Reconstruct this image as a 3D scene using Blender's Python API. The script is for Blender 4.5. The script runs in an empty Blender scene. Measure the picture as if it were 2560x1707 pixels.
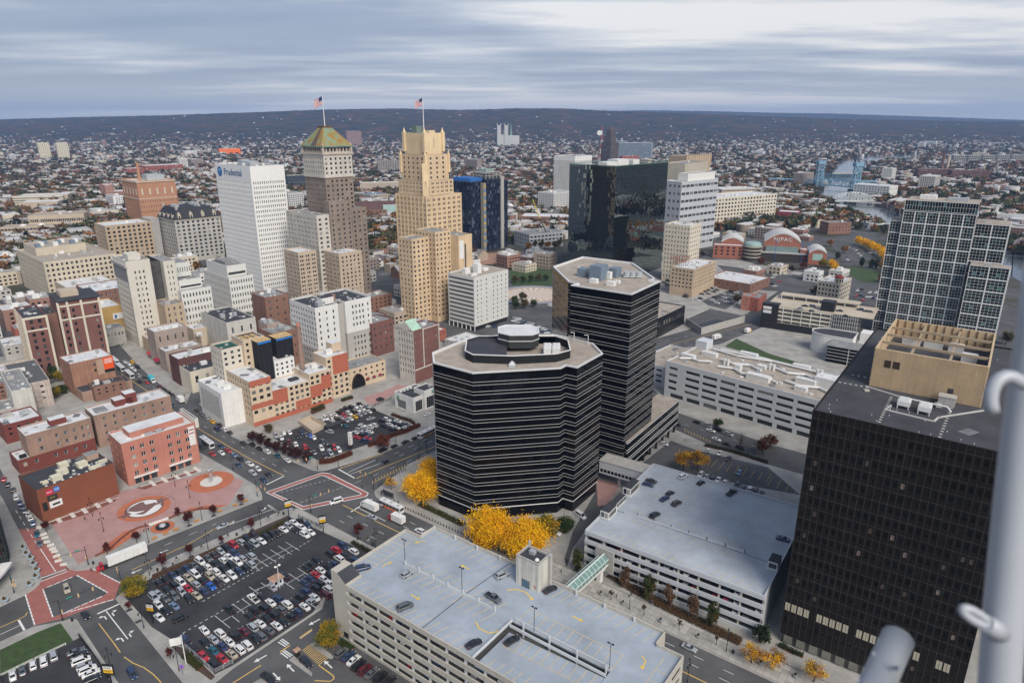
import bpy,math,random
import numpy as np
from mathutils import Vector,Matrix
R=math.radians
random.seed(7)
SC=bpy.context.scene
COL=SC.collection
# ---------------------------------------------------------------- camera, sky, sun, exposure
CAM_H=150.0
cam_data=bpy.data.cameras.new('camera');cam=bpy.data.objects.new('camera',cam_data);COL.objects.link(cam)
cam.location=(0,0,CAM_H);cam.rotation_euler=(R(90-18.0),0,0)
cam_data.sensor_width=36.0;cam_data.lens=1707/2560*36.0
cam_data.clip_start=0.05;cam_data.clip_end=60000
cam_data.dof.use_dof=True;cam_data.dof.focus_distance=300;cam_data.dof.aperture_fstop=2.2
SC.camera=cam
SUN_EL,SUN_AZ=42.0,152.0
w=bpy.data.worlds.new('World');SC.world=w;w.use_nodes=True
SKY_SEED=47.9
def world_sky(nt):
 N=nt.nodes;L=nt.links;N.clear()
 out=N.new('ShaderNodeOutputWorld');bg=N.new('ShaderNodeBackground');bg.inputs['Strength'].default_value=0.1
 sky=N.new('ShaderNodeTexSky');sky.sky_type='NISHITA';sky.sun_disc=False
 sky.sun_elevation=R(SUN_EL);sky.sun_rotation=R(SUN_AZ);sky.altitude=150;sky.dust_density=2.0
 tc=N.new('ShaderNodeTexCoord');sep=N.new('ShaderNodeSeparateXYZ');L.new(tc.outputs['Generated'],sep.inputs[0])
 mx=N.new('ShaderNodeMath');mx.operation='MAXIMUM';L.new(sep.outputs['Z'],mx.inputs[0]);mx.inputs[1].default_value=0.0
 ad=N.new('ShaderNodeMath');ad.operation='ADD';L.new(mx.outputs[0],ad.inputs[0]);ad.inputs[1].default_value=0.045
 dx=N.new('ShaderNodeMath');dx.operation='DIVIDE';L.new(sep.outputs['X'],dx.inputs[0]);L.new(ad.outputs[0],dx.inputs[1])
 dy=N.new('ShaderNodeMath');dy.operation='DIVIDE';L.new(sep.outputs['Y'],dy.inputs[0]);L.new(ad.outputs[0],dy.inputs[1])
 cb=N.new('ShaderNodeCombineXYZ');L.new(dx.outputs[0],cb.inputs[0]);L.new(dy.outputs[0],cb.inputs[1])
 def noise(scale,sx,sy,det,off):
  mp=N.new('ShaderNodeMapping');mp.inputs['Scale'].default_value=(sx,sy,1);mp.inputs['Location'].default_value=(off,off*1.7,0)
  mp.inputs['Rotation'].default_value=(0,0,R(4))
  L.new(cb.outputs[0],mp.inputs[0]);n=N.new('ShaderNodeTexNoise');n.inputs['Scale'].default_value=scale
  n.inputs['Detail'].default_value=det;n.inputs['Roughness'].default_value=0.55;L.new(mp.outputs[0],n.inputs['Vector']);return n
 n1=noise(.55,0.13,0.32,9,SKY_SEED);n2=noise(1.7,0.30,0.60,12,SKY_SEED+6.3);n3=noise(.20,0.16,0.12,4,SKY_SEED+18.6)
 s=N.new('ShaderNodeMath');s.operation='MULTIPLY_ADD';L.new(n2.outputs['Fac'],s.inputs[0]);s.inputs[1].default_value=0.30;L.new(n1.outputs['Fac'],s.inputs[2])
 s2=N.new('ShaderNodeMath');s2.operation='MULTIPLY_ADD';L.new(n3.outputs['Fac'],s2.inputs[0]);s2.inputs[1].default_value=0.45;L.new(s.outputs[0],s2.inputs[2]);s=s2
 rp=N.new('ShaderNodeValToRGB');e=rp.color_ramp;e.elements[0].position=0.68;e.elements[0].color=(.98,1.20,1.66,1)
 e.elements[1].position=1.0;e.elements[1].color=(3.6,3.5,3.45,1)
 for p,c in((0.78,(1.2,1.42,1.9,1)),(0.87,(1.45,1.65,2.1,1)),(0.93,(2.1,2.25,2.6,1))):
  k=e.elements.new(p);k.color=c
 L.new(s.outputs[0],rp.inputs['Fac'])
 # thin pale air low over the horizon, all the way round
 hz=N.new('ShaderNodeMapRange');hz.inputs['From Min'].default_value=0.0;hz.inputs['From Max'].default_value=0.06
 hz.inputs['To Min'].default_value=0.75;hz.inputs['To Max'].default_value=0.0;L.new(sep.outputs['Z'],hz.inputs['Value'])
 hm=N.new('ShaderNodeMixRGB');L.new(hz.outputs[0],hm.inputs['Fac']);L.new(rp.outputs[0],hm.inputs[1]);hm.inputs[2].default_value=(3.3,3.25,3.2,1)
 mixer=N.new('ShaderNodeMixRGB');mixer.inputs['Fac'].default_value=0.92
 L.new(sky.outputs[0],mixer.inputs[1]);L.new(hm.outputs[0],mixer.inputs[2])
 L.new(mixer.outputs[0],bg.inputs['Color']);L.new(bg.outputs[0],out.inputs['Surface'])
world_sky(w.node_tree)
sd=bpy.data.lights.new('sun','SUN');sd.energy=1.5;sd.angle=R(34);sd.color=(1.0,0.94,0.85)
sun=bpy.data.objects.new('sun',sd);COL.objects.link(sun)
_a=R(90-SUN_AZ)
sun.rotation_euler=Vector((-math.cos(_a)*math.cos(R(SUN_EL)),-math.sin(_a)*math.cos(R(SUN_EL)),-math.sin(R(SUN_EL)))).to_track_quat('-Z','Y').to_euler()
SC.view_settings.view_transform='Standard';SC.view_settings.look='None'
SC.view_settings.exposure=1.3;SC.view_settings.gamma=1.0;SC.view_settings.use_curve_mapping=False
SC.cycles.use_denoising=True;SC.cycles.max_bounces=6;SC.cycles.diffuse_bounces=2;SC.cycles.glossy_bounces=3
SC.cycles.transmission_bounces=2;SC.cycles.volume_bounces=0;SC.cycles.transparent_max_bounces=4
SC.cycles.volume_step_rate=5;SC.cycles.caustics_reflective=False;SC.cycles.caustics_refractive=False
# ---------------------------------------------------------------- materials
MATS={}
def mat(name,col=(.5,.5,.5),rough=.85,var=.18,scale=.35,metal=0.0,spec=.4,streak=0.0,fine=.10,rnd=0.0,emit=0.0,wave=None):
 if name in MATS:return MATS[name]
 m=bpy.data.materials.new(name);m.use_nodes=True;nt=m.node_tree;N=nt.nodes;L=nt.links
 b=N['Principled BSDF'];b.inputs['Roughness'].default_value=rough;b.inputs['Metallic'].default_value=metal
 b.inputs['Specular IOR Level'].default_value=spec
 tc=N.new('ShaderNodeTexCoord')
 def mul(a,fac_socket,lo,hi):
  mr=N.new('ShaderNodeMapRange');mr.inputs['From Min'].default_value=.3;mr.inputs['From Max'].default_value=.7
  mr.inputs['To Min'].default_value=lo;mr.inputs['To Max'].default_value=hi;L.new(fac_socket,mr.inputs['Value'])
  mm=N.new('ShaderNodeMixRGB');mm.blend_type='MULTIPLY';mm.inputs['Fac'].default_value=1
  if isinstance(a,tuple):mm.inputs[1].default_value=(*a,1)
  else:L.new(a,mm.inputs[1])
  L.new(mr.outputs[0],mm.inputs[2]);return mm.outputs[0]
 c=col
 if var:
  n=N.new('ShaderNodeTexNoise');n.inputs['Scale'].default_value=scale;n.inputs['Detail'].default_value=6;n.inputs['Roughness'].default_value=.65
  L.new(tc.outputs['Object'],n.inputs['Vector']);c=mul(c,n.outputs['Fac'],1-var,1+var)
 if fine:
  n=N.new('ShaderNodeTexNoise');n.inputs['Scale'].default_value=4.0;n.inputs['Detail'].default_value=3
  L.new(tc.outputs['Object'],n.inputs['Vector']);c=mul(c,n.outputs['Fac'],1-fine,1+fine)
 if streak:
  mp=N.new('ShaderNodeMapping');mp.inputs['Scale'].default_value=(1.1,1.1,.05);L.new(tc.outputs['Object'],mp.inputs[0])
  n=N.new('ShaderNodeTexNoise');n.inputs['Scale'].default_value=1.0;n.inputs['Detail'].default_value=5;L.new(mp.outputs[0],n.inputs['Vector'])
  c=mul(c,n.outputs['Fac'],1-streak,1+streak*.5)
 if rnd:
  oi=N.new('ShaderNodeObjectInfo');c2=N.new('ShaderNodeMapRange');c2.inputs['To Min'].default_value=1-rnd;c2.inputs['To Max'].default_value=1+rnd
  L.new(oi.outputs['Random'],c2.inputs['Value']);mm=N.new('ShaderNodeMixRGB');mm.blend_type='MULTIPLY';mm.inputs['Fac'].default_value=1
  if isinstance(c,tuple):mm.inputs[1].default_value=(*c,1)
  else:L.new(c,mm.inputs[1])
  L.new(c2.outputs[0],mm.inputs[2]);c=mm.outputs[0]
 if isinstance(c,tuple):b.inputs['Base Color'].default_value=(*c,1)
 else:L.new(c,b.inputs['Base Color'])
 if emit:b.inputs['Emission Color'].default_value=(*col,1);b.inputs['Emission Strength'].default_value=emit
 if wave:
  n=N.new('ShaderNodeTexNoise');n.inputs['Scale'].default_value=wave[0];L.new(tc.outputs['Object'],n.inputs['Vector'])
  bp=N.new('ShaderNodeBump');bp.inputs['Strength'].default_value=wave[1];bp.inputs['Distance'].default_value=wave[2]
  L.new(n.outputs['Fac'],bp.inputs['Height']);L.new(bp.outputs[0],b.inputs['Normal'])
 MATS[name]=m;return m
def pane_mat(name,stops,rough=.08,spec=.5,attr=False,tint=None):
 """window glass: every pane shows its own blind or dark room"""
 if name in MATS:return MATS[name]
 m=bpy.data.materials.new(name);m.use_nodes=True;N=m.node_tree.nodes;L=m.node_tree.links
 b=N['Principled BSDF'];b.inputs['Roughness'].default_value=rough;b.inputs['Specular IOR Level'].default_value=spec
 rp=N.new('ShaderNodeValToRGB');rp.color_ramp.interpolation='CONSTANT';e=rp.color_ramp
 e.elements[0].position=0;e.elements[0].color=(*stops[0][1],1);e.elements[1].position=stops[1][0];e.elements[1].color=(*stops[1][1],1)
 for p,c in stops[2:]:k=e.elements.new(p);k.color=(*c,1)
 if attr:s=N.new('ShaderNodeAttribute');s.attribute_name='rnd';L.new(s.outputs['Fac'],rp.inputs['Fac'])
 else:s=N.new('ShaderNodeObjectInfo');L.new(s.outputs['Random'],rp.inputs['Fac'])
 L.new(rp.outputs[0],b.inputs['Base Color']);MATS[name]=m;return m
STD=[(0,(.012,.014,.017)),(.5,(.03,.035,.04)),(.72,(.07,.08,.09)),(.86,(.16,.17,.17)),(.94,(.33,.31,.27))]
DARK=[(0,(.004,.004,.005)),(.6,(.012,.011,.011)),(.88,(.03,.024,.02)),(.96,(.16,.12,.095)),(.985,(.35,.27,.22))]
GLASS={False:pane_mat('window_pane',STD),True:pane_mat('window_pane_mass',STD,attr=True)}
GLASSD={False:pane_mat('dark_pane',DARK,.12),True:pane_mat('dark_pane_mass',DARK,.12,attr=True)}
white=mat('white_paint',(.74,.73,.70),.7,.08,streak=.10)
black=mat('black_metal',(.018,.018,.02),.5,0)
steel=mat('galvanised_metal',(.48,.50,.51),.45,.12,metal=.3)
concrete=mat('concrete',(.42,.40,.37),.9,.14,streak=.10)
M_=lambda:MATS
# ---------------------------------------------------------------- mesh helpers
class MB:
 def __init__(s):s.v=[];s.f=[];s.m=[]
 def add(s,pts,m=0):
  i=len(s.v);s.v+=pts;s.f.append(tuple(range(i,i+len(pts))));s.m.append(m)
 def box(s,x0,x1,y0,y1,z0,z1,m=0,top=None,skip=''):
  i=len(s.v)
  s.v+=[(x0,y0,z0),(x1,y0,z0),(x1,y1,z0),(x0,y1,z0),(x0,y0,z1),(x1,y0,z1),(x1,y1,z1),(x0,y1,z1)]
  F=[('d',(0,3,2,1)),('u',(4,5,6,7)),('f',(0,1,5,4)),('r',(1,2,6,5)),('b',(2,3,7,6)),('l',(3,0,4,7))]
  for k,f in F:
   if k in skip:continue
   s.f.append(tuple(i+j for j in f));s.m.append(m if(k!='u' or top is None)else top)
  return s
 def prism(s,pts,z0,z1,m=0,top=None,bot=False):
  n=len(pts);i=len(s.v);s.v+=[(p[0],p[1],z0)for p in pts]+[(p[0],p[1],z1)for p in pts]
  for k in range(n):
   j=(k+1)%n;s.f.append((i+k,i+j,i+n+j,i+n+k));s.m.append(m)
  s.f.append(tuple(range(i+n,i+2*n)));s.m.append(m if top is None else top)
  if bot:s.f.append(tuple(reversed(range(i,i+n))));s.m.append(m)
  return s
 def tube(s,p0,p1,r0,r1=None,n=8,m=0,cap=True):
  r1=r0 if r1 is None else r1;p0=Vector(p0);p1=Vector(p1);d=(p1-p0)
  if d.length<1e-6:return s
  d.normalize();a=d.orthogonal().normalized();b=d.cross(a);i=len(s.v)
  for p,r in((p0,r0),(p1,r1)):
   for k in range(n):
    t=2*math.pi*k/n;s.v.append(tuple(p+a*(r*math.cos(t))+b*(r*math.sin(t))))
  for k in range(n):
   j=(k+1)%n;s.f.append((i+k,i+j,i+n+j,i+n+k));s.m.append(m)
  if cap:s.f.append(tuple(range(i+n,i+2*n)));s.m.append(m);s.f.append(tuple(reversed(range(i,i+n))));s.m.append(m)
  return s
 def bar(s,p0,p1,wd,ht,m=0):
  """rectangular bar along p0-p1 (width wd across, height ht up)"""
  p0=Vector(p0);p1=Vector(p1);d=(p1-p0).normalized();up=Vector((0,0,1))
  if abs(d.z)>.99:up=Vector((0,1,0))
  a=d.cross(up).normalized()*(wd/2);b=a.cross(d).normalized()*(ht/2);i=len(s.v)
  for p in(p0,p1):
   for q in(-a-b,a-b,a+b,-a+b):s.v.append(tuple(p+q))
  for f in((0,3,2,1),(4,5,6,7),(0,1,5,4),(1,2,6,5),(2,3,7,6),(3,0,4,7)):
   s.f.append(tuple(i+j for j in f));s.m.append(m)
  return s
 def path(s,pts,r,n=8,m=0):
  for a,b in zip(pts,pts[1:]):s.tube(a,b,r,n=n,m=m)
  return s
 def dome(s,c,r,rz,n=10,k=4,m=0):
  prev=None
  for j in range(k+1):
   t=math.pi/2*j/k;ring=[(c[0]+r*math.cos(t)*math.cos(2*math.pi*q/n),c[1]+r*math.cos(t)*math.sin(2*math.pi*q/n),c[2]+rz*math.sin(t))for q in range(n)]
   if prev:
    for q in range(n):s.add([prev[q],prev[(q+1)%n],ring[(q+1)%n],ring[q]],m)
   prev=ring
  return s
 def mesh(s,name,mats,smooth=False):
  me=bpy.data.meshes.new(name);me.from_pydata(s.v,[],s.f)
  if not isinstance(mats,(list,tuple)):mats=[mats]
  for k in mats:me.materials.append(k)
  if len(mats)>1:me.polygons.foreach_set('material_index',s.m)
  if smooth:me.polygons.foreach_set('use_smooth',[True]*len(s.f))
  me.update();return me
def ob(name,data,parent=None,loc=(0,0,0),rz=0.0,label=None,cat=None,group=None,kind=None,rot=None):
 o=bpy.data.objects.new(name,data);COL.objects.link(o)
 if parent is not None:o.parent=parent
 o.location=loc
 if rot is not None:o.rotation_euler=rot
 elif rz:o.rotation_euler=(0,0,rz)
 if label:o['label']=label
 if cat:o['category']=cat
 if group:o['group']=group
 if kind:o['kind']=kind
 return o
def thing(name,label,cat,x,y,ang=0.0,z=0.0,group=None):return ob(name,None,None,(x,y,z),R(ang),label,cat,group)
def setmat(o,m,slot=0):s=o.material_slots[slot];s.link='OBJECT';s.material=m
def lab(o,t):o['label']=t;return o
_font={}
TEXTQ=[]
def text(name,s,parent,loc,size,rot,m,ext=.05,align='CENTER',space=1.0,sx=1.0):
 o=ob(name,bpy.data.meshes.new('lettering'),parent,loc,rot=rot);o.scale=(sx,1,1);TEXTQ.append((o,s,size,ext,align,space,m));return o
def flush_text():
 """turn all queued words into meshes with one evaluation"""
 tmp=[]
 for o,s,size,ext,align,space,m in TEXTQ:
  c=bpy.data.curves.new('lettering_curve','FONT');c.body=s;c.size=size;c.extrude=ext;c.align_x=align;c.align_y='CENTER';c.space_character=space;c.resolution_u=2
  t=bpy.data.objects.new('lettering_curve',c);COL.objects.link(t);tmp.append((o,t,c,m))
 dg=bpy.context.evaluated_depsgraph_get()
 for o,t,c,m in tmp:me=bpy.data.meshes.new_from_object(t.evaluated_get(dg));me.materials.clear();me.materials.append(m);o.data=me
 for o,t,c,m in tmp:bpy.data.objects.remove(t);bpy.data.curves.remove(c)
def mass_mesh(name,tv,tf,xf,cols,mats,mi=None):
 """one mesh from many copies of a small template: tv (n,3), tf list of equal-length faces, xf rows of x y z sx sy sz rz, cols (k,3)"""
 tv=np.asarray(tv,float);tf=np.asarray(tf,int);xf=np.asarray(xf,float);k=len(xf);n=len(tv)
 c,s=np.cos(xf[:,6]),np.sin(xf[:,6]);p=tv[None]*xf[:,None,3:6]
 V=np.empty((k,n,3));V[...,0]=p[...,0]*c[:,None]-p[...,1]*s[:,None]+xf[:,None,0]
 V[...,1]=p[...,0]*s[:,None]+p[...,1]*c[:,None]+xf[:,None,1];V[...,2]=p[...,2]+xf[:,None,2]
 Fc=(tf[None]+(np.arange(k)*n)[:,None,None]).reshape(-1,tf.shape[1])
 me=bpy.data.meshes.new(name);me.vertices.add(k*n);me.vertices.foreach_set('co',V.reshape(-1))
 nl=Fc.size;me.loops.add(nl);me.loops.foreach_set('vertex_index',Fc.reshape(-1));me.polygons.add(len(Fc))
 me.polygons.foreach_set('loop_start',np.arange(0,nl,tf.shape[1]));me.polygons.foreach_set('loop_total',np.full(len(Fc),tf.shape[1]))
 for m in mats:me.materials.append(m)
 if mi is not None:me.polygons.foreach_set('material_index',np.tile(np.asarray(mi),k))
 if cols is not None:
  at=me.attributes.new('tint','FLOAT_COLOR','POINT');C4=np.ones((k,n,4));C4[...,:3]=np.asarray(cols)[:,None,:]if np.ndim(cols)==2 else cols
  at.data.foreach_set('color',C4.reshape(-1))
 me.update();me.validate();return me
def tint_mat(name,rough=.9,var=.25,spec=.2):
 if name in MATS:return MATS[name]
 m=bpy.data.materials.new(name);m.use_nodes=True;N=m.node_tree.nodes;L=m.node_tree.links;b=N['Principled BSDF']
 b.inputs['Roughness'].default_value=rough;b.inputs['Specular IOR Level'].default_value=spec
 a=N.new('ShaderNodeAttribute');a.attribute_name='tint';n=N.new('ShaderNodeTexNoise');n.inputs['Scale'].default_value=.6;n.inputs['Detail'].default_value=4
 g=N.new('ShaderNodeNewGeometry');L.new(g.outputs['Position'],n.inputs['Vector'])
 mr=N.new('ShaderNodeMapRange');mr.inputs['From Min'].default_value=.3;mr.inputs['From Max'].default_value=.7;mr.inputs['To Min'].default_value=1-var;mr.inputs['To Max'].default_value=1+var
 L.new(n.outputs['Fac'],mr.inputs['Value']);mm=N.new('ShaderNodeMixRGB');mm.blend_type='MULTIPLY';mm.inputs['Fac'].default_value=1
 L.new(a.outputs['Color'],mm.inputs[1]);L.new(mr.outputs[0],mm.inputs[2]);L.new(mm.outputs[0],b.inputs['Base Color']);MATS[name]=m;return m
 # ---------------------------------------------------------------- buildings
def cols_even(L,n,f,m=0.0):
 p=(L-2*m)/n;return[(m+p*(i+.5-f/2),m+p*(i+.5+f/2))for i in range(n)]
def rows_even(z0,z1,n,f):p=(z1-z0)/n;return[(z0+p*(i+.5-f/2),z0+p*(i+.5+f/2))for i in range(n)]
_wm={}
def win_mesh(w,h,style,fm,gm):
 w=max(.2,round(w*10)/10);h=max(.2,round(h*10)/10);key=(w,h,style,fm.name,gm.name)
 if key not in _wm:
  b=MB();t=min(.10,w*.12);d=.06
  b.add([(0,d,0),(w,d,0),(w,d,h),(0,d,h)],1)
  for x0,x1,z0,z1 in((0,t,0,h),(w-t,w,0,h),(t,w-t,0,t),(t,w-t,h-t,h)):b.add([(x0,0,z0),(x1,0,z0),(x1,0,z1),(x0,0,z1)],0)
  if style=='sash':b.add([(t,0,h*.5),(w-t,0,h*.5),(w-t,0,h*.5+t),(t,0,h*.5+t)],0)
  if style=='pair':b.add([(w/2-t*.7,0,t),(w/2+t*.7,0,t),(w/2+t*.7,0,h-t),(w/2-t*.7,0,h-t)],0)
  if style[:3]=='mul':
   n=int(style[3:])
   for i in range(1,n):x=w*i/n;b.add([(x-t*.5,0,t),(x+t*.5,0,t),(x+t*.5,0,h-t),(x-t*.5,0,h-t)],0)
  if style=='round':
   c=w*.2;b=MB();n=3;P=[]
   for cx,cz,a0 in((w-c,h-c,0),(c,h-c,90),(c,c,180),(w-c,c,270)):
    for k in range(n):a=R(a0+45*k);P.append((cx+c*math.cos(a),.02,cz+c*math.sin(a)))
   b.add(P[::-1],1)
   Q=[(x+(x-w/2)*.16,0,z+(z-h/2)*.13)for x,y,z in P]
   for k in range(len(P)):j=(k+1)%len(P);b.add([Q[k],Q[j],P[j],P[k]],0)
  _wm[key]=b.mesh('window',[fm,gm])
 return _wm[key]
FRAME=mat('window_frame',(.35,.34,.32),.6,0,fine=0);FRAMED=mat('dark_window_frame',(.05,.05,.05),.5,0,fine=0);FRAMEW=mat('white_window_frame',(.7,.7,.68),.6,0,fine=0)
VENTS=[('roof_vent',MB().tube((0,0,0),(0,0,.9),.22,n=7).tube((0,0,.9),(0,0,1.1),.34,.1,7).mesh('roof_vent',[steel])),('roof_hatch',MB().box(-.7,.7,-.5,.5,0,.5).mesh('roof_hatch',[concrete])),('skylight',MB().box(-1,1,-.6,.6,0,.35).box(-.85,.85,-.45,.45,.35,.45).mesh('skylight',[white])),('condenser',MB().box(-.7,.7,-.7,.7,.2,1.2).tube((0,0,1.2),(0,0,1.3),.5,n=8).mesh('condenser',[steel])),('roof_patch',MB().box(-2.2,2.2,-1.4,1.4,0,.02).mesh('roof_patch',[mat('roof_patch_grey',(.16,.16,.165),.9,.3)]))]
class Bld:
 def __init__(s,name,label,cat,x,y,ang,group=None,cap=300,minpx=6.0,frame=None,glass=None):
  s.root=thing(name,label,cat,x,y,ang,group=group);s.x=x;s.y=y;s.a=R(ang);s.cap=cap;s.minpx=minpx;s.win=[]
  s.frame=frame or FRAME;s.glass=glass or GLASS
 def part(s,name,mb,mats,loc=(0,0,0),rz=0,smooth=False,kind=None,parent=None,label=None):
  return ob(name,mb.mesh(name,mats,smooth)if isinstance(mb,MB)else mb,parent or s.root,loc,rz,kind=kind,label=label)
 def wall_face(s,b,p,q,z0,z1,spec,m=0):
  """one facade from p to q (outside on the right hand), openings cut by spec = (cols, rows[, depth[, style[, skip]]])"""
  L=math.dist(p,q);ux,uy=(q[0]-p[0])/L,(q[1]-p[1])/L;nx,ny=uy,-ux
  P=lambda t,z,d=0.0:(p[0]+ux*t-nx*d,p[1]+uy*t-ny*d,z)
  if not spec:b.add([P(0,z0),P(L,z0),P(L,z1),P(0,z1)],m);return
  cols,rows=spec[0],spec[1];dep=spec[2]if len(spec)>2 else.25;style=spec[3]if len(spec)>3 else 'sash';skip=spec[4]if len(spec)>4 else None
  zp=z0
  for ri,(a,c)in enumerate(rows):
   b.add([P(0,zp),P(L,zp),P(L,a),P(0,a)],m);tp=0.0
   for ci,(e,f)in enumerate(cols):
    if skip and skip(ci,ri):continue
    b.add([P(tp,a),P(e,a),P(e,c),P(tp,c)],m);tp=f
    b.add([P(e,a),P(f,a),P(f,a,dep),P(e,a,dep)],m);b.add([P(e,c,dep),P(f,c,dep),P(f,c),P(e,c)],m)
    b.add([P(e,a),P(e,a,dep),P(e,c,dep),P(e,c)],m);b.add([P(f,a,dep),P(f,a),P(f,c),P(f,c,dep)],m)
    s.win.append((P(e,a,dep),math.atan2(uy,ux),f-e,c-a,style))
   b.add([P(tp,a),P(L,a),P(L,c),P(tp,c)],m);zp=c
  b.add([P(0,zp),P(L,zp),P(L,z1),P(0,z1)],m)
 def poly(s,pts,z0,z1,wall,specs=None,roof=None,par=.7,name='wall',thick=.35,cap=None):
  """walls on a counter-clockwise footprint, parapet and roof sheet inside it"""
  b=MB();n=len(pts);specs=specs or{}
  for k in range(n):s.wall_face(b,pts[k],pts[(k+1)%n],z0,z1,specs.get(k))
  cx=sum(p[0]for p in pts)/n;cy=sum(p[1]for p in pts)/n
  ins=[]
  for k in range(n):
   p0,p1,p2=pts[k-1],pts[k],pts[(k+1)%n]
   d1=Vector((p1[0]-p0[0],p1[1]-p0[1])).normalized();d2=Vector((p2[0]-p1[0],p2[1]-p1[1])).normalized()
   n1=Vector((-d1.y,d1.x));n2=Vector((-d2.y,d2.x));bi=n1+n2;bi=bi/max(.25,bi.dot(n1));ins.append((p1[0]+bi.x*thick,p1[1]+bi.y*thick))
  for k in range(n):
   j=(k+1)%n;b.add([(*pts[k],z1),(*pts[j],z1),(*ins[j],z1),(*ins[k],z1)],1)
   b.add([(*ins[k],z1),(*ins[j],z1),(*ins[j],z1-par),(*ins[k],z1-par)],0)
  o=s.part(name,b,[wall,cap or wall])
  if roof:
   r=MB();r.add([(*p,z1-par)for p in ins]);s.part('roof',r,[roof]);x0,x1=min(p[0]for p in ins),max(p[0]for p in ins);y0,y1=min(p[1]for p in ins),max(p[1]for p in ins);rq=random.Random(int(abs(s.x*3+s.y+z1)))
   if math.hypot(s.x,s.y)<700 and(x1-x0)*(y1-y0)>60:
    for k in range(min(9,int((x1-x0)*(y1-y0)/45))):q=rq.choice(VENTS);ob(q[0],q[1],s.root,(rq.uniform(x0+1,x1-1),rq.uniform(y0+1,y1-1),z1-par),rq.uniform(0,3))
  return o
 def block(s,x0,x1,y0,y1,z0,z1,wall,F=None,Lf=None,Rt=None,Bk=None,roof=None,par=.7,name='wall',cap=None,thick=.35):
  return s.poly([(x0,y0),(x1,y0),(x1,y1),(x0,y1)],z0,z1,wall,{0:F,1:Rt,2:Bk,3:Lf},roof,par,name,thick,cap)
 def unit(s,x,y,z,w,d,h,m=None,name='rooftop_unit',rz=0):
  b=MB();b.box(-w/2,w/2,-d/2,d/2,0,h);b.box(-w/2-.06,w/2+.06,-d/2-.06,d/2+.06,h*.82,h*.9)
  if w>1.5 and d>1.2:
   for k in range(2):b.tube((-w/4+k*w/2,0,h),(-w/4+k*w/2,0,h+.25),min(w,d)*.18,n=8)
  return s.part(name,b,[m or steel],(x,y,z),rz)
 def trim(s,x0,x1,y0,y1,z,h,out,m,name='cornice'):
  b=MB();b.box(x0-out,x1+out,y0-out,y1+out,z,z+h);return s.part(name,b,[m])
 def done(s,glass=None):
  gm=s.glass
  if not s.win:return s
  ca,sa=math.cos(s.a),math.sin(s.a);L=[]
  for w in s.win:
   x,y=s.x+w[0][0]*ca-w[0][1]*sa,s.y+w[0][0]*sa+w[0][1]*ca
   d=math.dist((x,y,w[0][2]),(0,0,CAM_H));L.append((max(w[2],w[3])*1707/d,w))
  L.sort(key=lambda t:-t[0]);big=[w for p,w in L if p>=s.minpx][:s.cap];rest=[w for p,w in L][len(big):]
  for P,a,wd,h,st in big:ob('window',win_mesh(wd,h,st,s.frame,gm[False]),s.root,P,a)
  if rest:
   b=MB();rn=[]
   for P,a,wd,h,st in rest:
    c,q=math.cos(a),math.sin(a);T=lambda u,z,d=0.0:(P[0]+c*u+q*-d,P[1]+q*u+c*d,P[2]+z)
    b.add([T(0,0),T(wd,0),T(wd,h),T(0,h)]);rn.append(random.random())
   me=b.mesh('window_panes',[gm[True]]);at=me.attributes.new('rnd','FLOAT','FACE');at.data.foreach_set('value',rn)
   ob('window_panes',me,s.root,kind='stuff')
  s.win=[];return s
  # ---------------------------------------------------------------- ground, roads, pavements
asphalt=mat('asphalt',(.088,.087,.088),.9,.38,.045,fine=.10)
asphalt_d=mat('dark_asphalt',(.040,.040,.043),.9,.35,.09)
paving=mat('concrete_paving',(.33,.315,.29),.9,.28,.10)
kerbm=mat('granite_kerb',(.50,.48,.45),.85,.1)
paint_w=mat('white_road_paint',(.72,.72,.70),.8,.12,1.2)
paint_y=mat('yellow_road_paint',(.62,.40,.12),.8,.15,1.2)
brickred=mat('red_brick_paving',(.33,.125,.105),.9,.15,.3)
brickpink=mat('pink_brick_paving',(.40,.235,.215),.9,.12,.2)
turf=mat('grass',(.045,.075,.025),.95,.3,.5);soil=mat('mulch',(.075,.05,.038),.95,.3,.8)
def city_ground():
 m=bpy.data.materials.new('city_ground');m.use_nodes=True;N=m.node_tree.nodes;L=m.node_tree.links;b=N['Principled BSDF'];b.inputs['Roughness'].default_value=.95
 b.inputs['Specular IOR Level'].default_value=.1
 tc=N.new('ShaderNodeTexCoord');n=N.new('ShaderNodeTexNoise');n.inputs['Scale'].default_value=.012;n.inputs['Detail'].default_value=9;n.inputs['Roughness'].default_value=.7
 L.new(tc.outputs['Object'],n.inputs['Vector']);rp=N.new('ShaderNodeValToRGB');e=rp.color_ramp
 e.elements[0].position=.36;e.elements[0].color=(.045,.05,.03,1);e.elements[1].position=.66;e.elements[1].color=(.21,.20,.19,1)
 for p,c in((.45,(.07,.068,.045,1)),(.52,(.10,.10,.10,1)),(.58,(.12,.12,.125,1))):k=e.elements.new(p);k.color=c
 L.new(n.outputs['Fac'],rp.inputs['Fac']);L.new(rp.outputs[0],b.inputs['Base Color']);return m
gm_=MB();gm_.add([(-13500,-5000,-.12),(13500,-5000,-.12),(13500,15500,-.12),(-13500,15500,-.12)])
ob('ground',gm_.mesh('ground',[city_ground()]),kind='structure')
rd=MB();rd.add([(-420,40,0),(420,40,0),(420,600,0),(330,700,0),(-60,700,0),(-420,560,0)])
ROAD=ob('road',rd.mesh('road',[asphalt]),kind='structure')
def slab(name,pts,z0,z1,m,side=None,kind='structure',parent=None):
 b=MB();b.prism([tuple(p)for p in pts],z0,z1,1,top=0);return ob(name,b.mesh(name,[m,side or m]),parent,kind=kind)
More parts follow.
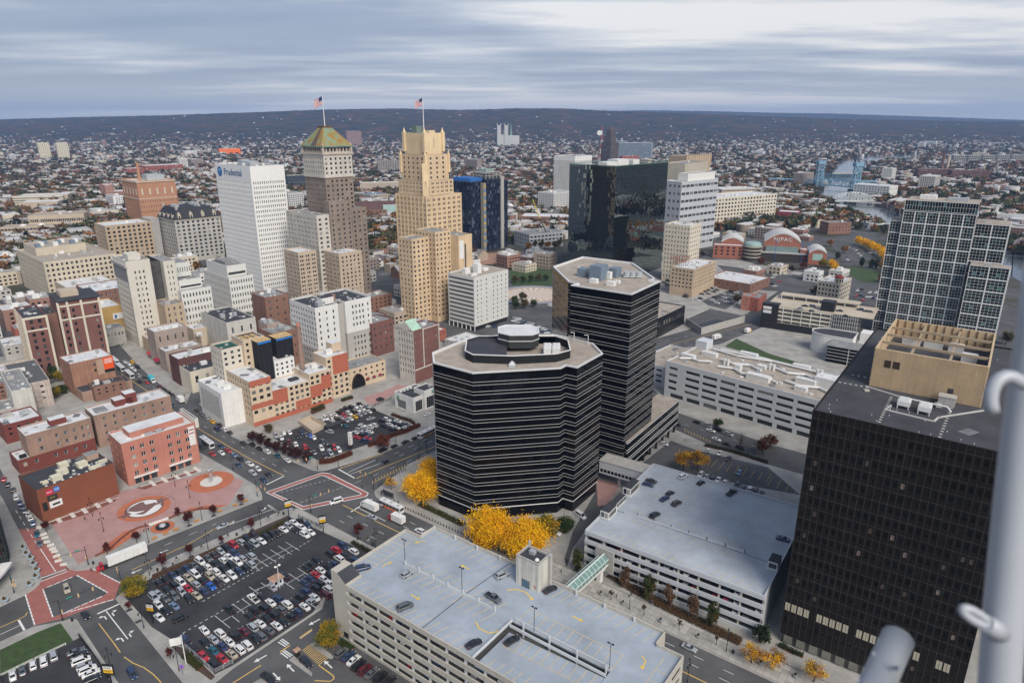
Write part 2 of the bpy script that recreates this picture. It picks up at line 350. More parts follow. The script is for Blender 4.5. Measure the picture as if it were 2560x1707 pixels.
def ccw(pts):a=sum(p[0]*q[1]-q[0]*p[1]for p,q in zip(pts,pts[1:]+pts[:1]));return pts if a>0 else pts[::-1]
def pave(pts,h=.14,m=None,name='pavement'):return slab(name,ccw(list(pts)),-.02,h,m or paving,kerbm)
def sheet(name,pts,z,m,parent=None):b=MB();b.add([(p[0],p[1],z)for p in ccw(list(pts))]);return ob(name,b.mesh(name,[m]),parent,kind=None if parent else 'structure')
def rnd_corner(a,c,b,r=5.0,n=5):
 """rounded street corner at c between kerbs coming from a and going to b"""
 a,c,b=Vector(a),Vector(c),Vector(b);p=c+(a-c).normalized()*r;q=c+(b-c).normalized()*r
 return[tuple(p*(1-t)**2+c*2*t*(1-t)+q*t*t)for t in[k/n for k in range(n+1)]]
 # main parking-lot block, between the plaza street and the wide avenue
A0=(-130.7,187.7);A1=(-89.7,245);A2=(-35.3,204.2);A3=(-59.1,186.7);A4=(-83.1,152.5);A5=(-87.5,152.3)
lotA=pave([A0]+[(-127.1,204.8)]+rnd_corner((-109.6,220.8),A1,A2,6)+[A2,(-41,196.6),(-61.8,195),(-61.3,182.8),(-80.1,157.9),A4,(-84.2,145)])
LOT=sheet('parking_lot',[(-128.1,188.7),(-124,198.6),(-88.7,236.6),(-51,211.9),(-61.7,194.6),(-63.1,183.1),(-63.9,180.7),(-80.6,158.8),(-84.4,155.5),(-97.8,165.7),(-111.9,174.4)],.15,asphalt_d)
sheet('planting_bed',[(-103.1,167.1),(-97.6,165.5),(-84.1,154.7),(-84.6,153.2),(-93,158.8)],.158,soil)
sheet('planting_bed',[(-124.8,200.2),(-89,237.5),(-88.5,236.1),(-123.4,197.3)],.158,soil)
# plaza block
P0=(-156.8,204.4)
pave([(-146.7,203.6),(-134.1,218.7),(-116.2,237.1)]+rnd_corner((-104.4,251.5),(-105.7,255.3),(-116.9,269.1),6)+[(-126.5,274.3),(-150.6,293.5),(-175,318),(-210,352),(-250,391),(-330,440),(-380,380),(-231.7,276.1),(-208.2,252),(-182.7,228),(-175.9,220.8)]+rnd_corner((-162.9,209.9),(-153.9,201.7),(-146.7,203.6),4))
# hotel block beyond the avenue
H0=(-87.9,272.4)
pave([(-62,290.1),(-38.9,314.1),(20,372),(-20,420),(-110,540),(-185,470),(-176,362)]+[(-173.3,348.9),(-139.2,308.3)]+rnd_corner((-125.8,303.9),H0,(-73.8,278.4),5))
pave([(-180.9,350),(-186,368),(-195,480),(-240,560),(-330,520),(-262.4,439.2),(-240.2,412.2),(-215.8,385.1)])
# office block: the two banded black towers, the low garage, the dark tower
D0=(-57.7,251)
pave([(169.4,80.5),(330,120),(117,279.4),(94.8,300.4),(83.1,316.3),(62,345),(40,385),(-36.6,292.7),(-47.3,280.1)]+rnd_corner((-59.7,265.3),D0,(-30.5,230.6),5))
pave([(88.6,338.1),(124.5,300.4),(330,150),(420,330),(240,470),(196.5,502.5),(145.1,454.4),(99.9,442.6),(74,420)])
pave([(105.4,469.5),(140.7,496.7),(189.9,533.3),(300,690),(250,760),(60,740),(30,560)])
# arena corner and lower-left lot
pave([(-330,120),(-165.8,183.7),(-161.6,189.6)]+rnd_corner((-161.1,189.9),(-159.8,196.2),(-169.1,206.7),4)+[(-176.4,214),(-196.4,234.1),(-211.2,249.4),(-330,360)])
E_=pave([(-154.7,168.2),(-148.9,174.7)]+rnd_corner((-141.6,176.5),(-138.6,179.3),(-133.2,173.5),3)+[(-110.2,152.3),(-80,120),(-230,120)])
sheet('lawn',[(-152.3,164.8),(-146.1,172.1),(-141.4,176.2),(-132.7,168.5),(-133.9,166.8),(-144.9,154.5)],.15,turf)
sheet('parking_lot',[(-144.9,154.5),(-133.9,166.8),(-131.7,170),(-115.3,155.2),(-112.1,152.3),(-116.6,145),(-138.2,145)],.155,asphalt_d)
# lot beside the hotel, and the lot beside the low garage
LOT2=sheet('parking_lot',[(-89.5,283.3),(-48,318.1),(-74,340.6),(-86.2,350),(-102.8,329.6),(-118,306.4)],.15,asphalt_d)
LOT3=sheet('parking_lot',[(58.8,279.4),(78.1,303.9),(88.3,293.5),(116.1,276.9),(121.2,252.8),(66.1,275.3)],.15,asphalt)
sheet('driveway',[(18.8,209),(23.4,226.6),(36.2,257.2),(44.2,260.9),(40.4,246.8),(29.6,229.7),(22.5,215.6),(19.1,203.4)],.15,asphalt)
sheet('brick_forecourt',[(37.2,265.5),(47.3,262.7),(39.2,245.1),(34.9,244.3)],.156,brickpink)
sheet('lawn',[(147.5,449.6),(161.6,468.2),(172.7,435.7),(186.9,416.2),(190.3,404),(182.1,404),(169.2,425.7)],.155,turf)
LOTC=sheet('parking_lot',[(164.8,575.3),(217.1,632.5),(206.6,590.6),(177.1,546.7),(166.4,560.6)],.15,asphalt)
sheet('parking_lot',[(222,729.4),(274.9,690.7),(294.4,675.2),(253.6,606.8),(215.9,619.4)],.153,asphalt)
sheet('parking_lot',[(323.5,628.1),(341.3,610.9),(308.9,553.6),(282.8,546.7)],.15,asphalt)
sheet('parking_lot',[(407.7,874.6),(437.4,866.5),(410.9,759.7),(365.6,741.3)],.15,asphalt)
sheet('parking_lot',[(0,530.1),(30.1,488.2),(28.8,464.4),(-21.1,508.4),(-6.1,526.9)],.15,asphalt)
sheet('lawn',[(342.2,690.7),(368,723.7),(379.9,685.5),(352.1,643.9),(340.8,650.9)],.155,turf)
sheet('park_lawn',[(-2.2,675.2),(0,729.4),(33.6,741.3),(42.7,712.3),(38.2,632.5),(0,632.5)],.155,turf)
sheet('construction_ground',[(-54.9,792.4),(0,806.2),(12.9,799.3),(0,766),(-2.4,729.4),(-50,735.3)],.16,mat('bare_earth',(.34,.20,.14),.95,.3,.15))
# brick crosswalk rings at the two crossings
def ring(name,outer,inner,m,z):
 b=MB();n=len(outer)
 for k in range(n):j=(k+1)%n;b.add([(*outer[k],z),(*outer[j],z),(*inner[j],z),(*inner[k],z)])
 return ob(name,b.mesh(name,[m]),None,kind='structure')
o1=[(-104.2,255.3),(-84.9,272.1),(-81.3,271.4),(-60.7,254.6),(-61,251.9),(-84.4,241.7)];i1=[(-101.1,254.6),(-84.6,269.5),(-83,269.2),(-63.5,254.2),(-63.8,253.2),(-85.2,244.2)]
ring('crosswalk',ccw(o1),ccw(i1),brickred,.006)
o2=[(-161.6,189.7),(-161.1,197.1),(-155.9,203.5),(-147.3,203.5),(-133.5,196),(-130.9,187.7),(-142.5,178.3),(-149,175.4)];i2=[(-157.6,192.5),(-156.9,193.5),(-151.7,199),(-150.7,199.9),(-135,190.9),(-135.7,189),(-143.5,180.8),(-145.7,179.1)]
ring('crosswalk',ccw(o2),ccw(i2),brickred,.006)
sheet('brick_street',[(-156.6,204),(-162.2,198.8),(-169.1,206.7),(-190.3,228),(-183.2,228),(-175.6,220.4)],.007,brickred)
MARK={'w':MB(),'y':MB()}
def stripe(a,b,wd=.15,c='w',z=.014):
 a,b=Vector(a),Vector(b);d=(b-a).normalized();n=Vector((-d.y,d.x))*wd/2
 MARK[c].add([(*(a-n),z),(*(b-n),z),(*(b+n),z),(*(a+n),z)])
def pathstripe(pts,wd=.3,c='y',z=.014):
 for a,b in zip(pts,pts[1:]):stripe(a,b,wd,c,z)
def dashes(a,b,wd=.15,on=3.0,off=6.0,c='w',z=.014):
 a,b=Vector(a),Vector(b);L=(b-a).length;d=(b-a)/L;t=0.0
 while t<L:stripe(a+d*t,a+d*min(L,t+on),wd,c,z);t+=on+off
def arrow(p,ang,s=1.0,turn=0,c='w',z=.014):
 p=Vector(p);f=Vector((math.cos(R(ang)),math.sin(R(ang))));n=Vector((-f.y,f.x))
 def W(u,v):q_=p+f*(u*s)+n*(v*s);return(q_.x,q_.y,z)
 if turn==0:MARK[c].add([W(-2,-.2),W(.6,-.2),W(.6,.2),W(-2,.2)]);MARK[c].add([W(.6,-.75),W(2,0),W(.6,.75)])
 else:
  t=turn;MARK[c].add([W(-1.6,-.2),W(.3,-.2),W(.3,.2),W(-1.6,.2)]);MARK[c].add([W(.3,-.2),W(.9,.35*t),W(.75,.8*t),W(.3,.2)]);MARK[c].add([W(.2,.6*t),W(1.5,.6*t),W(.85,1.7*t)])
def LN(*a):return a
# avenue: double yellow centre line, lane dashes, stop bars
pathstripe([(-242.7,396.7),(-215,371.4),(-162.9,320.2),(-123.2,286.3),(-101.2,269.5)],.35)
pathstripe([(-69.4,245.4),(162.5,71.3)],.35)
for v in(4,8):dashes((-63,240.6),(-63,240.6))if 0 else None
for a,b in(((-65.5,237.2),(136,85.9)),((-49.4,235.4),(140.9,92.5)),((-47.3,238.3),(143.1,95.4)),((-68,233.9),(133.5,82.6))):dashes(a,b)
dashes((-165.3,326.5),(-100.8,272.9));dashes((-185.4,346.5),(-240.2,405.9))
stripe((-100.9,269.1),(-106.1,261.7),.6);stripe((-64.8,240.1),(-58.2,249.8),.6);stripe((-78.3,275.3),(-68.8,266.8),.6)
stripe((-99.7,245.2),(-91.2,237.6),.6);stripe((-62.8,243.3),(-49.7,233.5),.25)
pathstripe([(-68.8,266.8),(-36.6,298.5),(6,372)],.35)
for a,b in(((-72,270.6),(-60.3,280.9)),((-73.5,272.1),(-63.3,284.2))):stripe(a,b,.25)
dashes((-68.1,263.1),(-36.7,293.6));dashes((-55.6,290.1),(-38.5,310.2));dashes((-52.8,288),(-37.9,305.4))
for k in range(14):
 t=k/13;p=Vector((-78.4,274.9)).lerp(Vector((-61.7,288.4)),t);stripe(p,p+Vector((1.2,2.6)),.2,'y')
pathstripe([(-78.5,275.3),(-63.1,289.7)],.2);pathstripe([(-60.4,263.1),(-47.5,278.8)],.2)
for k in range(13):
 t=k/12;p=Vector((-60.4,263.1)).lerp(Vector((-47.5,278.8)),t);stripe(p,p+Vector((-.6,2.2)),.2,'y')
 # crossing outlines
for P_ in(o1,i1):
 for a,b in zip(P_,P_[1:]+P_[:1]):stripe(a,b,.4,z=.02)
for a,b in zip(i2,i2[1:]+i2[:1]):
 if math.dist(a,b)>3:dashes(a,b,.4,1.8,.35,z=.02)
for a,b in(((-161.6,189.7),(-149,175.4)),((-147.3,203.5),(-133.4,195.8)),((-143.7,180.5),(-130.8,187.5))):dashes(a,b,.4,1.8,.3,z=.02)
for a,b in(((-97.8,255.3),(-80,266.1)),((-87.1,247.2),(-72.2,259.9))):dashes(a,b,.2,1.0,1.0,z=.02)
stripe((-161.9,198.4),(-156.5,203.3),.5);stripe((-161.2,196.4),(-155.3,202.1),.35);stripe((-159.3,201.9),(-173.5,215.3),.25);dashes((-176.7,218.2),(-200.7,241.5),.2,3,3)
# plaza street
pathstripe([(-133.3,202.9),(-120.8,217.4),(-115,227.6),(-109.3,233.2)],.3)
pathstripe([(-113.9,227.6),(-97,242.1)],.2,'w');dashes((-135,210.7),(-115.6,231.7));dashes((-120.9,211.5),(-94.1,240))
stripe((-100,245.1),(-91.1,237.5),.6)
for p in((-100.2,241.8),(-109.3,232)):arrow(p,45,.9,1)
for p in((-127.5,213.4),(-131.3,202.1)):arrow(p,225,.9)
# south street with turn arrows, lane to the garage
stripe((-132.4,180.5),(-128,185.2),.6);stripe((-130.3,181.8),(-116.7,169.4),.3);dashes((-129.5,176.2),(-119.7,167.4),.25,8,.01,'y')
pathstripe([(-119.7,167.4),(-116,163.9)],.3);pathstripe([(-114,162.2),(-110.1,159.8),(-105.9,158),(-102,155.5),(-98.9,153),(-91.5,145)],.3)
for p,t in(((-129.2,179.1),1),((-127.7,180.7),-1),((-118.6,169.5),1),((-117.3,171.4),-1)):arrow(p,137,.95,t)
stripe((-156.9,171.3),(-153.5,175.4),.2);pathstripe([(-159.1,174.4),(-156,177.9),(-154.8,179.6),(-155.3,181.3)],.3);stripe((-155.6,177.7),(-150.7,173.2),.6)
dashes((-78.3,152.3),(-72.6,159),.35,30,1,'y')
for p,a in(((-73.7,161.5),225),((-62.1,176.8),225),((-53.3,159.3),137),((-63.8,158),137),((-66.7,154.7),-43)):arrow(p,a,1.0)
for p,q_ in(((-70.7,168.2),(-67.8,166.3)),((-70.3,169),(-67.4,166.8)),((-69.9,169.5),(-67.1,167.4)),((-68.5,163.8),(-65.6,161.7)),((-68.1,164.4),(-65.1,162.2)),((-67.8,164.9),(-64.7,162.7))):stripe(p,q_,.35)
pathstripe([(-68.8,164.2),(-66.6,166.8)],.4)
hb=[Vector(p)for p in((-62.2,164.6),(-60.8,167),(-54,161.8),(-56,159))]
for k in range(13):t=k/12;stripe(hb[0].lerp(hb[3],t),hb[1].lerp(hb[2],t),.25,'y')
pathstripe([(-56,159),(-50.9,155.2),(-50.2,154),(-51.1,153),(-55.6,153.3)],.35)
# road behind the towers
pathstripe([(110.7,454.4),(185,505.4)],.3);dashes((107.1,448.4),(182.1,496.7));dashes((110.3,463.1),(188.5,515.9))
dashes((89.1,322.8),(122,293.5));
for k in range(9):
 p=Vector((88.1,317.6)).lerp(Vector((97.2,305.1)),k/8);stripe(p,p+Vector((-.3,-3.5)),.2,'y')
 # main lot: bay lines
def bays(p,q,n,depth,ang,c='w',spine=True,z=.165,wd=.14):
 p,q=Vector(p),Vector(q);d=Vector((math.cos(R(ang)),math.sin(R(ang))))*depth/2
 for k in range(n):m=p.lerp(q,k/max(1,n-1));stripe(m-d,m+d,wd,c,z)
 if spine:stripe(p,q,wd,c,z)
bays((-91.3,204.8),(-81.2,216.7),6,8.5,-38);bays((-76.5,195.1),(-71.9,201),3,8.5,-38);bays((-91,176.8),(-85.2,184.7),4,9,-38)
bays((-86.4,191.8),(-79.8,196),3,6,-38)
dashes((-101.3,186.2),(-75.1,220.8),.2,.9,.9,z=.166);dashes((-101.1,171.7),(-80.4,197.9),.2,.9,.9,z=.166)
bays((90,282.6),(112.4,266.5),9,9.0,57,'y',False)
bays((112.7,264.6),(121.2,257.2),4,9.0,57,'y',False)
# ---------------------------------------------------------------- the towers
def EV(L,n,f,z0,z1,m,fz,dep=.25,st='sash',mx=0):return(cols_even(L,n,f,mx),rows_even(z0,z1,m,fz),dep,st)
def PR(L,n,f,z0,z1,m,fz,dep=.25,st='sash',mx=0,gap=.18):
 c=[]
 for a,b in cols_even(L,n,f,mx):g_=(b-a)*gap/2;h=(a+b)/2;c+=[(a,h-g_),(h+g_,b)]
 return(c,rows_even(z0,z1,m,fz),dep,st)
gravel=mat('roof_gravel',(.36,.31,.26),.95,.2,.25);tar=mat('roof_membrane',(.045,.047,.055),.85,.25,.15);roofw=mat('white_roof_coating',(.62,.62,.62),.8,.15,.2)
roofg=mat('grey_roof',(.24,.24,.24),.9,.3,.3);tarb=mat('blue_grey_membrane',(.055,.055,.062),.85,.3,.08)
glassk=mat('black_glass',(.003,.003,.004),.06,0,fine=0,spec=.22)
alu=mat('white_aluminium',(.68,.68,.67),.5,.06)
# the dark brown-black tower with rounded windows
gx,gy,ga,gW,gD,gH=(80.6,168.3,-36.2,45.6,94,76.1)
bronze=mat('bronze_panel',(.015,.0115,.0095),.5,.25,.2,spec=.18);joint=mat('panel_joint',(.11,.115,.115),.45,.3,.1,metal=.5)
B=Bld('dark_office_tower','near black office tower with rows of small rounded windows and a tan louvred penthouse','office tower',gx,gy,ga,frame=mat('bronze_frame',(.035,.031,.029),.45,0),glass=GLASSD,minpx=5)
nc=26;pw=gW/nc;rw=rows_even(17.2,74.2,15,.46);rw=[(8.0,9.8)]+[(12.0,14.6)]+rw
cl=cols_even(gW,nc,.52)
B.block(0,gW,0,gD,3.6,gH,bronze,F=(cl,[r for r in rw if r[0]!=12.0],.3,'round'),roof=tarb,par=.45)
lobby=MB();lobby.box(.6,gW-.6,.6,gD-.6,0,3.6);B.part('lobby',lobby,[mat('lobby_glass',(.10,.10,.085),.2,.2)])
for k in range(nc+1):b=MB();b.box(k*pw-.035,k*pw+.035,-.07,0,3.8,gH);B.part('mullion',b,[joint])
for k in range(16):z=16.9+3.8*k;b=MB();b.box(0,gW,-.06,0,z-.03,z+.03);B.part('rail',b,[joint])
blindm=mat('drawn_blind',(.46,.42,.32),.7,.15,.6)  # pale beige of the blinds drawn in the tall window band
for k in list(range(1,5))+list(range(6,11))+list(range(12,16))+[20,23,24,26]:
 if k>=nc:continue
 b=MB()
 for j in range(2):b.box(k*pw-pw*.8+j*pw*.42,k*pw-pw*.8+j*pw*.42+pw*.36,-.05,.0,12.0,14.6)
 B.part('blind_window',b,[blindm])
for k in range(12):b=MB();b.box(1.2+k*3.6,3.6+k*3.6,-.04,0,.8,3.4);B.part('ground_floor_panel',b,[mat('lobby_panel',(.20,.19,.16),.6,.2)])
# penthouse
tanp=mat('tan_ribbed_cladding',(.58,.435,.27),.75,.10,.25,streak=.14);rz_=gH-.45
p=MB();x0,x1,y0,y1,pz=8.6,36.2,29.4,66,87.4
p.box(x0,x1,y0,y0+.5,rz_,pz);p.box(x0,x0+.5,y0+.5,y1,rz_,pz);p.box(x1-.5,x1,y0+.5,y1,rz_,pz);p.box(x0,x1,y1,y1+.5,rz_,pz);p.box(x0+.5,x1-.5,y0+.5,y1,rz_,rz_+6,1)
PH=B.part('penthouse',p,[tanp,tarb])
for k in range(56):b=MB();xx=x0+.25+k*.49;b.box(xx,xx+.16,y0-.10,y0,rz_+.05,pz-.1);B.part('cladding_rib',b,[tanp],parent=PH)
for xx in(x0+3,x0+5.2):b=MB();b.box(xx,xx+1.7,y0-.16,y0-.02,rz_+6.5,rz_+8.6);B.part('louvre',b,[mat('louvre_brown',(.05,.03,.022),.6,.1)],parent=PH)
b=MB();b.box(x1-8.2,x1-6.9,y0-.16,y0-.02,rz_,rz_+3.8);B.part('door',b,[FRAMED],parent=PH)
tanb=mat('tan_steel',(.36,.28,.19),.7,.15)
for yy in(38,47,56):b=MB();b.box(x0+.5,x1-.5,yy-.3,yy+.3,pz-.7,pz-.02);B.part('roof_beam',b,[tanb],parent=PH)
for xx in(17.5,27):b=MB();b.box(xx-.3,xx+.3,y0+.5,y1,pz-1.5,pz-.75);B.part('roof_beam',b,[tanb],parent=PH)
for k in range(12):b=MB();b.box(x0+.9+k*2.2,x0+1.1+k*2.2,y1-.3,y1-.05,rz_+6,pz);B.part('wall_rib',b,[mat('rust_brown',(.16,.075,.03),.8,.3)],parent=PH)
for xx,yy,ww,dd in((15,58,5,3),(21,58,5,3),(27,59,4,3),(31,50,4,4)):B.unit(xx,yy,rz_+6,ww,dd,2.4,alu)
b=MB();b.box(-2,2,-1.6,1.6,0,2.4);b.box(-2.1,2.1,-1.7,1.7,2.4,2.6);B.part('rooftop_shed',b,[concrete],(28.4,26.6,rz_))
for xx,yy in((19.2,17.6),(24.2,16.6)):
 b=MB();b.box(-1.5,1.5,-1.9,1.9,.9,2.2)
 for sx in(-1.3,1.3):
  for sy in(-1.7,1.7):b.box(sx-.12,sx+.12,sy-.12,sy+.12,0,.9)
 for k in range(4):b.box(-1.2,1.2,-1.6+k*.9,-1.2+k*.9,2.2,2.5)
 B.part('cooling_unit',b,[alu],(xx,yy,rz_))
b=MB();b.path([(20,20.6,rz_+1.6),(29,20.2,rz_+1.6),(30,19.4,rz_+.6)],.22);B.part('pipe',b,[alu])
for a,c in(((8,28),(20,24)),((16,12.5),(27,11.5)),((27,11.5),(27.8,15.8)),((27.6,15),(37,27.5)),((15.6,12.6),(16.4,17))):b=MB();b.bar((*a,rz_+.12),(*c,rz_+.12),.5,.24);B.part('roof_kerb',b,[kerbm])
for(a,c,n)in(((15.6,3),(15.4,23),12),((29.2,2),(29.8,26),13),((1.2,27),(8.4,27.5),6),((3,36),(8,36),4)):
 for k in range(n):t=k/(n-1);b=MB();b.box(-.35,.35,-.22,.22,0,.12);B.part('walk_pad',b,[kerbm],(a[0]+(c[0]-a[0])*t,a[1]+(c[1]-a[1])*t,rz_))
for k in range(26):b=MB();b.tube((0,0,0),(0,0,.35),.1,n=6);B.part('roof_vent',b,[alu],(random.uniform(1,44),random.choice([random.uniform(1,15),random.uniform(70,90)]),rz_))
dk=MB();dk.dome((0,0,0),.9,.4,10,3);B.part('dish',dk,[white],(28,32.5,pz-1.2))
B.done()
def banded(name,label,pts,floors,H,cat='office tower',z0=5.0):
 """black glass tower with thin pale bands: panes, two bands to a storey"""
 B=Bld(name,label,cat,0,0,0);n=len(pts);fh=(H-z0)/floors
 def offs(d):
  out=[]
  for k in range(n):
   p0,p1,p2=Vector(pts[k-1]),Vector(pts[k]),Vector(pts[(k+1)%n]);d1=(p1-p0).normalized();d2=(p2-p1).normalized()
   n1=Vector((d1.y,-d1.x));n2=Vector((d2.y,-d2.x));bi=n1+n2;bi=bi/max(.3,bi.dot(n1));q=p1+bi*d;out.append((q.x,q.y))
  return out
 core=MB();core.prism(offs(-.3),0,H-1.2);B.part('core',core,[glassk])
 rnd=random.Random(5)
 def strip(za,zb):
  g=MB()
  for k in range(n):
   a,c=Vector(pts[k]),Vector(pts[(k+1)%n]);L=(c-a).length;m=max(1,round(L/1.6));nn=Vector(((c-a).y,-(c-a).x)).normalized()
   for j in range(m):
    p,q=a.lerp(c,(j+.01)/m),a.lerp(c,(j+.99)/m);e=[rnd.uniform(-.012,.012)for _ in range(3)]
    p1,q1=p+nn*e[0],q+nn*e[1];p2,q2=p+nn*e[2],q+nn*(e[1]+e[2]-e[0]);g.add([(p1.x,p1.y,za),(q1.x,q1.y,za),(q2.x,q2.y,zb),(p2.x,p2.y,zb)])
  return g
 ring_o=offs(.05)
 def band(z,h=.10):
  b=MB()
  for k in range(n):
   j=(k+1)%n;b.add([(*ring_o[k],z),(*ring_o[j],z),(*ring_o[j],z+h),(*ring_o[k],z+h)])
   b.add([(*ring_o[k],z+h),(*ring_o[j],z+h),(*pts[j],z+h),(*pts[k],z+h)]);b.add([(*pts[k],z),(*pts[j],z),(*ring_o[j],z),(*ring_o[k],z)])
  B.part('pale_band',b,[alu])
 for f in range(floors):
  za=z0+f*fh;B.part('vision_glass',strip(za+.05,za+fh*.64-.03),[glassk]);B.part('spandrel_glass',strip(za+fh*.64+.03,za+fh-.05),[glassk])
  if f<floors-1:band(za+fh*.64)
  band(za+fh-.1)
 band(z0-.3,.4)
 cap=MB();ins=offs(-.7)
 for k in range(n):
  j=(k+1)%n;cap.add([(*ring_o[k],H-.5),(*ring_o[j],H-.5),(*ring_o[j],H),(*ring_o[k],H)]);cap.add([(*ring_o[k],H),(*ring_o[j],H),(*ins[j],H),(*ins[k],H)]);cap.add([(*ins[k],H),(*ins[j],H),(*ins[j],H-.9),(*ins[k],H-.9)])
 B.part('parapet',cap,[alu]);r=MB();r.add([(*p,H-.9)for p in ins]);B.part('roof',r,[gravel]);return B
O1=[(-30.1,245.2),(-14.5,234),(18.3,239.2),(20.5,242.2),(24.4,239.8),(36.1,256),(33.6,269),(24.4,277),(18.3,281),(-6,280.5),(-21,273),(-31.8,257)]
B=banded('banded_black_tower','shorter banded black glass tower with faceted walls behind the yellow trees',O1,15,62)
ribd=mat('dark_ribbed_screen',(.035,.036,.036),.6,.15)
s1=[(-18.2,251.5),(-15,247),(0,245.4),(17,247.8),(22.8,252.5),(22.8,265),(18,270.5),(-14,270.5),(-18.5,266)]
sc=MB();n=len(s1)
for k in range(n):
 a,c=s1[k],s1[(k+1)%n];sc.add([(*a,61.1),(*c,61.1),(*c,64.4),(*a,64.4)]);sc.add([(*c,61.1),(*a,61.1),(*a,64.4),(*c,64.4)])
SCR=B.part('plant_screen',sc,[ribd]);pr=MB();pr.add([(*p,63.8)for p in s1[:2]+[(-2,246.5),(-2,269.5)]+s1[7:]]);B.part('plant_roof',pr,[tar])
cp=MB()
for k in range(n):cp.bar((*s1[k],64.5),(*s1[(k+1)%n],64.5),.5,.25)
B.part('screen_cap',cp,[alu])
up=[(-5.4,262),(-1,258.6),(8,258.9),(10.8,262),(10.6,269),(7.5,272.4),(-2.5,272.4),(-5.6,269.5)]
u=MB();u.prism(up,63,68.6,0,top=1);B.part('lift_house',u,[ribd,roofw]);u=MB()
for k in range(8):u.bar((*up[k],66),(*up[(k+1)%8],66),.35,.25);u.bar((*up[k],68.6),(*up[(k+1)%8],68.6),.5,.4)
B.part('pale_band',u,[alu])
for xx,yy in((14,256),(17.4,256.4),(14.3,260),(17.8,260)):B.unit(xx,yy,61.1,3,3,3.4,alu)
b=MB();b.box(-1.3,1.3,-1.3,1.3,0,1.0);b.add([(-1.3,-1.3,1),(1.3,-1.3,1),(0,0,2.4)]);b.add([(1.3,-1.3,1),(1.3,1.3,1),(0,0,2.4)]);b.add([(1.3,1.3,1),(-1.3,1.3,1),(0,0,2.4)]);b.add([(-1.3,1.3,1),(-1.3,-1.3,1),(0,0,2.4)]);B.part('skylight',b,[steel],(0,243,61.1))
for xx,yy in((26,272.5),(31.5,269)):b=MB();b.path([(0,0,0),(0,0,4.2),(-1.6,.4,4.2)],.14);B.part('davit',b,[alu],(xx,yy,61.1))
b=MB()
for k in range(9):b.tube((24+k*.85,276-k*.75,61.1),(24+k*.85,276-k*.75,63.0),.06,n=5)
b.bar((24,276,63),(30.8,270,63),.1,.1);b.bar((24,276,62.2),(30.8,270,62.2),.1,.1);B.part('railing',b,[alu])
O2=[(48,266.2),(64.4,289.6),(60.6,291.9),(63.1,294.9),(59,330),(36.1,345.3),(19.5,320.8),(24.4,288.6),(27.9,285.5),(24.9,282.4)]
B=banded('banded_black_tower','taller banded black glass tower with a helicopter pad and blue grey plant on its roof',O2,21,83.5)
bluem=mat('blue_grey_metal',(.17,.215,.27),.6,.12)
z=82.65;b=MB();b.box(-3.4,3.4,-2.8,2.8,0,6.4);B.part('lift_house',b,[bluem],(38.4,297,z),R(55));b=MB();b.box(-2.4,2.4,-2,2,0,3.6);B.part('plant_house',b,[bluem],(32.4,303.5,z),R(55));b=MB();b.box(-2.6,2.6,-2,2,0,4.2);B.part('plant_house',b,[bluem],(46.4,302,z),R(55))
for xx,yy,w_,d_,h_ in((35.5,289.5,3.6,2.2,1.8),(42.2,284.2,3.8,2.2,1.9),(45.6,289,2.4,1.6,1.2),(43,298,2.6,2,3)):B.unit(xx,yy,z,w_,d_,h_,white,rz=R(-36))
for k in range(3):b=MB();b.tube((0,0,.8),(0,0,2.6),1.5,n=12);b.box(-1.7,1.7,-1.7,1.7,.3,.8);B.part('cooling_tower',b,[steel],(51.5+k*2.6,300.6-k*.4,z))
for k in range(2):b=MB();b.path([(48,303.5+k,1.2),(57.5,300+k,1.2),(57.5,300+k,0)],.2);B.part('pipe',b,[alu],(0,0,z))
b=MB()
for k in range(40):
 a,c=2*math.pi*k/40,2*math.pi*(k+1)/40
 b.add([(40.5+9*math.cos(a),322+9*math.sin(a),z+.02),(40.5+9*math.cos(c),322+9*math.sin(c),z+.02),(40.5+8.4*math.cos(c),322+8.4*math.sin(c),z+.02),(40.5+8.4*math.cos(a),322+8.4*math.sin(a),z+.02)][::-1])
B.part('landing_circle',b,[mat('pad_paint',(.66,.60,.48),.8,.1)])
text('lettering','H',B.root,(40.5,322,z+.03),9,(0,0,R(25)),mat('pad_yellow',(.50,.36,.18),.8,.1),.01)
# its two-storey podium with the driveway arcade
PD=[(49.6,266),(83.2,314.2),(74,321.5),(57,297),(46,282)]
B=Bld('podium_building','low banded black glass podium with an open arcade beside the lot','building',0,0,0)
b=MB();b.prism(PD,5.2,17.4);B.part('core',b,[glassk]);r=MB();r.add([(*p,17.42)for p in PD]);B.part('roof',r,[gravel])
for zz in(5.2,8.3,9.6,12.6,13.9,17.2):
 b=MB()
 for k in range(len(PD)):b.bar((*PD[k],zz),(*PD[(k+1)%len(PD)],zz),.3,.24)
 B.part('pale_band',b,[alu])
for k in range(8):t=.1+k*.125;b=MB();xx,yy=49.6+33.6*t-.8,266+48.2*t+.6;b.box(xx-.5,xx+.5,yy-.5,yy+.5,.14,5.2);B.part('column',b,[black])
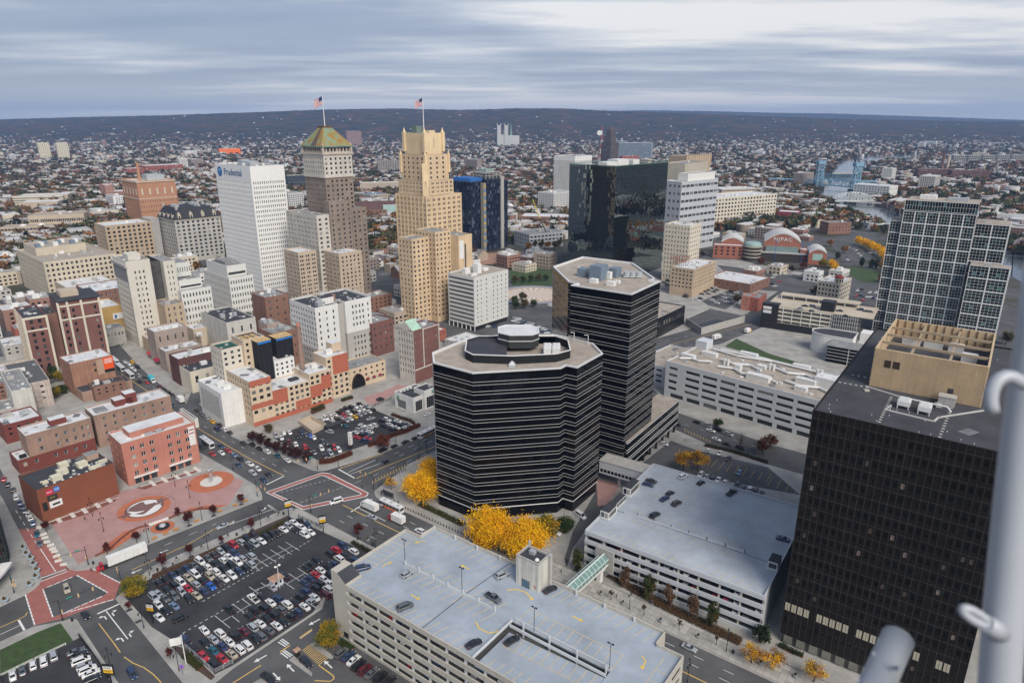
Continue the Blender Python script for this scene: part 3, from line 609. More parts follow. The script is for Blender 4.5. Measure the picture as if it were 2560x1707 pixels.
# the big mirror-glass tower
fx,fy,fa,fW,fD,fH=(95.8,644.4,48,93.5,53.8,109)
B=Bld('mirror_glass_tower','broad mirror black glass tower reflecting the city, behind the helipad tower','office tower',fx,fy,fa)
mirror=mat('mirror_glass',(.25,.28,.265),.02,0,fine=0,metal=1.0)
core=MB();core.box(.2,fW-.2,.2,fD-.2,0,fH-2);B.part('core',core,[glassk])
panes=[];nz=27;ph=fH/nz;rr=random.Random(11)
def tilted(w_,h_,m):
 b=MB();e=[rr.uniform(-.03,.03)for _ in range(2)];e3=e[0]+e[1]
 b.add([(0,0,0),(w_,e[0],0),(w_,e3,h_),(0,e[1],h_)]);return b
variants=[tilted(1,1,0)for _ in range(14)]
NF,NL=42,26;pmesh={}
for face,nn,LL in(('f',NF,fW),('l',NL,fD)):
 pw_=LL/nn;pmesh[face]=[]
 for v in variants:
  b=MB();b.add([(x*(pw_-.10),y,z*(ph-.14))for x,y,z in v.v]);pmesh[face].append(b.mesh('pane',[mirror]))
cnt=0;rest=MB()
for k in range(nz):
 for face,nn,LL in(('f',NF,fW),('l',NL,fD)):
  pw_=LL/nn
  for j in range(nn):
   P=(j*pw_+.05,0,k*ph+.07)if face=='f' else(0,LL-j*pw_-.05,k*ph+.07);a=0 if face=='f' else-math.pi/2
   if k>=nz-9 and cnt<300 and(j+k)%2==0:ob('pane',rr.choice(pmesh[face]),B.root,P,a);cnt+=1
   else:
    v=rr.choice(variants).v;c_,s_=math.cos(a),math.sin(a)
    rest.add([(P[0]+x*(pw_-.1)*c_-y*s_,P[1]+x*(pw_-.1)*s_+y*c_,P[2]+z*(ph-.14))for x,y,z in v])
B.part('mirror_panes',rest,[mirror],kind='stuff')
for a_ in((fW,0,fW,fD),(0,fD,fW,fD)):
 pass
b=MB();b.box(0,fW,0,.5,fH,fH+.6);b.box(0,.5,.5,fD,fH,fH+.6);b.box(fW-.5,fW,.5,fD,fH,fH+.6);b.box(.5,fW-.5,fD-.5,fD,fH,fH+.6);B.part('parapet',b,[mat('green_edge',(.14,.25,.20),.4,0)])
r=MB();r.add([(.5,.5,fH-2),(fW-.5,.5,fH-2),(fW-.5,fD-.5,fH-2),(.5,fD-.5,fH-2)]);B.part('roof',r,[roofg])
for xx,yy,w_,d_,h_ in((24,26,18,10,4.2),(48,30,20,12,5.6),(70,28,12,10,4.6)):b=MB();b.box(-w_/2,w_/2,-d_/2,d_/2,0,h_);B.part('plant_house',b,[white],(xx,yy,fH-2))
# white-gridded glass tower
def grid_face(B,p,q,z0,z1,nb,nv,big=.75,thin=.12,first=True,sub=5,subv=5,glassm=None,out=0):
 """white frame of nb x nv bays, each split in sub x subv panes by thin mullions; glass as panes"""
 L=math.dist(p,q);ux,uy=(q[0]-p[0])/L,(q[1]-p[1])/L;a=math.atan2(uy,ux);T=lambda t:(p[0]+ux*t,p[1]+uy*t)
 for k in range(nb+1):b=MB();t=k*L/nb;b.box(t-big/2+(big/2 if k==0 else 0),t+big/2-(big/2 if k==nb else 0),-.45,0,z0,z1);B.part('frame_post',b,[alu],(*p,0),a)
 for k in range(nv+1):b=MB();z=z0+(z1-z0)*k/nv;b.box(0,L,-.35,0,z-big/2+(big/2 if k==0 else 0),z+big/2-(big/2 if k==nv else 0));B.part('frame_beam',b,[alu],(*p,0),a)
 m=MB()
 for k in range(nb*sub):
  if k%sub:t=k*L/(nb*sub);m.box(t-thin/2,t+thin/2,-.15,0,z0,z1)
 for k in range(nv*subv):
  if k%subv:z=z0+(z1-z0)*k/(nv*subv);m.box(0,L,-.13,0,z-thin/2,z+thin/2)
 B.part('mullion_grid',m,[alu],(*p,0),a)
 pw_,ph_=L/(nb*sub),(z1-z0)/(nv*subv)
 for k in range(nb*sub):
  for j in range(nv*subv):B.win.append(((*T(k*pw_),z0+j*ph_),a,pw_,ph_,'glass'))
TEAL=[(0,(.002,.006,.007)),(.5,(.006,.020,.022)),(.8,(.012,.042,.046)),(.96,(.08,.16,.17))]  # teal of the glass reflections put into the near-black pane colours
GT={False:pane_mat('teal_pane',TEAL,.05,.4),True:pane_mat('teal_pane_mass',TEAL,.05,.4,attr=True)}
_o=win_mesh
def win_mesh(w,h,style,fm,gm):
 if style!='glass':return _o(w,h,style,fm,gm)
 key=(round(w,2),round(h,2),'glass',gm.name)
 if key not in _wm:b=MB();b.add([(0,-.02,0),(w,-.02,0),(w,-.02,h),(0,-.02,h)]);_wm[key]=b.mesh('pane',[gm])
 return _wm[key]
lx,ly=(273.3,481.1)
B=Bld('white_grid_tower','stepped glass tower with a heavy white frame grid at the river side','office tower',lx,ly,-36,glass=GT)
W1=43.0;b=MB();b.box(.1,W1-.1,.1,30,0,96.5);b.box(-7.4,-.1,2.1,28,0,82);b.box(W1+.1,W1+19,3.1,30,0,84);b.box(W1+2,W1+24,-7.9,2.9,0,58);B.part('core',b,[glassk])
grid_face(B,(0,0),(W1,0),0,89.6,6,11,sub=4,subv=4);grid_face(B,(0,0),(W1,0),90.2,97,1,1,.4,sub=26,subv=2);grid_face(B,(-7.5,2),(-.1,2),0,82,1,10,sub=4,subv=4)
grid_face(B,(W1,3),(W1+19,3),0,84,2,10,sub=5,subv=4);grid_face(B,(W1+19.1,3),(W1+19.1,30),0,84,3,10,.5,sub=4,subv=4);grid_face(B,(W1+2,-8),(W1+24,-8),0,58,2,7,sub=5,subv=4);grid_face(B,(W1+24.1,-8),(W1+24.1,3),0,58,1,7,.5,sub=5,subv=4)
for P_,zz in((((0,0),(W1,0),(W1,30),(0,30)),97.02),(((W1,3),(W1+19,3),(W1+19,30),(W1,30)),84.1),(((W1+2,-8),(W1+24,-8),(W1+24,3),(W1+2,3)),58.1),(((-7.5,2),(0,2),(0,28),(-7.5,28)),82.1)):r=MB();r.add([(*p,zz)for p in P_]);B.part('roof',r,[gravel])
B.unit(12,16,97.05,10,8,2.6,white);B.unit(30,14,97.05,12,8,2,steel);B.unit(W1+4,14,84.15,3,2,1.2);B.unit(W1+12,-4,58.15,3,2,1.2);B.done()
# white slab tower with the insurance lettering
px_,py_,pa,pW,pD,pH=(-220.2,590,47,31.5,65.6,112.5)
wst=mat('white_marble',(.80,.79,.76),.6,.05,streak=.05)
B=Bld('white_office_slab','white office slab with blue round emblem and lettering at its top','office tower',px_,py_,pa,minpx=5,frame=FRAME)
B.block(0,pW,0,pD,0,pH,wst,F=EV(pW,15,.42,4,pH-12,24,.55,.5,'plain',1.2),Lf=EV(pD,30,.5,4,pH-13,24,.6,.6,'plain',2),roof=roofg,par=1.2)
for xx,yy,w_,d_ in((10,14,8,8),(18,36,10,14),(22,56,6,8)):b=MB();b.box(-w_/2,w_/2,-d_/2,d_/2,0,3.6);B.part('plant_house',b,[steel],(xx,yy,pH-1.2))
for k in range(10):B.unit(random.uniform(3,28),random.uniform(3,62),pH-1.2,2,2,2,white)
blue=mat('sign_blue',(.02,.11,.36),.5,0);text('lettering','Prudential',B.root,(-.12,32,pH-6.6),8.2,(R(90),0,R(-90)),mat('sign_navy',(.035,.10,.23),.5,0),.1)
b=MB();b.tube((0,0,0),(-.2,0,0),4.2,n=24);EM=B.part('emblem',b,[blue],(-.1,56.5,pH-6.6));b=MB();b.tube((-.2,.5,.8),(-.3,.5,.8),1.5,n=12);b.tube((-.2,-1.6,1.6),(-.3,-1.6,1.6),1.1,n=12);B.part('emblem_spot',b,[mat('sign_pale_blue',(.16,.42,.70),.5,0)],parent=EM)  # two paler blue discs on the round emblem
b=MB();b.box(-.2,-.1,-2.6,2.6,-.2,.2);B.part('emblem_bar',b,[mat('sign_pale_blue')],parent=EM,loc=(-.2,0,-2));B.done()
# brown-brick tower with the copper pyramid
nx,ny,na,nW,nD,nH=(-153.6,575,47,23.1,36.2,107.8)
nst=mat('grey_buff_stone',(.50,.44,.37),.85,.12,.08,streak=.15);nbr=mat('taupe_brick',(.27,.215,.175),.9,.16,.06,streak=.2);nlt=mat('pale_stone',(.56,.52,.46),.85,.12,.08,streak=.15)
B=Bld('pyramid_roof_tower','taupe brick tower with a green and rust copper pyramid roof','skyscraper',nx,ny,na,minpx=5)
S=27.0;D_=31.0
B.block(0,S,0,D_,0,104,nbr,F=EV(S,6,.38,62,103,11,.5,.3),Lf=EV(D_,10,.42,62,103,11,.5,.3),roof=None,par=.3)
B.trim(0,S,0,D_,104,.9,.7,nst);B.block(-.2,S+.2,-.2,D_+.2,104.9,122.5,nlt,F=EV(S+.4,6,.4,106,121,4,.5,.4),Lf=EV(D_+.4,9,.5,106,121,4,.72,.9,'plain'),par=.3);B.trim(0,S,0,D_,122.5,1.0,1.0,nst)
B.block(.6,S-.6,.6,D_-.6,123.5,128.6,nst,F=EV(S-1.2,8,.62,124,128.4,1,.7,.9,'plain'),Lf=EV(D_-1.2,9,.62,124,128.4,1,.7,.9,'plain'),par=.2);B.trim(0,S,0,D_,128.6,.8,1.3,mat('verdigris',(.20,.30,.25),.8,.35,.25))
def copper():
 m=mat('copper_roof',(.24,.27,.18),.7,.2,.12);N=m.node_tree.nodes;L=m.node_tree.links;b=N['Principled BSDF']
 tc=N.new('ShaderNodeTexCoord');n=N.new('ShaderNodeTexNoise');n.inputs['Scale'].default_value=.11;n.inputs['Detail'].default_value=6;mp=N.new('ShaderNodeMapping');mp.inputs['Scale'].default_value=(1.4,1.4,.25);L.new(tc.outputs['Object'],mp.inputs[0]);L.new(mp.outputs[0],n.inputs['Vector'])
 rp=N.new('ShaderNodeValToRGB');e=rp.color_ramp;e.elements[0].position=.38;e.elements[0].color=(.19,.29,.21,1);e.elements[1].position=.60;e.elements[1].color=(.30,.17,.045,1);k=e.elements.new(.5);k.color=(.27,.24,.09,1)
 L.new(n.outputs['Fac'],rp.inputs['Fac']);L.new(rp.outputs[0],b.inputs['Base Color']);return m
zt,zb=143.6,129.4;t=.30;q4=[(-1.2,-1.2),(S+1.2,-1.2),(S+1.2,D_+1.2),(-1.2,D_+1.2)];q5=[(S/2-S*t/2,D_/2-3.6),(S/2+S*t/2,D_/2-3.6),(S/2+S*t/2,D_/2+3.6),(S/2-S*t/2,D_/2+3.6)]
b=MB()
for k in range(4):j=(k+1)%4;b.add([(*q4[k],zb),(*q4[j],zb),(*q5[j],zt),(*q5[k],zt)])
b.add([(*p,zt)for p in q5]);RF=B.part('pyramid_roof',b,[copper()])
def onface(k,f0,f1,dz=.12):
 j=(k+1)%4;a0,a1=Vector((*q4[k],zb+dz)),Vector((*q4[j],zb+dz));c0,c1=Vector((*q5[k],zt+dz)),Vector((*q5[j],zt+dz));return[tuple(a0.lerp(a1,f0)),tuple(a0.lerp(a1,f1)),tuple(c0.lerp(c1,f1)),tuple(c0.lerp(c1,f0))]
b=MB();b.add(onface(3,.48,.72));B.part('patched_panel',b,[mat('brown_patch',(.10,.065,.06),.8,.1)],parent=RF)
for k in(0,3):
 for f in range(1,14):P=onface(k,f/14-.004,f/14+.004,.16);b=MB();b.add(P);B.part('roof_seam',b,[copper()],parent=RF)
b=MB();b.box(S/2-4.4,S/2+4.4,D_/2-4,D_/2+4,zt,zt+1.2);B.part('roof_lantern',b,[mat('rust_brown')],parent=RF)
for xx in(0,S):
 for yy in(0,D_):b=MB();b.box(xx-.8,xx+.8,yy-.8,yy+.8,123,130.2);b.tube((xx,yy,130.2),(xx,yy,132),.7,.1,6);B.part('finial',b,[nst])
wx,wy=(-17,-29.5)
B.block(-4,17,-9,-.3,0,86,nbr,F=EV(21,4,.35,6,84,20,.5),Lf=EV(8.7,2,.35,6,84,20,.5),roof=roofg)
B.block(17.3,32,-9,20,0,79,nbr,F=EV(14.7,3,.4,6,77,18,.5),roof=roofg);B.block(-16,-4.3,-8,40,0,76,nlt,F=EV(11.7,2,.4,6,74,18,.5),Lf=PR(48,9,.55,6,74,18,.5),roof=roofg)
B.block(-12,10,-30,-8.3,0,47,mat('buff_stone',(.52,.42,.32),.85,.12,.08,streak=.12),F=EV(22,5,.4,4,45,12,.5,.25,'sash',1.5),Lf=PR(21.7,4,.6,4,45,12,.5),roof=roofw,par=1.0)
B.block(-40,-24,-16,6,0,50,mat('buff_stone'),F=PR(16,3,.6,4,48,13,.5),Lf=PR(22,4,.6,4,48,13,.5),roof=roofw,par=1.0)
b=MB();b.tube((0,0,0),(0,0,23.6),.42,.22,8);B.part('flagpole',b,[white],(S/2,D_/2,zt+1.2));B.done()
def flag(x,y,z,ang,w_,h_,lbl):
 t=thing('flag',lbl,'flag',x,y,ang,z)
 red,wht,nvy=mat('flag_red',(.45,.05,.07),.8,.1),mat('flag_white',(.72,.68,.68),.8,.05),mat('flag_blue',(.02,.045,.12),.8,.1)
 def cloth(u0,u1,v0,v1,m,nm,dy=0):
  b=MB();n=8
  for k in range(n):
   a,c=u0+(u1-u0)*k/n,u0+(u1-u0)*(k+1)/n
   f=lambda u,v:(u*w_*.86,math.sin(u*7)*.3*u+dy,-(1-v)*h_-u*h_*.62)
   b.add([f(a,v0),f(c,v0),f(c,v1),f(a,v1)]);
  ob(nm,b.mesh(nm,[m]),t)
 for k in range(13):cloth(0 if k<6 else.4,1,(k)/13,(k+1)/13,red if k%2==0 else wht,'stripe')if k>=6 else cloth(0,1,k/13,(k+1)/13,red if k%2==0 else wht,'stripe')
 cloth(0,.4,6/13,1,nvy,'canton');b=MB()
 for r_ in range(4):
  for c_ in range(5):
   u,v=.04+c_*.075,6.6/13+r_*.12;f=(u*w_*.86,math.sin(u*7)*.3*u-.04,-(1-v)*h_-u*h_*.62);b.add([(f[0],f[1],f[2]),(f[0]+.22,f[1],f[2]),(f[0]+.22,f[1],f[2]+.22),(f[0],f[1],f[2]+.22)])
 ob('stars',b.mesh('stars',[wht]),t)
ca,sa=math.cos(R(na)),math.sin(R(na));FX,FY=nx+S/2*ca-D_/2*sa,ny+S/2*sa+D_/2*ca
flag(FX-.4,FY,zt+24.6,180,8.2,6.2,'larger striped flag flying from the pole on the pyramid roof')
# cream stepped tower
rx,ry,ra,rW,rD,rH=(-66.3,535,49,39.7,36.3,93.5)
crm=mat('cream_brick',(.65,.485,.31),.85,.12,.07,streak=.16);crl=mat('cream_terracotta',(.74,.57,.35),.8,.1,.08,streak=.14)
B=Bld('cream_stepped_tower','tall cream brick art deco tower with stepped crown and corner pinnacles','skyscraper',rx,ry,ra,minpx=5)
W,D=38.0,36.0
B.block(0,W,0,D,0,93.5,crm,F=PR(W,7,.5,14,92,21,.5),Lf=PR(D,8,.5,14,92,21,.5),roof=roofw,par=.9,cap=crl)
B.block(2.4,W-6,2.4,D-1.5,93.5,104.5,crm,F=PR(W-8.4,6,.5,94.5,104,3,.52),Lf=PR(D-3.9,8,.5,94.5,104,3,.52),par=.9,cap=crl)
B.block(4.2,W-9,4.2,D-3.5,104.5,124,crm,F=EV(W-13.2,3,.3,105,123,5,.5,.3,'pair',2.5),Lf=EV(D-7.7,5,.34,105,123,5,.5,.3,'pair',1),par=.9,cap=crl)
B.block(6.6,W-12.5,6.6,D-6,124,140,crl,F=EV(W-19.1,1,.05,128,137,1,.8,.5,'plain',4),Lf=EV(D-12.6,3,.06,128,137,1,.8,.5,'plain',3),roof=roofw,par=1.2)
for x0,y0,zz,h,s in[(6.6,6.6,138,6,1.3),(W-12.5,6.6,138,6,1.3),(6.6,D-6,138,6,1.3),(W-12.5,D-6,138,6,1.3),(4.2,4.2,122,5,1.0),(W-9,4.2,122,5,1.0),(4.2,D-3.5,122,5,1.0)]:
 b=MB();b.box(x0-s,x0+s,y0-s,y0+s,zz-12,zz+h*.45);b.tube((x0,y0,zz+h*.45),(x0,y0,zz+h),s*.9,.15,8);B.part('pinnacle',b,[crl])
for x0,y0,z0_,z1_ in((1.6,1.6,88,101),(3.2,3.2,100,118)):b=MB();b.prism([(x0-2,y0+1.5),(x0+1.5,y0-2),(x0+2.5,y0-1),(x0-1,y0+2.5)],z0_,z1_);B.part('corner_turret',b,[crl])
for k in range(8):b=MB();t=k*W/7;b.box(t-.22,t+.22,-.25,0,14,93.6);B.part('pier',b,[crl])
for k in range(9):b=MB();t=k*D/8;b.box(-.25,0,t-.22,t+.22,14,93.6);B.part('pier',b,[crl])
b=MB();b.box(0,7,0,6,0,6.2);B.part('plant_house',b,[mat('grey_louvre',(.16,.20,.18),.6,.1)],(8,17,139));b=MB();b.box(0,6,0,6,0,3);B.part('plant_house',b,[crl],(14,9,138.9))
b=MB();b.tube((0,0,0),(0,0,26),.4,.2,8);B.part('flagpole',b,[white],(13,14,140));B.block(.05,W-.05,-.4,-.05,0,13,mat('brown_base',(.17,.11,.075),.8,.15),F=EV(W-.1,7,.6,1,12.5,4,.6,.2,'mul3'),par=.2)
# stepped wing in front
B.block(-13,3,-23,-.5,0,70,crm,F=EV(16,4,.42,4,69,18,.5),Lf=EV(22.5,6,.42,4,69,18,.5),roof=roofg,par=.8);B.block(3.2,18,-31,-.6,0,66,crm,F=EV(14.8,1,.12,4,62,1,.9),Lf=EV(8,3,.42,4,64,17,.5),roof=roofg,par=.8)
B.block(-30,-13.3,-16,-.5,0,66,crm,F=EV(16.7,4,.45,4,65,17,.52),Lf=EV(15.5,4,.42,4,65,17,.5),roof=roofg);B.block(18.3,24,-26,-.6,0,46,crm,F=EV(5.7,1,.3,4,44,9,.5),roof=roofg)
b=MB();b.box(4.2,8.6,-31.15,-31,48,62);B.part('white_banner',b,[white]);B.done()
ca,sa=math.cos(R(ra)),math.sin(R(ra));flag(rx+13*ca-14*sa-.4,ry+13*sa+14*ca,165.8,180,6.6,5.2,'smaller striped flag flying above the cream stepped tower')
# ---------------------------------------------------------------- parking garages
deckm=mat('blue_grey_deck_coating',(.33,.37,.42),.8,.20,.10,fine=.06);gconc=mat('beige_garage_concrete',(.50,.465,.40),.9,.08,.1,streak=.08);gwht=mat('white_garage_concrete',(.58,.60,.61),.85,.06,.1)
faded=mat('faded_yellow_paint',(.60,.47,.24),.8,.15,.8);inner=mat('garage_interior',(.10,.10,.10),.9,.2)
GX,GY,GA=-53.7,171.5,-36.5
B=Bld('parking_garage','open concrete parking garage with seven tiers and yellow lined blue grey roof deck','parking garage',GX,GY,GA)
def deck_lines(B,L,z,m,wd=.13):
 b=MB()
 for a,c in L:b.bar((*a,z),(*c,z),wd,.012)
 return b
outl=[(0,0),(97,0),(97,32.4),(89.6,32.4),(89.6,37.7),(6.5,37.7),(6.5,31),(0,31)]
tiers=6;fh=20/tiers
for t in range(1,tiers+1):
 z=t*fh
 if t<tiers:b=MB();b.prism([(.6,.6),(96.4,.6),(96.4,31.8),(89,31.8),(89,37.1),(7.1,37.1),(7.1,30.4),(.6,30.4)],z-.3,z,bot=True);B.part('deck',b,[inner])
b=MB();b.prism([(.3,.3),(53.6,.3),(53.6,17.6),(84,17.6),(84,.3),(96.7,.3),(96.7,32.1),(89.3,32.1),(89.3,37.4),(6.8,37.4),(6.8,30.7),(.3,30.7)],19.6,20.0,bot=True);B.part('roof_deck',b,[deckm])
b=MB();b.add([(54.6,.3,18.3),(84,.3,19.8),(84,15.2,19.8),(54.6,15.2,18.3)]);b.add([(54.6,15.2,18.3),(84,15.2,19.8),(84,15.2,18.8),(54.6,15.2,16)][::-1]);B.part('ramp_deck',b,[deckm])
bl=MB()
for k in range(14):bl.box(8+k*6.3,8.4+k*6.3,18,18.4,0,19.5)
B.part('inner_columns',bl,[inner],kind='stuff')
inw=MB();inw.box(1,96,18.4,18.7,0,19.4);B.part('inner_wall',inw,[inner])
# front: corner stair tower then bays
b=MB();b.box(0,6.4,0,6,0,20.9);b.box(.35,6.05,.35,5.65,20.9,20.95);B.part('stair_tower',b,[gconc]);b=MB();b.add([(0,4.2,20.9),(6.4,4.2,20.9),(6.4,1.2,23.3),(0,1.2,23.3)]);b.add([(0,1.2,23.3),(6.4,1.2,23.3),(6.4,0,20.9),(0,0,20.9)]);b.add([(0,0,20.9),(0,4.2,20.9),(0,1.2,23.3)][::-1]);b.add([(6.4,0,20.9),(6.4,4.2,20.9),(6.4,1.2,23.3)]);
HT_=MB();HT_.box(0,2.6,-.0,5.8,20.9,21.2);HT_.prism([(0,0),(6,0),(6,2.6),(0,2.6)],20.9,21.3)
st=MB();st.prism([(.0,.0),(2.8,.0),(2.8,5.6),(.0,5.6)],20.95,23.4);st.add([(2.8,0,23.4),(2.8,5.6,23.4),(6.2,5.6,21.0),(6.2,0,21.0)],1);st.add([(2.8,0,20.95),(6.2,0,21),(2.8,0,23.4)]);st.add([(6.2,5.6,21),(2.8,5.6,20.95),(2.8,5.6,23.4)])
B.part('stair_hut',st,[gconc,tar]);B.part('hut_window',MB().box(0,.1,0,2.2,0,1.4),[FRAMED],(2.75,1.4,21.6))
bay=(97-6.4)/14
for t in range(tiers):
 for k in range(14):
  x0=6.4+k*bay;z=(t+1)*fh
  if t==tiers-1 and False:continue
  b=MB();b.box(x0+.02,x0+bay-.02,-.12,.2,z-.75,z+.95);B.part('spandrel',b,[gconc])
for k in range(15):
 for t in range(tiers):
  x0=6.4+k*bay;b=MB();b.box(x0-.28,x0+.28,.2,.75,t*fh,t*fh+fh-.8);B.part('column',b,[gwht])
b=MB();b.box(6.4,97,-.1,.2,0,1.0);B.part('base_wall',b,[gconc]);b=MB();b.box(3.6,5.6,-.1,-.02,1.2,3);B.part('window',b,[GLASS[False]])
# street side and ends: stepped parapet, sides
b=MB();b.box(0,.3,6,31,0,21);b.box(.3,6.5,30.7,31,0,21);b.box(6.5,6.8,31,37.7,0,21);B.part('side_wall',b,[gconc])
for k in range(11):b=MB();x0=6.8+k*7.53;b.box(x0,x0+7.48,37.4,37.75,0,21.0+(k%2)*.25);B.part('street_panel',b,[gconc])
b=MB();b.box(89.3,89.6,32.4,37.7,0,21);b.box(89.6,97,32.1,32.4,0,21);B.part('side_wall',b,[gconc])
for t in range(tiers):
 for k in range(5):z=(t+1)*fh;b=MB();b.box(96.7,97.05,k*6.4+.05,k*6.4+6.35,z-.75,z+.95);B.part('spandrel',b,[gconc])
for k in range(6):b=MB();b.box(96.3,96.8,k*6.3,k*6.3+.6,0,20);B.part('column',b,[gwht])
for k in range(9):b=MB();b.box(0,.45,0,.45,0,1.5);B.part('parapet_post',b,[gwht],(6.9+k*9.2,36.9,20))
# raised divider along the middle, ramp edges
for a,c in(((12.9,17.8),(47.5,17.8)),((54.4,18.2),(84,18.2)),((54.0,.5),(54.0,17.4)),((54.6,15.4),(84,15.4))):b=MB();b.bar((*a,20.45),(*c,20.45),.22,.9);B.part('divider',b,[gwht])
for k in range(7):b=MB();b.box(-.2,.2,-.2,.2,0,1.7);B.part('divider_post',b,[gwht],(12.9+k*5.8,17.8,20))
for k in range(4):b=MB();b.box(-.2,.2,-.2,.2,-3,1.7);B.part('divider_post',b,[gwht],(58+k*8.4,17.0,20))
b=MB();b.bar((36,.3,20.02),(36.4,17.6,20.02),.2,.03);b.bar((36.4,18,20.02),(38,37.4,20.02),.2,.03);B.part('expansion_joint',b,[black])
L=[]
for k in range(15):L.append(((8+k*2.9,.6),(9.4+k*2.9,5.6)))
for k in range(12):L+=[((15+k*2.9,12.6),(16.4+k*2.9,17.4)),((15+k*2.9,18.4),(16.4+k*2.9,23.2))]
for k in range(11):L.append(((9+k*2.9,32.2),(10.2+k*2.9,37.0)))
for k in range(11):L.append(((57+k*2.9,32),(58.4+k*2.9,37)))
for k in range(10):L.append(((.8,8+k*2.3),(5.6,8.4+k*2.3)))
L+=[((5.8,8),(5.8,31)),((55,24.4),(84,24.4)),((84,24.4),(84,18.4))]
for k in range(10):L.append(((55+k*2.9,18.6),(55+k*2.9,24.4)))
for k in range(6):L+=[((93,5+k*4),(96.6,5+k*4))]
L+=[((92.8,2),(92.8,30))]
for i,(a,c)in enumerate(L):b=MB();b.bar((*a,20.015),(*c,20.015),.16,.02);B.part('bay_line',b,[faded])
L=[((57+k*2.75,10.2),(57+k*2.75,15))for k in range(10)]+[((57+k*2.75,.8),(58+k*2.75,5.4))for k in range(10)]+[((56,10.1),(83,10.1))]
zr=lambda x:18.3+(x-54.6)/29.4*1.5+.03
for a,c in L:b=MB();b.bar((*a,zr(a[0])),(*c,zr(c[0])),.16,.02);B.part('bay_line',b,[faded])
def flat_arrow(pts,wd,head):
 b=MB()
 for a,c in zip(pts,pts[1:]):b.bar((*a,.01),(*c,.01),wd,.02)
 a,c=Vector(pts[-2]),Vector(pts[-1]);d=(c-a).normalized();n=Vector((-d.y,d.x))*head;e=c+d*head*1.7;b.add([(*(c-n),.022),(*e,.022),(*(c+n),.022)][::1]);return b
yel=mat('fresh_yellow_paint',(.72,.50,.09),.8,.1)
for pts,w_,h_ in(([(46,11.5),(48.5,10),(51.5,10.2),(53,11.8)],.38,.7),([(45,27),(47,29),(50,29.5),(52.6,28.4)],.38,.7),([(9.4,30.6),(8.2,30),(7.6,28.8)],.35,.7),([(8,13),(7.6,14.4),(8.2,15.6)],.35,.7),([(24,9),(26.4,9)],.4,.7),([(30,28),(27.6,28)],.4,.7),([(66,29),(68.4,29)],.4,.7),([(88,27),(89.6,26),(89.8,24)],.35,.7),([(74,8),(72,8)],.4,.7)):B.part('deck_arrow',flat_arrow(pts,w_,h_),[yel],(0,0,20.005 if pts[0][0]!=74 else 18.95))
# lift tower on the roof
b=MB();b.box(45.2,53,31.2,37.2,20,29.2);TW=B.part('lift_tower',b,[mat('stained_white_concrete',(.60,.58,.52),.9,.12,.2,streak=.28)]);r=MB();r.box(45.6,52.6,31.6,36.8,29.2,29.26);B.part('tower_roof',r,[tar],parent=TW)
for x0,x1,y0,y1 in((45.2,53,31.2,31.55),(45.2,45.55,31.55,37.2),(52.65,53,31.55,36.85),(45.55,53,36.85,37.2)):b=MB();b.box(x0,x1,y0,y1,29.2,29.9);B.part('tower_parapet',b,[concrete],parent=TW)
B.part('fin',MB().box(45.2,45.6,37.2,38.2,22,31),[concrete],parent=TW);B.part('fin',MB().box(50.2,53,37.2,37.6,22,30.6),[concrete],parent=TW);B.part('fin',MB().box(53,53.9,36.2,37.2,20,30.2),[concrete],parent=TW)
B.unit(48.4,35,29.26,1.8,1.3,1.2,steel);b=MB();b.dome((0,0,0),.7,.7,10,4);B.part('vent',b,[white],(51.2,33.2,29.26))
dg_=mat('doorway_blue_glass',(.10,.19,.25),.15,.1)
for k in range(3):B.part('door',MB().box(47.5+k*.85,48.25+k*.85,31.12,31.19,20.1,22.6),[dg_],parent=TW)
for k in range(4):B.part('door_jamb',MB().box(47.4+k*.85,47.5+k*.85,31.08,31.19,20.1,22.8),[FRAMED],parent=TW)
text('lettering','9',TW,(51.9,31.15,21.4),1.9,(R(90),0,0),mat('faded_red_paint',(.45,.16,.12),.8,.1),.02)
def lamp_head(name,x,y,z,h,arms=2,parent=None):
 b=MB();b.tube((0,0,0),(0,0,h),.09,.07,8);b.box(-.9,-.25,-.18,.18,h-.1,h+.12);b.box(.25,.9,-.18,.18,h-.1,h+.12);b.bar((-.3,0,h),(.3,0,h),.06,.06);return b
for i,(x,y)in enumerate(((12.9,17.8),(35.8,17.8),(61.5,17.0),(83.9,17.4))):b=lamp_head('',0,0,0,7.6);B.part('deck_lamp',b,[black],(x,y,21.4 if i<2 else 21))
B.done()
GAR1=(GX,GY,GA)
G2X,G2Y,G2A=25.3,205.0,-34.5
B=Bld('parking_garage','lower white ribbed parking garage with pale blue roof deck beside the dark tower','parking garage',G2X,G2Y,G2A)
rib=mat('ribbed_grey_panel',(.52,.54,.57),.7,.06,.1);W2,D2,H2=61.0,58.4,14.0
b=MB();b.box(.3,W2-.3,.3,18.4,H2-.5,H2);b.box(.3,W2-.3,18.6,D2-.3,H2-.2,H2+.25);B.part('roof_deck',b,[mat('pale_blue_deck',(.38,.415,.46),.8,.20,.09)])
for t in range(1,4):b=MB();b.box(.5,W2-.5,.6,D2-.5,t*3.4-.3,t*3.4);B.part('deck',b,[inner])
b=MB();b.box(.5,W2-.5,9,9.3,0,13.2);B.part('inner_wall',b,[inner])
for t in range(5):
 z=t*3.4
 for k in range(3):b=MB();x0,x1=k*W2/3+.02,(k+1)*W2/3-.02;b.box(x0,x1,0,.3,max(0,z-.6)if t else 0,z+1.15);[b.box(x0,x1,-.06,0,max(.1,z-.5)+j*.34,max(.1,z-.5)+j*.34+.16)for j in range(4 if t else 3)];B.part('spandrel',b,[rib])
for k in range(10):
 b=MB();x0=.2+k*6.7;b.box(x0,x0+.55,.3,.85,0,13.6);B.part('column',b,[gconc])
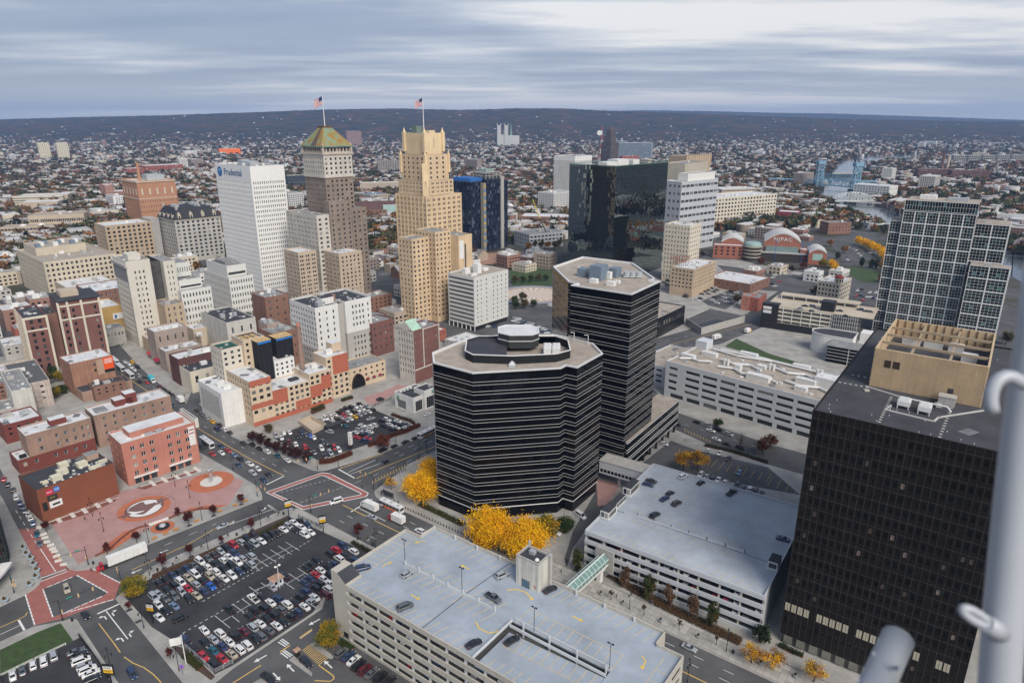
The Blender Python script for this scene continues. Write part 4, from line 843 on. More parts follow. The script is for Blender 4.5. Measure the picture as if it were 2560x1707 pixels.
b=MB();b.box(0,.3,.3,D2,0,H2+.9);b.box(0,W2,D2-.3,D2,0,H2+.9);b.box(W2-.3,W2,.3,D2-.3,0,H2+.9);B.part('side_wall',b,[rib])
b=MB();b.bar((6,18.5,H2+.4),(50,19.2,H2+.4),.25,.8);B.part('divider',b,[rib])
for k in range(7):b=MB();b.box(-.12,.12,-.12,.12,0,1.5);B.part('divider_post',b,[black],(11+k*6.4,18.9,H2))
L=[((6+k*2.7,.8),(7.4+k*2.7,5.4))for k in range(19)]+[((8+k*2.7,13.4),(9.4+k*2.7,18.0))for k in range(15)]
for a,c in L:b=MB();b.bar((*a,H2+.012),(*c,H2+.012),.14,.02);B.part('bay_line',b,[faded])
L=[((8+k*2.7,19.4),(9.4+k*2.7,24))for k in range(16)]+[((9+k*2.7,34),(10.6+k*2.7,39))for k in range(15)]+[((12+k*2.7,39.2),(13.6+k*2.7,44))for k in range(14)]+[((6+k*2.7,53.4),(7.4+k*2.7,57.8))for k in range(18)]
for a,c in L:b=MB();b.bar((*a,H2+.262),(*c,H2+.262),.14,.02);B.part('bay_line',b,[faded])
for(x,y,w_,d_,h_)in((2.2,13.6,3.4,6.4,3.2),(1.6,22,2.6,9,2.4),(1.8,33.5,3.2,8,3.4)):
 b=MB();b.box(-w_/2,w_/2,-d_/2,d_/2,0,h_,0,top=1);HU=B.part('stair_hut',b,[white,tar],(x,y,H2+.25))
 for k in range(int(d_/1.1)):B.part('hut_window',MB().box(0,.06,0,.8,0,h_*.6),[GLASSD[False]],(w_/2,-d_/2+.3+k*1.1,h_*.25),parent=HU)
 for k in range(2):B.part('hut_window',MB().box(0,w_*.35,0,.06,0,h_*.6),[GLASS[False]],(-w_*.4+k*w_*.42,-d_/2-.06,h_*.25),parent=HU)
b=MB();b.box(-1.5,1.5,-2.6,2.6,0,3,0,top=1);B.part('stair_hut',b,[white,tar],(59.2,17.5,H2));B.part('hut_window',MB().box(0,2.4,0,.06,0,1.6),[GLASS[False]],(58,14.84,H2+.8));B.done()
# covered office bridge and the glazed walkway over the avenue
B=Bld('covered_footbridge','covered white footbridge with dark strip windows joining banded tower and low garage','footbridge',37.5,262.5,-33)
b=MB();b.box(0,27,0,7.6,5.4,11.2);B.part('deck',b,[rib]);r=MB();r.box(-.2,27.2,-.2,7.8,11.2,11.4);B.part('roof',r,[concrete])
for k in range(16):B.part('window',MB().box(.6+k*1.65,1.9+k*1.65,-.06,0,6.3,7.6),[GLASSD[False]])
for x in(8,20):B.part('pier',MB().box(x-.5,x+.5,3.2,4.4,.1,5.4),[white])
sx_,sy_=(19,183.1);ex_,ey_=(31.5,198.6)
aa=math.degrees(math.atan2(ey_-sy_,ex_-sx_));LL=math.hypot(ex_-sx_,ey_-sy_)
B=Bld('glass_skywalk','green glazed gabled skywalk crossing the avenue between the two garages','footbridge',sx_,sy_,aa)
gg=mat('green_glass',(.16,.26,.24),.1,.2,.6,spec=.6);wfr=mat('pale_green_frame',(.62,.70,.66),.5,0);x0,x1=-9,LL-.4
b=MB();b.box(x0,x1,-1.9,1.9,6.0,6.7);B.part('floor',b,[white])
for s in(-1,1):
 n=14
 for k in range(n):
  a,c=x0+(x1-x0)*k/n,x0+(x1-x0)*(k+1)/n;b=MB();b.add([(a+.06,s*1.85,6.75),(c-.06,s*1.85,6.75),(c-.06,s*1.85,8.5),(a+.06,s*1.85,8.5)]);B.part('side_pane',b,[gg]);b=MB();b.add([(a+.06,s*1.85,8.55),(c-.06,s*1.85,8.55),(c-.06,s*.1,9.7),(a+.06,s*.1,9.7)]);B.part('roof_pane',b,[gg])
  b=MB();b.bar((a,s*1.9,6.7),(a,s*1.9,8.5),.14,.14);b.bar((a,s*1.9,8.5),(a,0,9.8),.14,.14);B.part('rib',b,[wfr])
 b=MB();b.bar((x0,s*1.92,8.5),(x1,s*1.92,8.5),.2,.2);B.part('eave_rail',b,[wfr])
b=MB();b.bar((x0,0,9.85),(x1,0,9.85),.5,.25);B.part('ridge',b,[wfr]);b=MB();b.box(LL-3.4,LL-1.8,-.8,.8,.1,4.8);b.box(LL-3.8,LL-1.4,-1.4,1.4,4.8,6);B.part('pier',b,[white])
b=MB();b.box(LL-.2,LL+.4,-3.6,3.6,3,11.4);B.part('portal',b,[concrete])
# ---------------------------------------------------------------- plaza
sheet('plaza',[(-179.2,230.8),(-153.6,205.6),(-150.6,210.7),(-139.6,228),(-140.4,231.3),(-132.6,239),(-115.8,245.7),(-117,264.6),(-132.4,273.3),(-160.6,258.1),(-166.4,255.9),(-181.4,231.7)],.15,brickpink)
dkred=mat('dark_red_brick_paving',(.20,.075,.055),.9,.15,.3);orng=mat('orange_brick_paving',(.45,.145,.075),.9,.12,.3);pale=mat('pale_paving',(.62,.59,.54),.9,.08)
sheet('plaza_border',[(-181.7,232.2),(-165.2,252.6),(-163.9,247.8),(-169.7,238),(-179.1,230.6)],.155,dkred);sheet('plaza_border',[(-160.9,258.6),(-140.6,276.4),(-141.3,272.3),(-152.2,262.7),(-156.5,257.2)],.155,dkred)
def cross(p,l1=3.1,l2=1.1,ang=48):
 p=Vector(p);f=Vector((math.cos(R(ang)),math.sin(R(ang))));n=Vector((-f.y,f.x));b=MB()
 for(a,wd,c,z)in((n,l1,f,.164),):b.add([(*(p-a*wd-c*.75),z),(*(p+a*wd-c*.75),z),(*(p+a*wd+c*.75),z),(*(p-a*wd+c*.75),z)][::-1])
 ob('paving_band',b.mesh('paving_band',[pale]),None,kind='structure')
for p in[(-178.9,234.4),(-175.7,238),(-172.6,241),(-169.8,245.1),(-167.3,249.1),(-156,262.7),(-152.1,265.5),(-148.2,268.4),(-144.7,271.4),(-141.9,274.8)]:cross(p)
for a,c in(((-181.4,232.2),(-164.4,251.2)),((-159.5,259.5),(-140.4,275.9))):b=MB();b.bar((*a,.1595),(*c,.1595),.6,.006);ob('paving_band',b.mesh('paving_band',[pale]),None,kind='structure')
LC=Vector((-149.2,242.6))
def disc(name,c,r,z,m,n=40,kind='structure',ry=None,a=0):
 b=MB();ry=ry or r;ca,sa=math.cos(R(a)),math.sin(R(a));b.add([(c[0]+r*math.cos(2*math.pi*k/n)*ca-ry*math.sin(2*math.pi*k/n)*sa,c[1]+r*math.cos(2*math.pi*k/n)*sa+ry*math.sin(2*math.pi*k/n)*ca,z)for k in range(n)]);return ob(name,b.mesh(name,[m]),None,kind=kind)
disc('plaza_medallion',LC,9.8,.160,orng)
# team emblem inlay: ring with letter strokes, horns and a tail
lg_=ob('emblem_inlay',None,None,(LC.x,LC.y,.166),R(-8),'round team emblem of joined letters with horns inlaid in the brick plaza','emblem')
def arcband(r0,r1,a0,a1,z,m,nm,n=20):
 b=MB()
 for k in range(n):
  a,c=R(a0+(a1-a0)*k/n),R(a0+(a1-a0)*(k+1)/n);f=(lambda t:1);b.add([(r0*math.cos(a),r0*math.sin(a),z),(r1*math.cos(a),r1*math.sin(a),z),(r1*math.cos(c),r1*math.sin(c),z),(r0*math.cos(c),r0*math.sin(c),z)])
 return ob(nm,b.mesh(nm,[m]),lg_)
emk=mat('emblem_black',(.05,.045,.045),.8,.05);emg=mat('emblem_grey_red',(.19,.105,.095),.85,.1);emw=mat('emblem_white',(.70,.69,.66),.8,.05)
arcband(.01,7.0,0,360,0,emk,'outline',36);arcband(.01,6.6,0,360,.004,emg,'field',36);arcband(4.9,6.5,60,200,.010,emw,'ring_arc');arcband(4.6,6.5,245,390,.010,emw,'ring_arc')
def pl_(pts,z,m,nm):b=MB();b.add([(x,y,z)for x,y in ccw(list(pts))]);return ob(nm,b.mesh(nm,[m]),lg_)
pl_([(-6.3,-1.5),(-4.8,-1.9),(-3.6,1.6),(-.6,-.6),(1.4,-4.6),(2.6,-4.2),(.4,.6),(-3.4,4.4),(-4.6,3.6)],.012,emg,'letter_stroke');pl_([(-2.8,3.6),(-1.2,5.8),(1.6,6.1),(1.2,4.4),(-1,2.6)],.013,emw,'letter_stroke');pl_([(-5.6,-3.2),(-1.4,-5.0),(.8,-3.0),(1.6,-1.6),(-.2,-2.4),(-1.6,-3.0)],.013,emw,'letter_stroke');pl_([(3.0,2.5),(4.6,4.6),(4.7,-3.2),(2.9,-4.4)],.013,emw,'letter_stroke')
pl_([(1.4,5.6),(2.0,9.2),(3.2,7.4),(5.8,9.4),(4.4,6.4),(5.2,4.9),(3.2,4.4)],.014,emg,'horn');pl_([(-4.6,-5.2),(-6.4,-8.2),(-4.2,-7.6),(-2.6,-8.6),(-2.8,-6.2),(-1.8,-6.0)],.014,emg,'tail')
for i,ch in enumerate('CHAMPIONSHIP PLAZA'):
 if ch==' ':continue
 a=R(172-i*7.4);rr_=11.2;text('letter',ch,lg_,(rr_*math.cos(a),rr_*math.sin(a),.0),1.25,(0,0,a-math.pi/2),emk,.004)
disc('plaza_circle',(-131,264),9.2,.160,orng);disc('statue_base',(-131,264),4.5,.20,pale)
disc('plaza_circle',(-135.2,229.2),4.3,.160,orng)
b=MB();b.tube((0,0,0),(0,0,.5),2.5,n=24);b.tube((0,0,.5),(0,0,1.4),.9,.3,10);b.dome((0,0,.6),1.3,.9,10,3,1);ob('fountain',b.mesh('fountain',[black,steel]),None,(-135.2,229.2,.16),label='small dark round fountain set in an orange brick ring',cat='fountain')
# steel player statue: striding figure with a stick, one continuous body
def skin_figure(nodes,edges,name,m,sub=2):
 me=bpy.data.meshes.new(name);me.from_pydata([n[:3]for n in nodes],edges,[]);o=bpy.data.objects.new(name,me);COL.objects.link(o)
 sk=o.modifiers.new('s','SKIN');
 for v,n in zip(me.skin_vertices[0].data,nodes):v.radius=(n[3],n[3])
 me.skin_vertices[0].data[0].use_root=True;sb=o.modifiers.new('d','SUBSURF');sb.levels=sub;sb.render_levels=sub
 dg=bpy.context.evaluated_depsgraph_get();r=bpy.data.meshes.new_from_object(o.evaluated_get(dg));bpy.data.objects.remove(o);r.materials.clear()
 for k in(m if isinstance(m,list)else[m]):r.materials.append(k)
 return r
HUM=[(0,0,1.0,.15),(0,0,1.25,.15),(0,0,1.45,.16),(0,.02,1.56,.07),(0,.03,1.70,.11),(.2,0,1.44,.07),(.27,.05,1.18,.055),(.24,.18,.95,.045),(-.2,0,1.44,.07),(-.27,-.05,1.18,.055),(-.24,.05,.95,.045),(.1,0,.92,.1),(.11,.12,.52,.075),(.1,.05,.08,.055),(.1,.2,.04,.045),(-.1,0,.92,.1),(-.11,-.02,.52,.075),(-.1,-.22,.1,.055),(-.1,-.08,.04,.045)]
HED=[(0,1),(1,2),(2,3),(3,4),(2,5),(5,6),(6,7),(2,8),(8,9),(9,10),(0,11),(11,12),(12,13),(13,14),(0,15),(15,16),(16,17),(17,18)]
st_=thing('player_statue','polished steel hockey player statue striding on the white plaza disc','statue',-131,264,30,.2)
sm=skin_figure([(x*4,y*4,z*4,r*4)for x,y,z,r in HUM],HED,'figure',mat('polished_steel',(.72,.72,.70),.22,.05,metal=.9));ob('figure',sm,st_)
b=MB();b.tube((1.0,.8,3.6),(2.2,3.0,.3),.12,n=6);b.bar((2.2,3.0,.2),(3.2,3.4,.2),.16,.4);ob('stick',b.mesh('stick',[steel]),st_)
for P_ in([(-150.1,210.7),(-146.5,214),(-142.4,224.4),(-144.9,228),(-148.6,226.2),(-150.4,217.4)],[(-132.6,239),(-126.5,242.1),(-118.6,243.1),(-116,245.4),(-124.8,244.6),(-130.6,242.6)]):sheet('plaza_bed',P_,.165,orng)
def curved_wall(pts,h,m,name,label,cat='wall'):
 b=MB()
 for a,c in zip(pts,pts[1:]):b.bar((*a,h/2+.14),(*c,h/2+.14),.4,h)
 return ob(name,b.mesh(name,[m]),None,label=label,cat=cat)
curved_wall([(-150.3,210.3),(-147.5,214),(-147,220.4),(-146,225.3),(-144,228.5),(-140.8,229.9)],.7,mat('rust_brick',(.20,.075,.05),.9,.15),'curved_seat_wall','curved red brick seat wall at the lower edge of plaza')
curved_wall([(-141.1,229.9),(-138,232.7),(-135.7,234.9)],.8,white,'white_seat_wall','long white curved seat wall beside the fountain')
curved_wall([(-135.4,234.6),(-132.6,238.5),(-126.3,241.5),(-120,242.3)],.7,mat('rust_brick'),'curved_seat_wall','curved red brick seat wall between fountain and avenue')
# ---------------------------------------------------------------- brick buildings round the plaza
rb=mat('salmon_brick',(.46,.195,.145),.9,.14,.12,fine=.16,streak=.08);ob_=mat('rust_brown_brick',(.215,.072,.038),.9,.12,.1,fine=.12);tb=mat('buff_brown_brick',(.33,.215,.165),.9,.22,.1,fine=.2,streak=.12);db=mat('oxblood_brick',(.175,.048,.038),.9,.15,.1,fine=.12)
x,y,a,W,D,H=(-164.6,259.9,46.5,30.7,13.3,20.2)
B=Bld('salmon_brick_block','salmon brick five storey block with white awnings facing the plaza','building',x,y,a,frame=FRAMEW)
rows=[(3.9*k+1.6+2.4,3.9*k+3.6+2.4)for k in range(0,4)]
cs=[(3.2+3.9*k,4.9+3.9*k)for k in range(3)]+[(18.2+3.8*k,19.9+3.8*k)for k in range(3)]
B.block(0,W,0,D+3,0,H,rb,F=(cs,rows,.25,'pair'),Lf=EV(D+3,3,.3,4,18,4,.4),roof=roofw,par=.8,cap=pale)
b=MB();b.box(5,W-3,4.5,D,H-.8,H+2,0,top=1);B.part('penthouse',b,[rb,roofw]);B.unit(12,2.6,H-.8,3,1.6,1);B.unit(16,2.4,H-.8,2.6,1.6,1.2)
for x0,x1 in((2.4,12.4),(17,27)):B.part('awning',MB().box(x0,x1,-1.1,0,3.2,3.6),[white]);[B.part('shopfront',MB().box(x0+.4+k*3.3,x0+2.8+k*3.3,-.06,0,.3,3.0),[GLASS[False]])for k in range(3)]
b=MB();b.box(W-3.4,W-.6,-.12,0,9.5,18.6);SG=B.part('sign_panel',b,[white]);[B.part('sign_stripe',MB().box(W-3.2,W-.8,-.16,-.12,10+k*1.7,10.5+k*1.7),[mat('sign_maroon',(.30,.05,.06),.6,0)],parent=SG)for k in range(3,5)]
B.block(W+.1,W+1.6,-.3,D+3,H-3,H+1.4,pale,par=.2,name='cornice_wall');B.done()
x,y,a,W,D,H=(-182.7,231.6,52,28.2,14.8,14.7)
B=Bld('rust_brown_hall','windowless rust brown brick hall with dark roof and small posters by the plaza','building',x,y,a)
B.block(0,W,0,19,0,H,ob_,roof=tar,par=.7,cap=tar)
for x0,y0,w_,d_,h_ in((12,8,3.6,3,2),(19.5,8.6,3.6,3,2),(8.6,4.4,3.6,3,2),(14.5,14,3.4,3,2),(4.6,4.6,2,1.6,1.1),(22,2.6,4.4,1.3,1.2),(26,5,3.4,1,1.4)):B.unit(x0,y0,H-.7,w_,d_,h_,mat('cream_unit',(.62,.58,.45),.6,.05))
for k in range(16):B.part('skylight',MB().box(-.4,.4,-.4,.4,0,.4),[white],(4+(k%8)*2.9,1.6+(k//8)*5.2,H-.7))
b=MB();b.box(22.5,27,11,15.5,H-.7,H+1.6,0,top=1);B.part('stair_house',b,[mat('tan_render',(.42,.29,.21),.9,.1),roofg])
PST=(((.9,2.5,5.0,8.6),(.02,.02,.02),'',None),((2.9,6.4,8.4,10.6),(.03,.03,.03),'CITY',(.55,.48,.08)),((3.2,7.6,5.2,8.0),(.70,.70,.70),'',None),((2.9,5.2,11.0,13.2),(.55,.02,.08),'RRLV',(.8,.8,.8)),((5.6,7.6,11.4,13.4),(.03,.16,.55),'GS',(.7,.8,.9)))
for(x0,x1,z0,z1),c,s,tcol in PST:
 m=mat('poster_%02d'%int(c[0]*90+c[2]*9),c,.6,0,fine=0);o=B.part('poster',MB().box(x0,x1,-.1,0,z0,z1),[m])
 if s:text('lettering',s,o,((x0+x1)/2,-.12,(z0+z1)/2),(z1-z0)*(.4 if len(s)>2 else.7),(R(90),0,0),mat('poster_ink_%s'%s,tcol,.6,0,fine=0),.01)
 elif c[0]>.5:B.part('car_picture',MB().box(x0+1,x1-.8,-.13,-.1,z0+.9,z0+1.7),[black],parent=o)
B.done()
x,y,a,W,D,H=(-215.4,274.3,48,26.2,12.7,17)
B=Bld('buff_brick_warehouse','buff brick warehouse with white roof and oxblood base behind the brown hall','building',x,y,a,frame=FRAMEW)
B.block(0,W,0,D,6.6,H,tb,F=([(4.4,5.9)]+[(11+3.6*k,12.3+3.6*k)for k in range(3)]+[(21.6,22.7),(23.8,24.9)],[(8.2,10),(12.2,14)],.3),roof=roofw,par=.6,cap=pale);B.block(-5,W,-.05,D,0,6.6,db,F=([(2,3.4),(6.4,7.8),(14,15.4),(18,19.4),(22,23.4),(26,27.4)],[(3.0,5.0)],.3),roof=roofw,par=.5)
b=MB();b.box(11,17.5,4,9,H-.6,H+2.2,0,top=1);B.part('stair_house',b,[db,roofw]);B.unit(-2,3,6.1,2.6,1.6,1.4,black);B.done()
x,y,a,W,D,H=(-198.3,295.3,46,34.9,14,17)
B=Bld('buff_brick_warehouse','longer buff brown brick warehouse with red roof houses between plaza and market street','building',x+.6,y+.6,a,frame=FRAMEW)
B.block(0,W,0,D,0,H,tb,F=EV(W,7,.32,1,16,4,.42,.3,'sash',2),roof=roofw,par=.6,cap=pale)
for x0,w_ in((11,8),(16,5)):b=MB();b.box(x0,x0+w_,5,11,H-.6,H+2.6+(x0==16)*2,0,top=1);B.part('roof_house',b,[db,roofw])
B.part('clutter',MB().box(2,7,3,9,H-.6,H+.4),[roofg]);B.done()
x,y,a,W,D,H=(-247.7,359.7,48,22,11.2,19.7)
B=Bld('billboard_brick_block','brown brick block with an orange billboard on its wall, beside market street','building',x,y,a)
B.block(0,W,0,D+8,0,H,mat('rusty_brick',(.34,.18,.12),.9,.22,.1,fine=.2,streak=.2),F=([(11.5,12.6)],[(12,13.6),(15.4,17)],.3),Lf=EV(D+8,4,.4,3,18,4,.5),roof=roofw,par=.5)
B.part('rendered_panel',MB().box(13,21.6,-.1,0,9.6,18.6),[mat('tan_render')]);o=B.part('billboard',MB().box(16.6,21.8,-.4,-.1,12.0,19.0),[mat('billboard_orange',(.80,.10,.02),.6,0)]);[B.part('billboard_line',MB().box(17.2,21.2,-.45,-.4,15.6+k*.75,15.95+k*.75),[white],parent=o)for k in range(4)];B.part('billboard_base',MB().box(16.6,21.8,-.42,-.1,10.2,11.98),[black],parent=o)
text('lettering','OPHG',B.root,(18.5,-.03,3.4),2.4,(R(90),0,0),mat('faded_white_graffiti',(.55,.42,.36),.9,.1),.01);B.done()
b=MB();b.box(0,26,-12,-1,0,6);b.box(.4,25.6,-11.6,-1.4,6,6.02,1);t=thing('low_dark_roof_shed','low shed with black roof and blue tarp in front of billboard block','building',x,y,a);ob('wall',b.mesh('wall',[tb,tar]),t);ob('tarp',MB().box(9,15,-6,-5,6.03,6.1).mesh('tarp',[mat('blue_tarp',(.02,.18,.55),.6,.1)]),t)
# ---------------------------------------------------------------- hotel with cream and red walls
x,y,a,W,D,H=(-131.9,319.2,46,10.9,15.6,25)
hc=mat('cream_render',(.60,.475,.34),.9,.06,.1,streak=.06);hr=mat('red_render',(.42,.125,.075),.9,.08,.1);hw=mat('cream_white_brick',(.63,.58,.49),.9,.08,.1,streak=.08)
B=Bld('cream_red_hotel','long cream and red rendered hotel with stepped roofs behind the hedged lot','hotel',x,y,a,frame=FRAMED)
B.block(0,11.5,0,26,0,25,hc,F=EV(11.5,3,.52,6,24,5,.52,.25,'pair'),Lf=EV(26,9,.5,4,24,6,.58,.3,'sash'),roof=roofw,par=.6,cap=white)
B.part('red_band',MB().box(-.05,11.6,-.06,0,21.8,25.02),[hr]);B.part('red_band',MB().box(-.05,11.6,-.06,0,9.4,12.2),[hr]);B.part('red_base',MB().box(-.05,46,-.09,-.06,0,2.6),[hr])
B.block(11.6,33,.3,16,0,16.6,hc,F=EV(21.4,7,.54,1,16.4,5,.56,.25,'pair'),roof=roofw,par=.6,cap=white);B.block(33.1,46,.1,16,0,20,hc,F=EV(12.9,4,.54,1,19,6,.56,.25,'pair'),roof=roofw,par=.6,cap=white)
for x0,x1,z0,z1 in((11.6,20,8.8,16.5),(24,33,2.8,7),(33.1,40,6,13),(40,46,9,17),(20,26,0,2.6)):B.part('red_panel',MB().box(x0,x1,.24 if x1<=33 else.04,.29 if x1<=33 else.09,z0,z1),[hr])
B.block(46.2,60,4,18,0,25,hc,F=EV(13.8,4,.5,1,24,7,.54,.25,'pair'),roof=roofw,par=.6,cap=white);B.part('red_panel',MB().box(50,60.05,3.93,3.98,14,25.02),[hr])
B.block(60.2,88,8,24,0,12.5,hc,F=EV(27.8,7,.34,1.5,12,3,.4,.2,'pair'),roof=roofg,par=.9);b=MB()
for k in range(13):a0,a1=math.pi*k/13,math.pi*(k+1)/13;b.add([(68+4.4*math.cos(a0),7.9,1+8*math.sin(a0)),(68+4.4*math.cos(a1),7.9,1+8*math.sin(a1)),(68+4.4*math.cos(a1),6.6,1+8*math.sin(a1)),(68+4.4*math.cos(a0),6.6,1+8*math.sin(a0))]);b.add([(68,6.7,1),(68+4.3*math.cos(a0),6.7,1+7.9*math.sin(a0)),(68+4.3*math.cos(a1),6.7,1+7.9*math.sin(a1))][::-1],1)
B.part('entrance_arch',b,[mat('brown_frame',(.06,.035,.025),.6,.1),GLASSD[False]])
for k in range(3):b=MB();b.dome((0,0,0),1.2,1.3,8,3);B.part('awning',b,[mat('maroon_canvas',(.20,.02,.04),.8,.1)],(75+4.4*k,7.9,3.6))
# corner tower of the hotel and the netted cores
B.block(-1,10,26.2,40,0,36,hw,Lf=EV(13.8,4,.42,4,34,9,.5),F=EV(11,3,.4,26,35,3,.5),roof=mat('green_felt',(.02,.09,.07),.9,.2),par=.9,cap=mat('salmon_trim',(.50,.20,.14),.8,.05));B.block(10.1,22,24,38,0,39,hc,F=EV(11.9,3,.36,17,38,6,.45),roof=tar,par=.9,cap=white)
for k in range(6):B.part('roof_hatch',MB().box(0,2.4,0,2.6,0,.3),[mat('ochre_ply',(.55,.38,.18),.8,.2)],(11.6+(k%3)*3.2,27+(k//3)*4.4,38.12))
net=mat('black_netting',(.012,.012,.016),.9,.3,.4)
for x0,y0,w_,d_,z1 in((14.5,17,7.5,6.5,38.4),(26.5,20,9.5,8,37)):
 b=MB();b.box(x0,x0+w_,y0,y0+d_,0,z1);NT=B.part('netted_core',b,[net]);B.part('scaffold_deck',MB().box(x0-.2,x0+w_+.2,y0-.2,y0+d_+.2,z1,z1+.3),[mat('ochre_ply')],parent=NT);B.part('blue_sheet',MB().box(x0,x0+w_,y0-.3,y0-.21,z1-1.2,z1-.2),[mat('blue_tarp')],parent=NT)
 for k in range(4):B.part('scaffold_pole',MB().tube((x0+k*w_/3,y0-.1,0),(x0+k*w_/3,y0-.1,z1+1.2),.07,n=5),[FRAMED],parent=NT)
B.block(22.3,34,16.5,24,16,26,white,F=EV(11.7,4,.4,17,25,3,.5),roof=roofw,par=.5);b=MB();b.tube((0,0,0),(0,0,28),1.5,1.0,14);b.tube((0,0,28),(0,0,29.6),1.2,1.1,14,1);B.part('chimney',b,[mat('brown_chimney',(.30,.20,.16),.9,.15,streak=.1),rb],(36,12,16));B.unit(41,9,19.5,3,2.4,2.2,white);B.unit(52,11,24.4,4,3,2.6,white);B.unit(16,8,16,3,2,1.4);B.unit(28,8,16,5,3,1.2,tar)
b=MB();b.box(54,60,10,16,25,30,0,top=1);B.part('lift_house',b,[hc,roofw]);B.done()
x,y,a,W,D,H=(-142.3,315.8,46,14,31.3,22)
B=Bld('fin_fronted_block','white three storey block with a dark vertical fin front facing market street','building',x-1.2,y+1,a)
B.block(-1,11,3,31,0,19,white,roof=roofw,par=.6)
for k in range(22):B.part('fin',MB().box(-1.16,-1,7+k*.95,7.18+k*.95,4,16),[alu])
B.part('glazing',MB().box(-1.06,-1,6.6,28,4,16),[mat('blue_grey_glass',(.03,.042,.06),.5,.2,spec=.1)]);B.unit(5,10,18.4,4,3,1.6,white);B.unit(4,16,18.4,3,4,1.6,white);B.done()
# white department block in the middle
x,y,a,W,D,H=(-119.9,401,46,40.8,31.5,41)
B=Bld('white_warehouse_tower','tall white painted block with black roof and crested parapet at the centre','building',x,y,a,frame=FRAMED)
sw=mat('white_painted_brick',(.72,.71,.68),.85,.08,.06,streak=.12);dw=mat('unpainted_grey_render',(.43,.41,.375),.9,.1,.06,streak=.1)
c1=[(2.2,3.2),(7.2,8.2),(12,13)];rws=[(H-5.4-3.9*k,H-3.4-3.9*k)for k in range(6)][::-1]
B.block(0,16,0,31,14,H,sw,F=(c1,[r for r in rws if r[0]>14.5],.25),Lf=EV(31,10,.5,15,H-2,7,.5),roof=tar,par=1.0,cap=pale);B.block(0,16,0,31,0,14,dw,F=(c1,[(3,5),(8,10)],.25),Lf=EV(31,10,.5,2,13.5,3,.5),par=.1)
B.block(16.1,21,2,31,0,H-1,dw,roof=tar,par=.4);B.block(21.1,40.5,0,31,20,H,sw,F=([(5+2.5*k,6+2.5*k)for k in range(4)]+[(16.4,17.4)],[r for r in rws if r[0]>20.5],.25),roof=tar,par=1.0,cap=pale);B.block(21.1,40.5,0,31,0,20,dw,F=([(5+2.5*k,6+2.5*k)for k in range(4)]+[(16.4,17.4)],[(2.5,4.4),(7,9),(11,13),(15,17)],.25),par=.1)
for k in range(17):B.part('crest_block',MB().box(0,.9,0,.6,0,.7),[pale],(40,1+k*1.8,H));B.part('crest_block',MB().box(0,.6,0,.9,0,.7),[pale],(2+k*2.3,30.4,H))
b=MB();b.box(9,17,6,13,H-1,H+3.2,0,top=1);B.part('lift_house',b,[sw,tar]);B.unit(7.4,6.4,H-1,5,4,2.6,steel);B.part('flue',MB().box(17,19,7,9,H-1,H+4),[tb]);B.unit(28,5,H-1,2.4,1.6,1.2);B.done()
# narrow gabled block
x,y,a,W,D,H=(-57.5,379.3,52,21.8,12.8,36.1)
B=Bld('green_gable_block','narrow cream fronted brick block with a pale green copper gable','building',x,y,a,frame=FRAMEW)
H0=H-3;B.block(0,W,0,12.8,0,H0,mat('plum_brick',(.185,.085,.07),.9,.15,.1,fine=.15),F=([(.8,1.7),(5.6,6.6),(9.6,10.6),(18.6,19.6)],rows_even(11,H0-1,5,.4),.25),roof=roofg,par=.8)
B.block(-.35,-.02,0,12.8,0,H0-.5,mat('pale_stone'),Lf=EV(12.8,6,.5,5,H0-1.5,7,.55),par=.2,thick=.12);vg=mat('pale_green_copper',(.38,.55,.44),.8,.15,.3)
b=MB();gx_=6.4;b.add([(-.4,0,H0),(-.4,12.8,H0),(-.4,6.4,H0+5)][::-1],1);b.add([(-.4,0,H0),(7,0,H0),(7,6.4,H0+5),(-.4,6.4,H0+5)]);b.add([(-.4,6.4,H0+5),(7,6.4,H0+5),(7,12.8,H0),(-.4,12.8,H0)]);b.add([(7,0,H0),(7,12.8,H0),(7,6.4,H0+5)],1);B.part('gable_roof',b,[vg,mat('pale_stone')])
b=MB();b.box(-.7,-.4,4.6,8.2,H0-1,H0+1.2);b.add([(-.7,8.2,H0+1.2),(-.7,4.6,H0+1.2),(-.7,6.4,H0+3.4)]);B.part('front_gable',b,[mat('pale_stone')]);
for x0,x1,z0,z1 in((7.6,8.3,9,H0),(8.3,W,H0-1.1,H0-.4),(W-.9,W-.2,9,H0-1.1),(0,W,8.2,9)):B.part('cream_strip',MB().box(x0,x1,-.08,0,z0,z1),[mat('pale_stone')])
B.unit(14,6,H0-.8,3,2,1.4,white);B.unit(18,8,H0-.8,2,2,2);B.done()
x,y,a,W,D,H=(-85.9,430,50,15,8.9,21.3)
B=Bld('dark_brick_walkup','dark brick walk up with grey roof left of the green gable','building',x-3,y,a);B.block(-4,W-1,0,16,0,H+2,mat('plum_brick'),F=EV(W+3,4,.3,4,H,4,.45),Lf=EV(16,5,.4,4,H,4,.5),roof=roofg);B.done()
x,y,a,W,D,H=(-27.7,485.7,49,37.8,27.2,40.9)
B=Bld('ribbon_window_block','white twelve storey block with black ribbon windows and a blank window dotted side','office block',x,y,a,frame=FRAMED)
cols_=[(3.2,4.1),(7.2,8.1),(13,13.9),(20.5,21.4),(25,25.9),(29.6,30.5),(34.6,35.5)]
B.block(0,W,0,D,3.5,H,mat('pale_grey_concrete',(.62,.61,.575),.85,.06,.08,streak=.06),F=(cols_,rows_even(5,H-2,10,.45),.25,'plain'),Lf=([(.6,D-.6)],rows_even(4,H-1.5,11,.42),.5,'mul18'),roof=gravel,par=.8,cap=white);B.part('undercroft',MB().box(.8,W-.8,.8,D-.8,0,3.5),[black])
for k in range(7):B.part('column',MB().box(-.1,.5,k*D/6-.3 if k else 0,k*D/6+.3,0,3.5),[white])
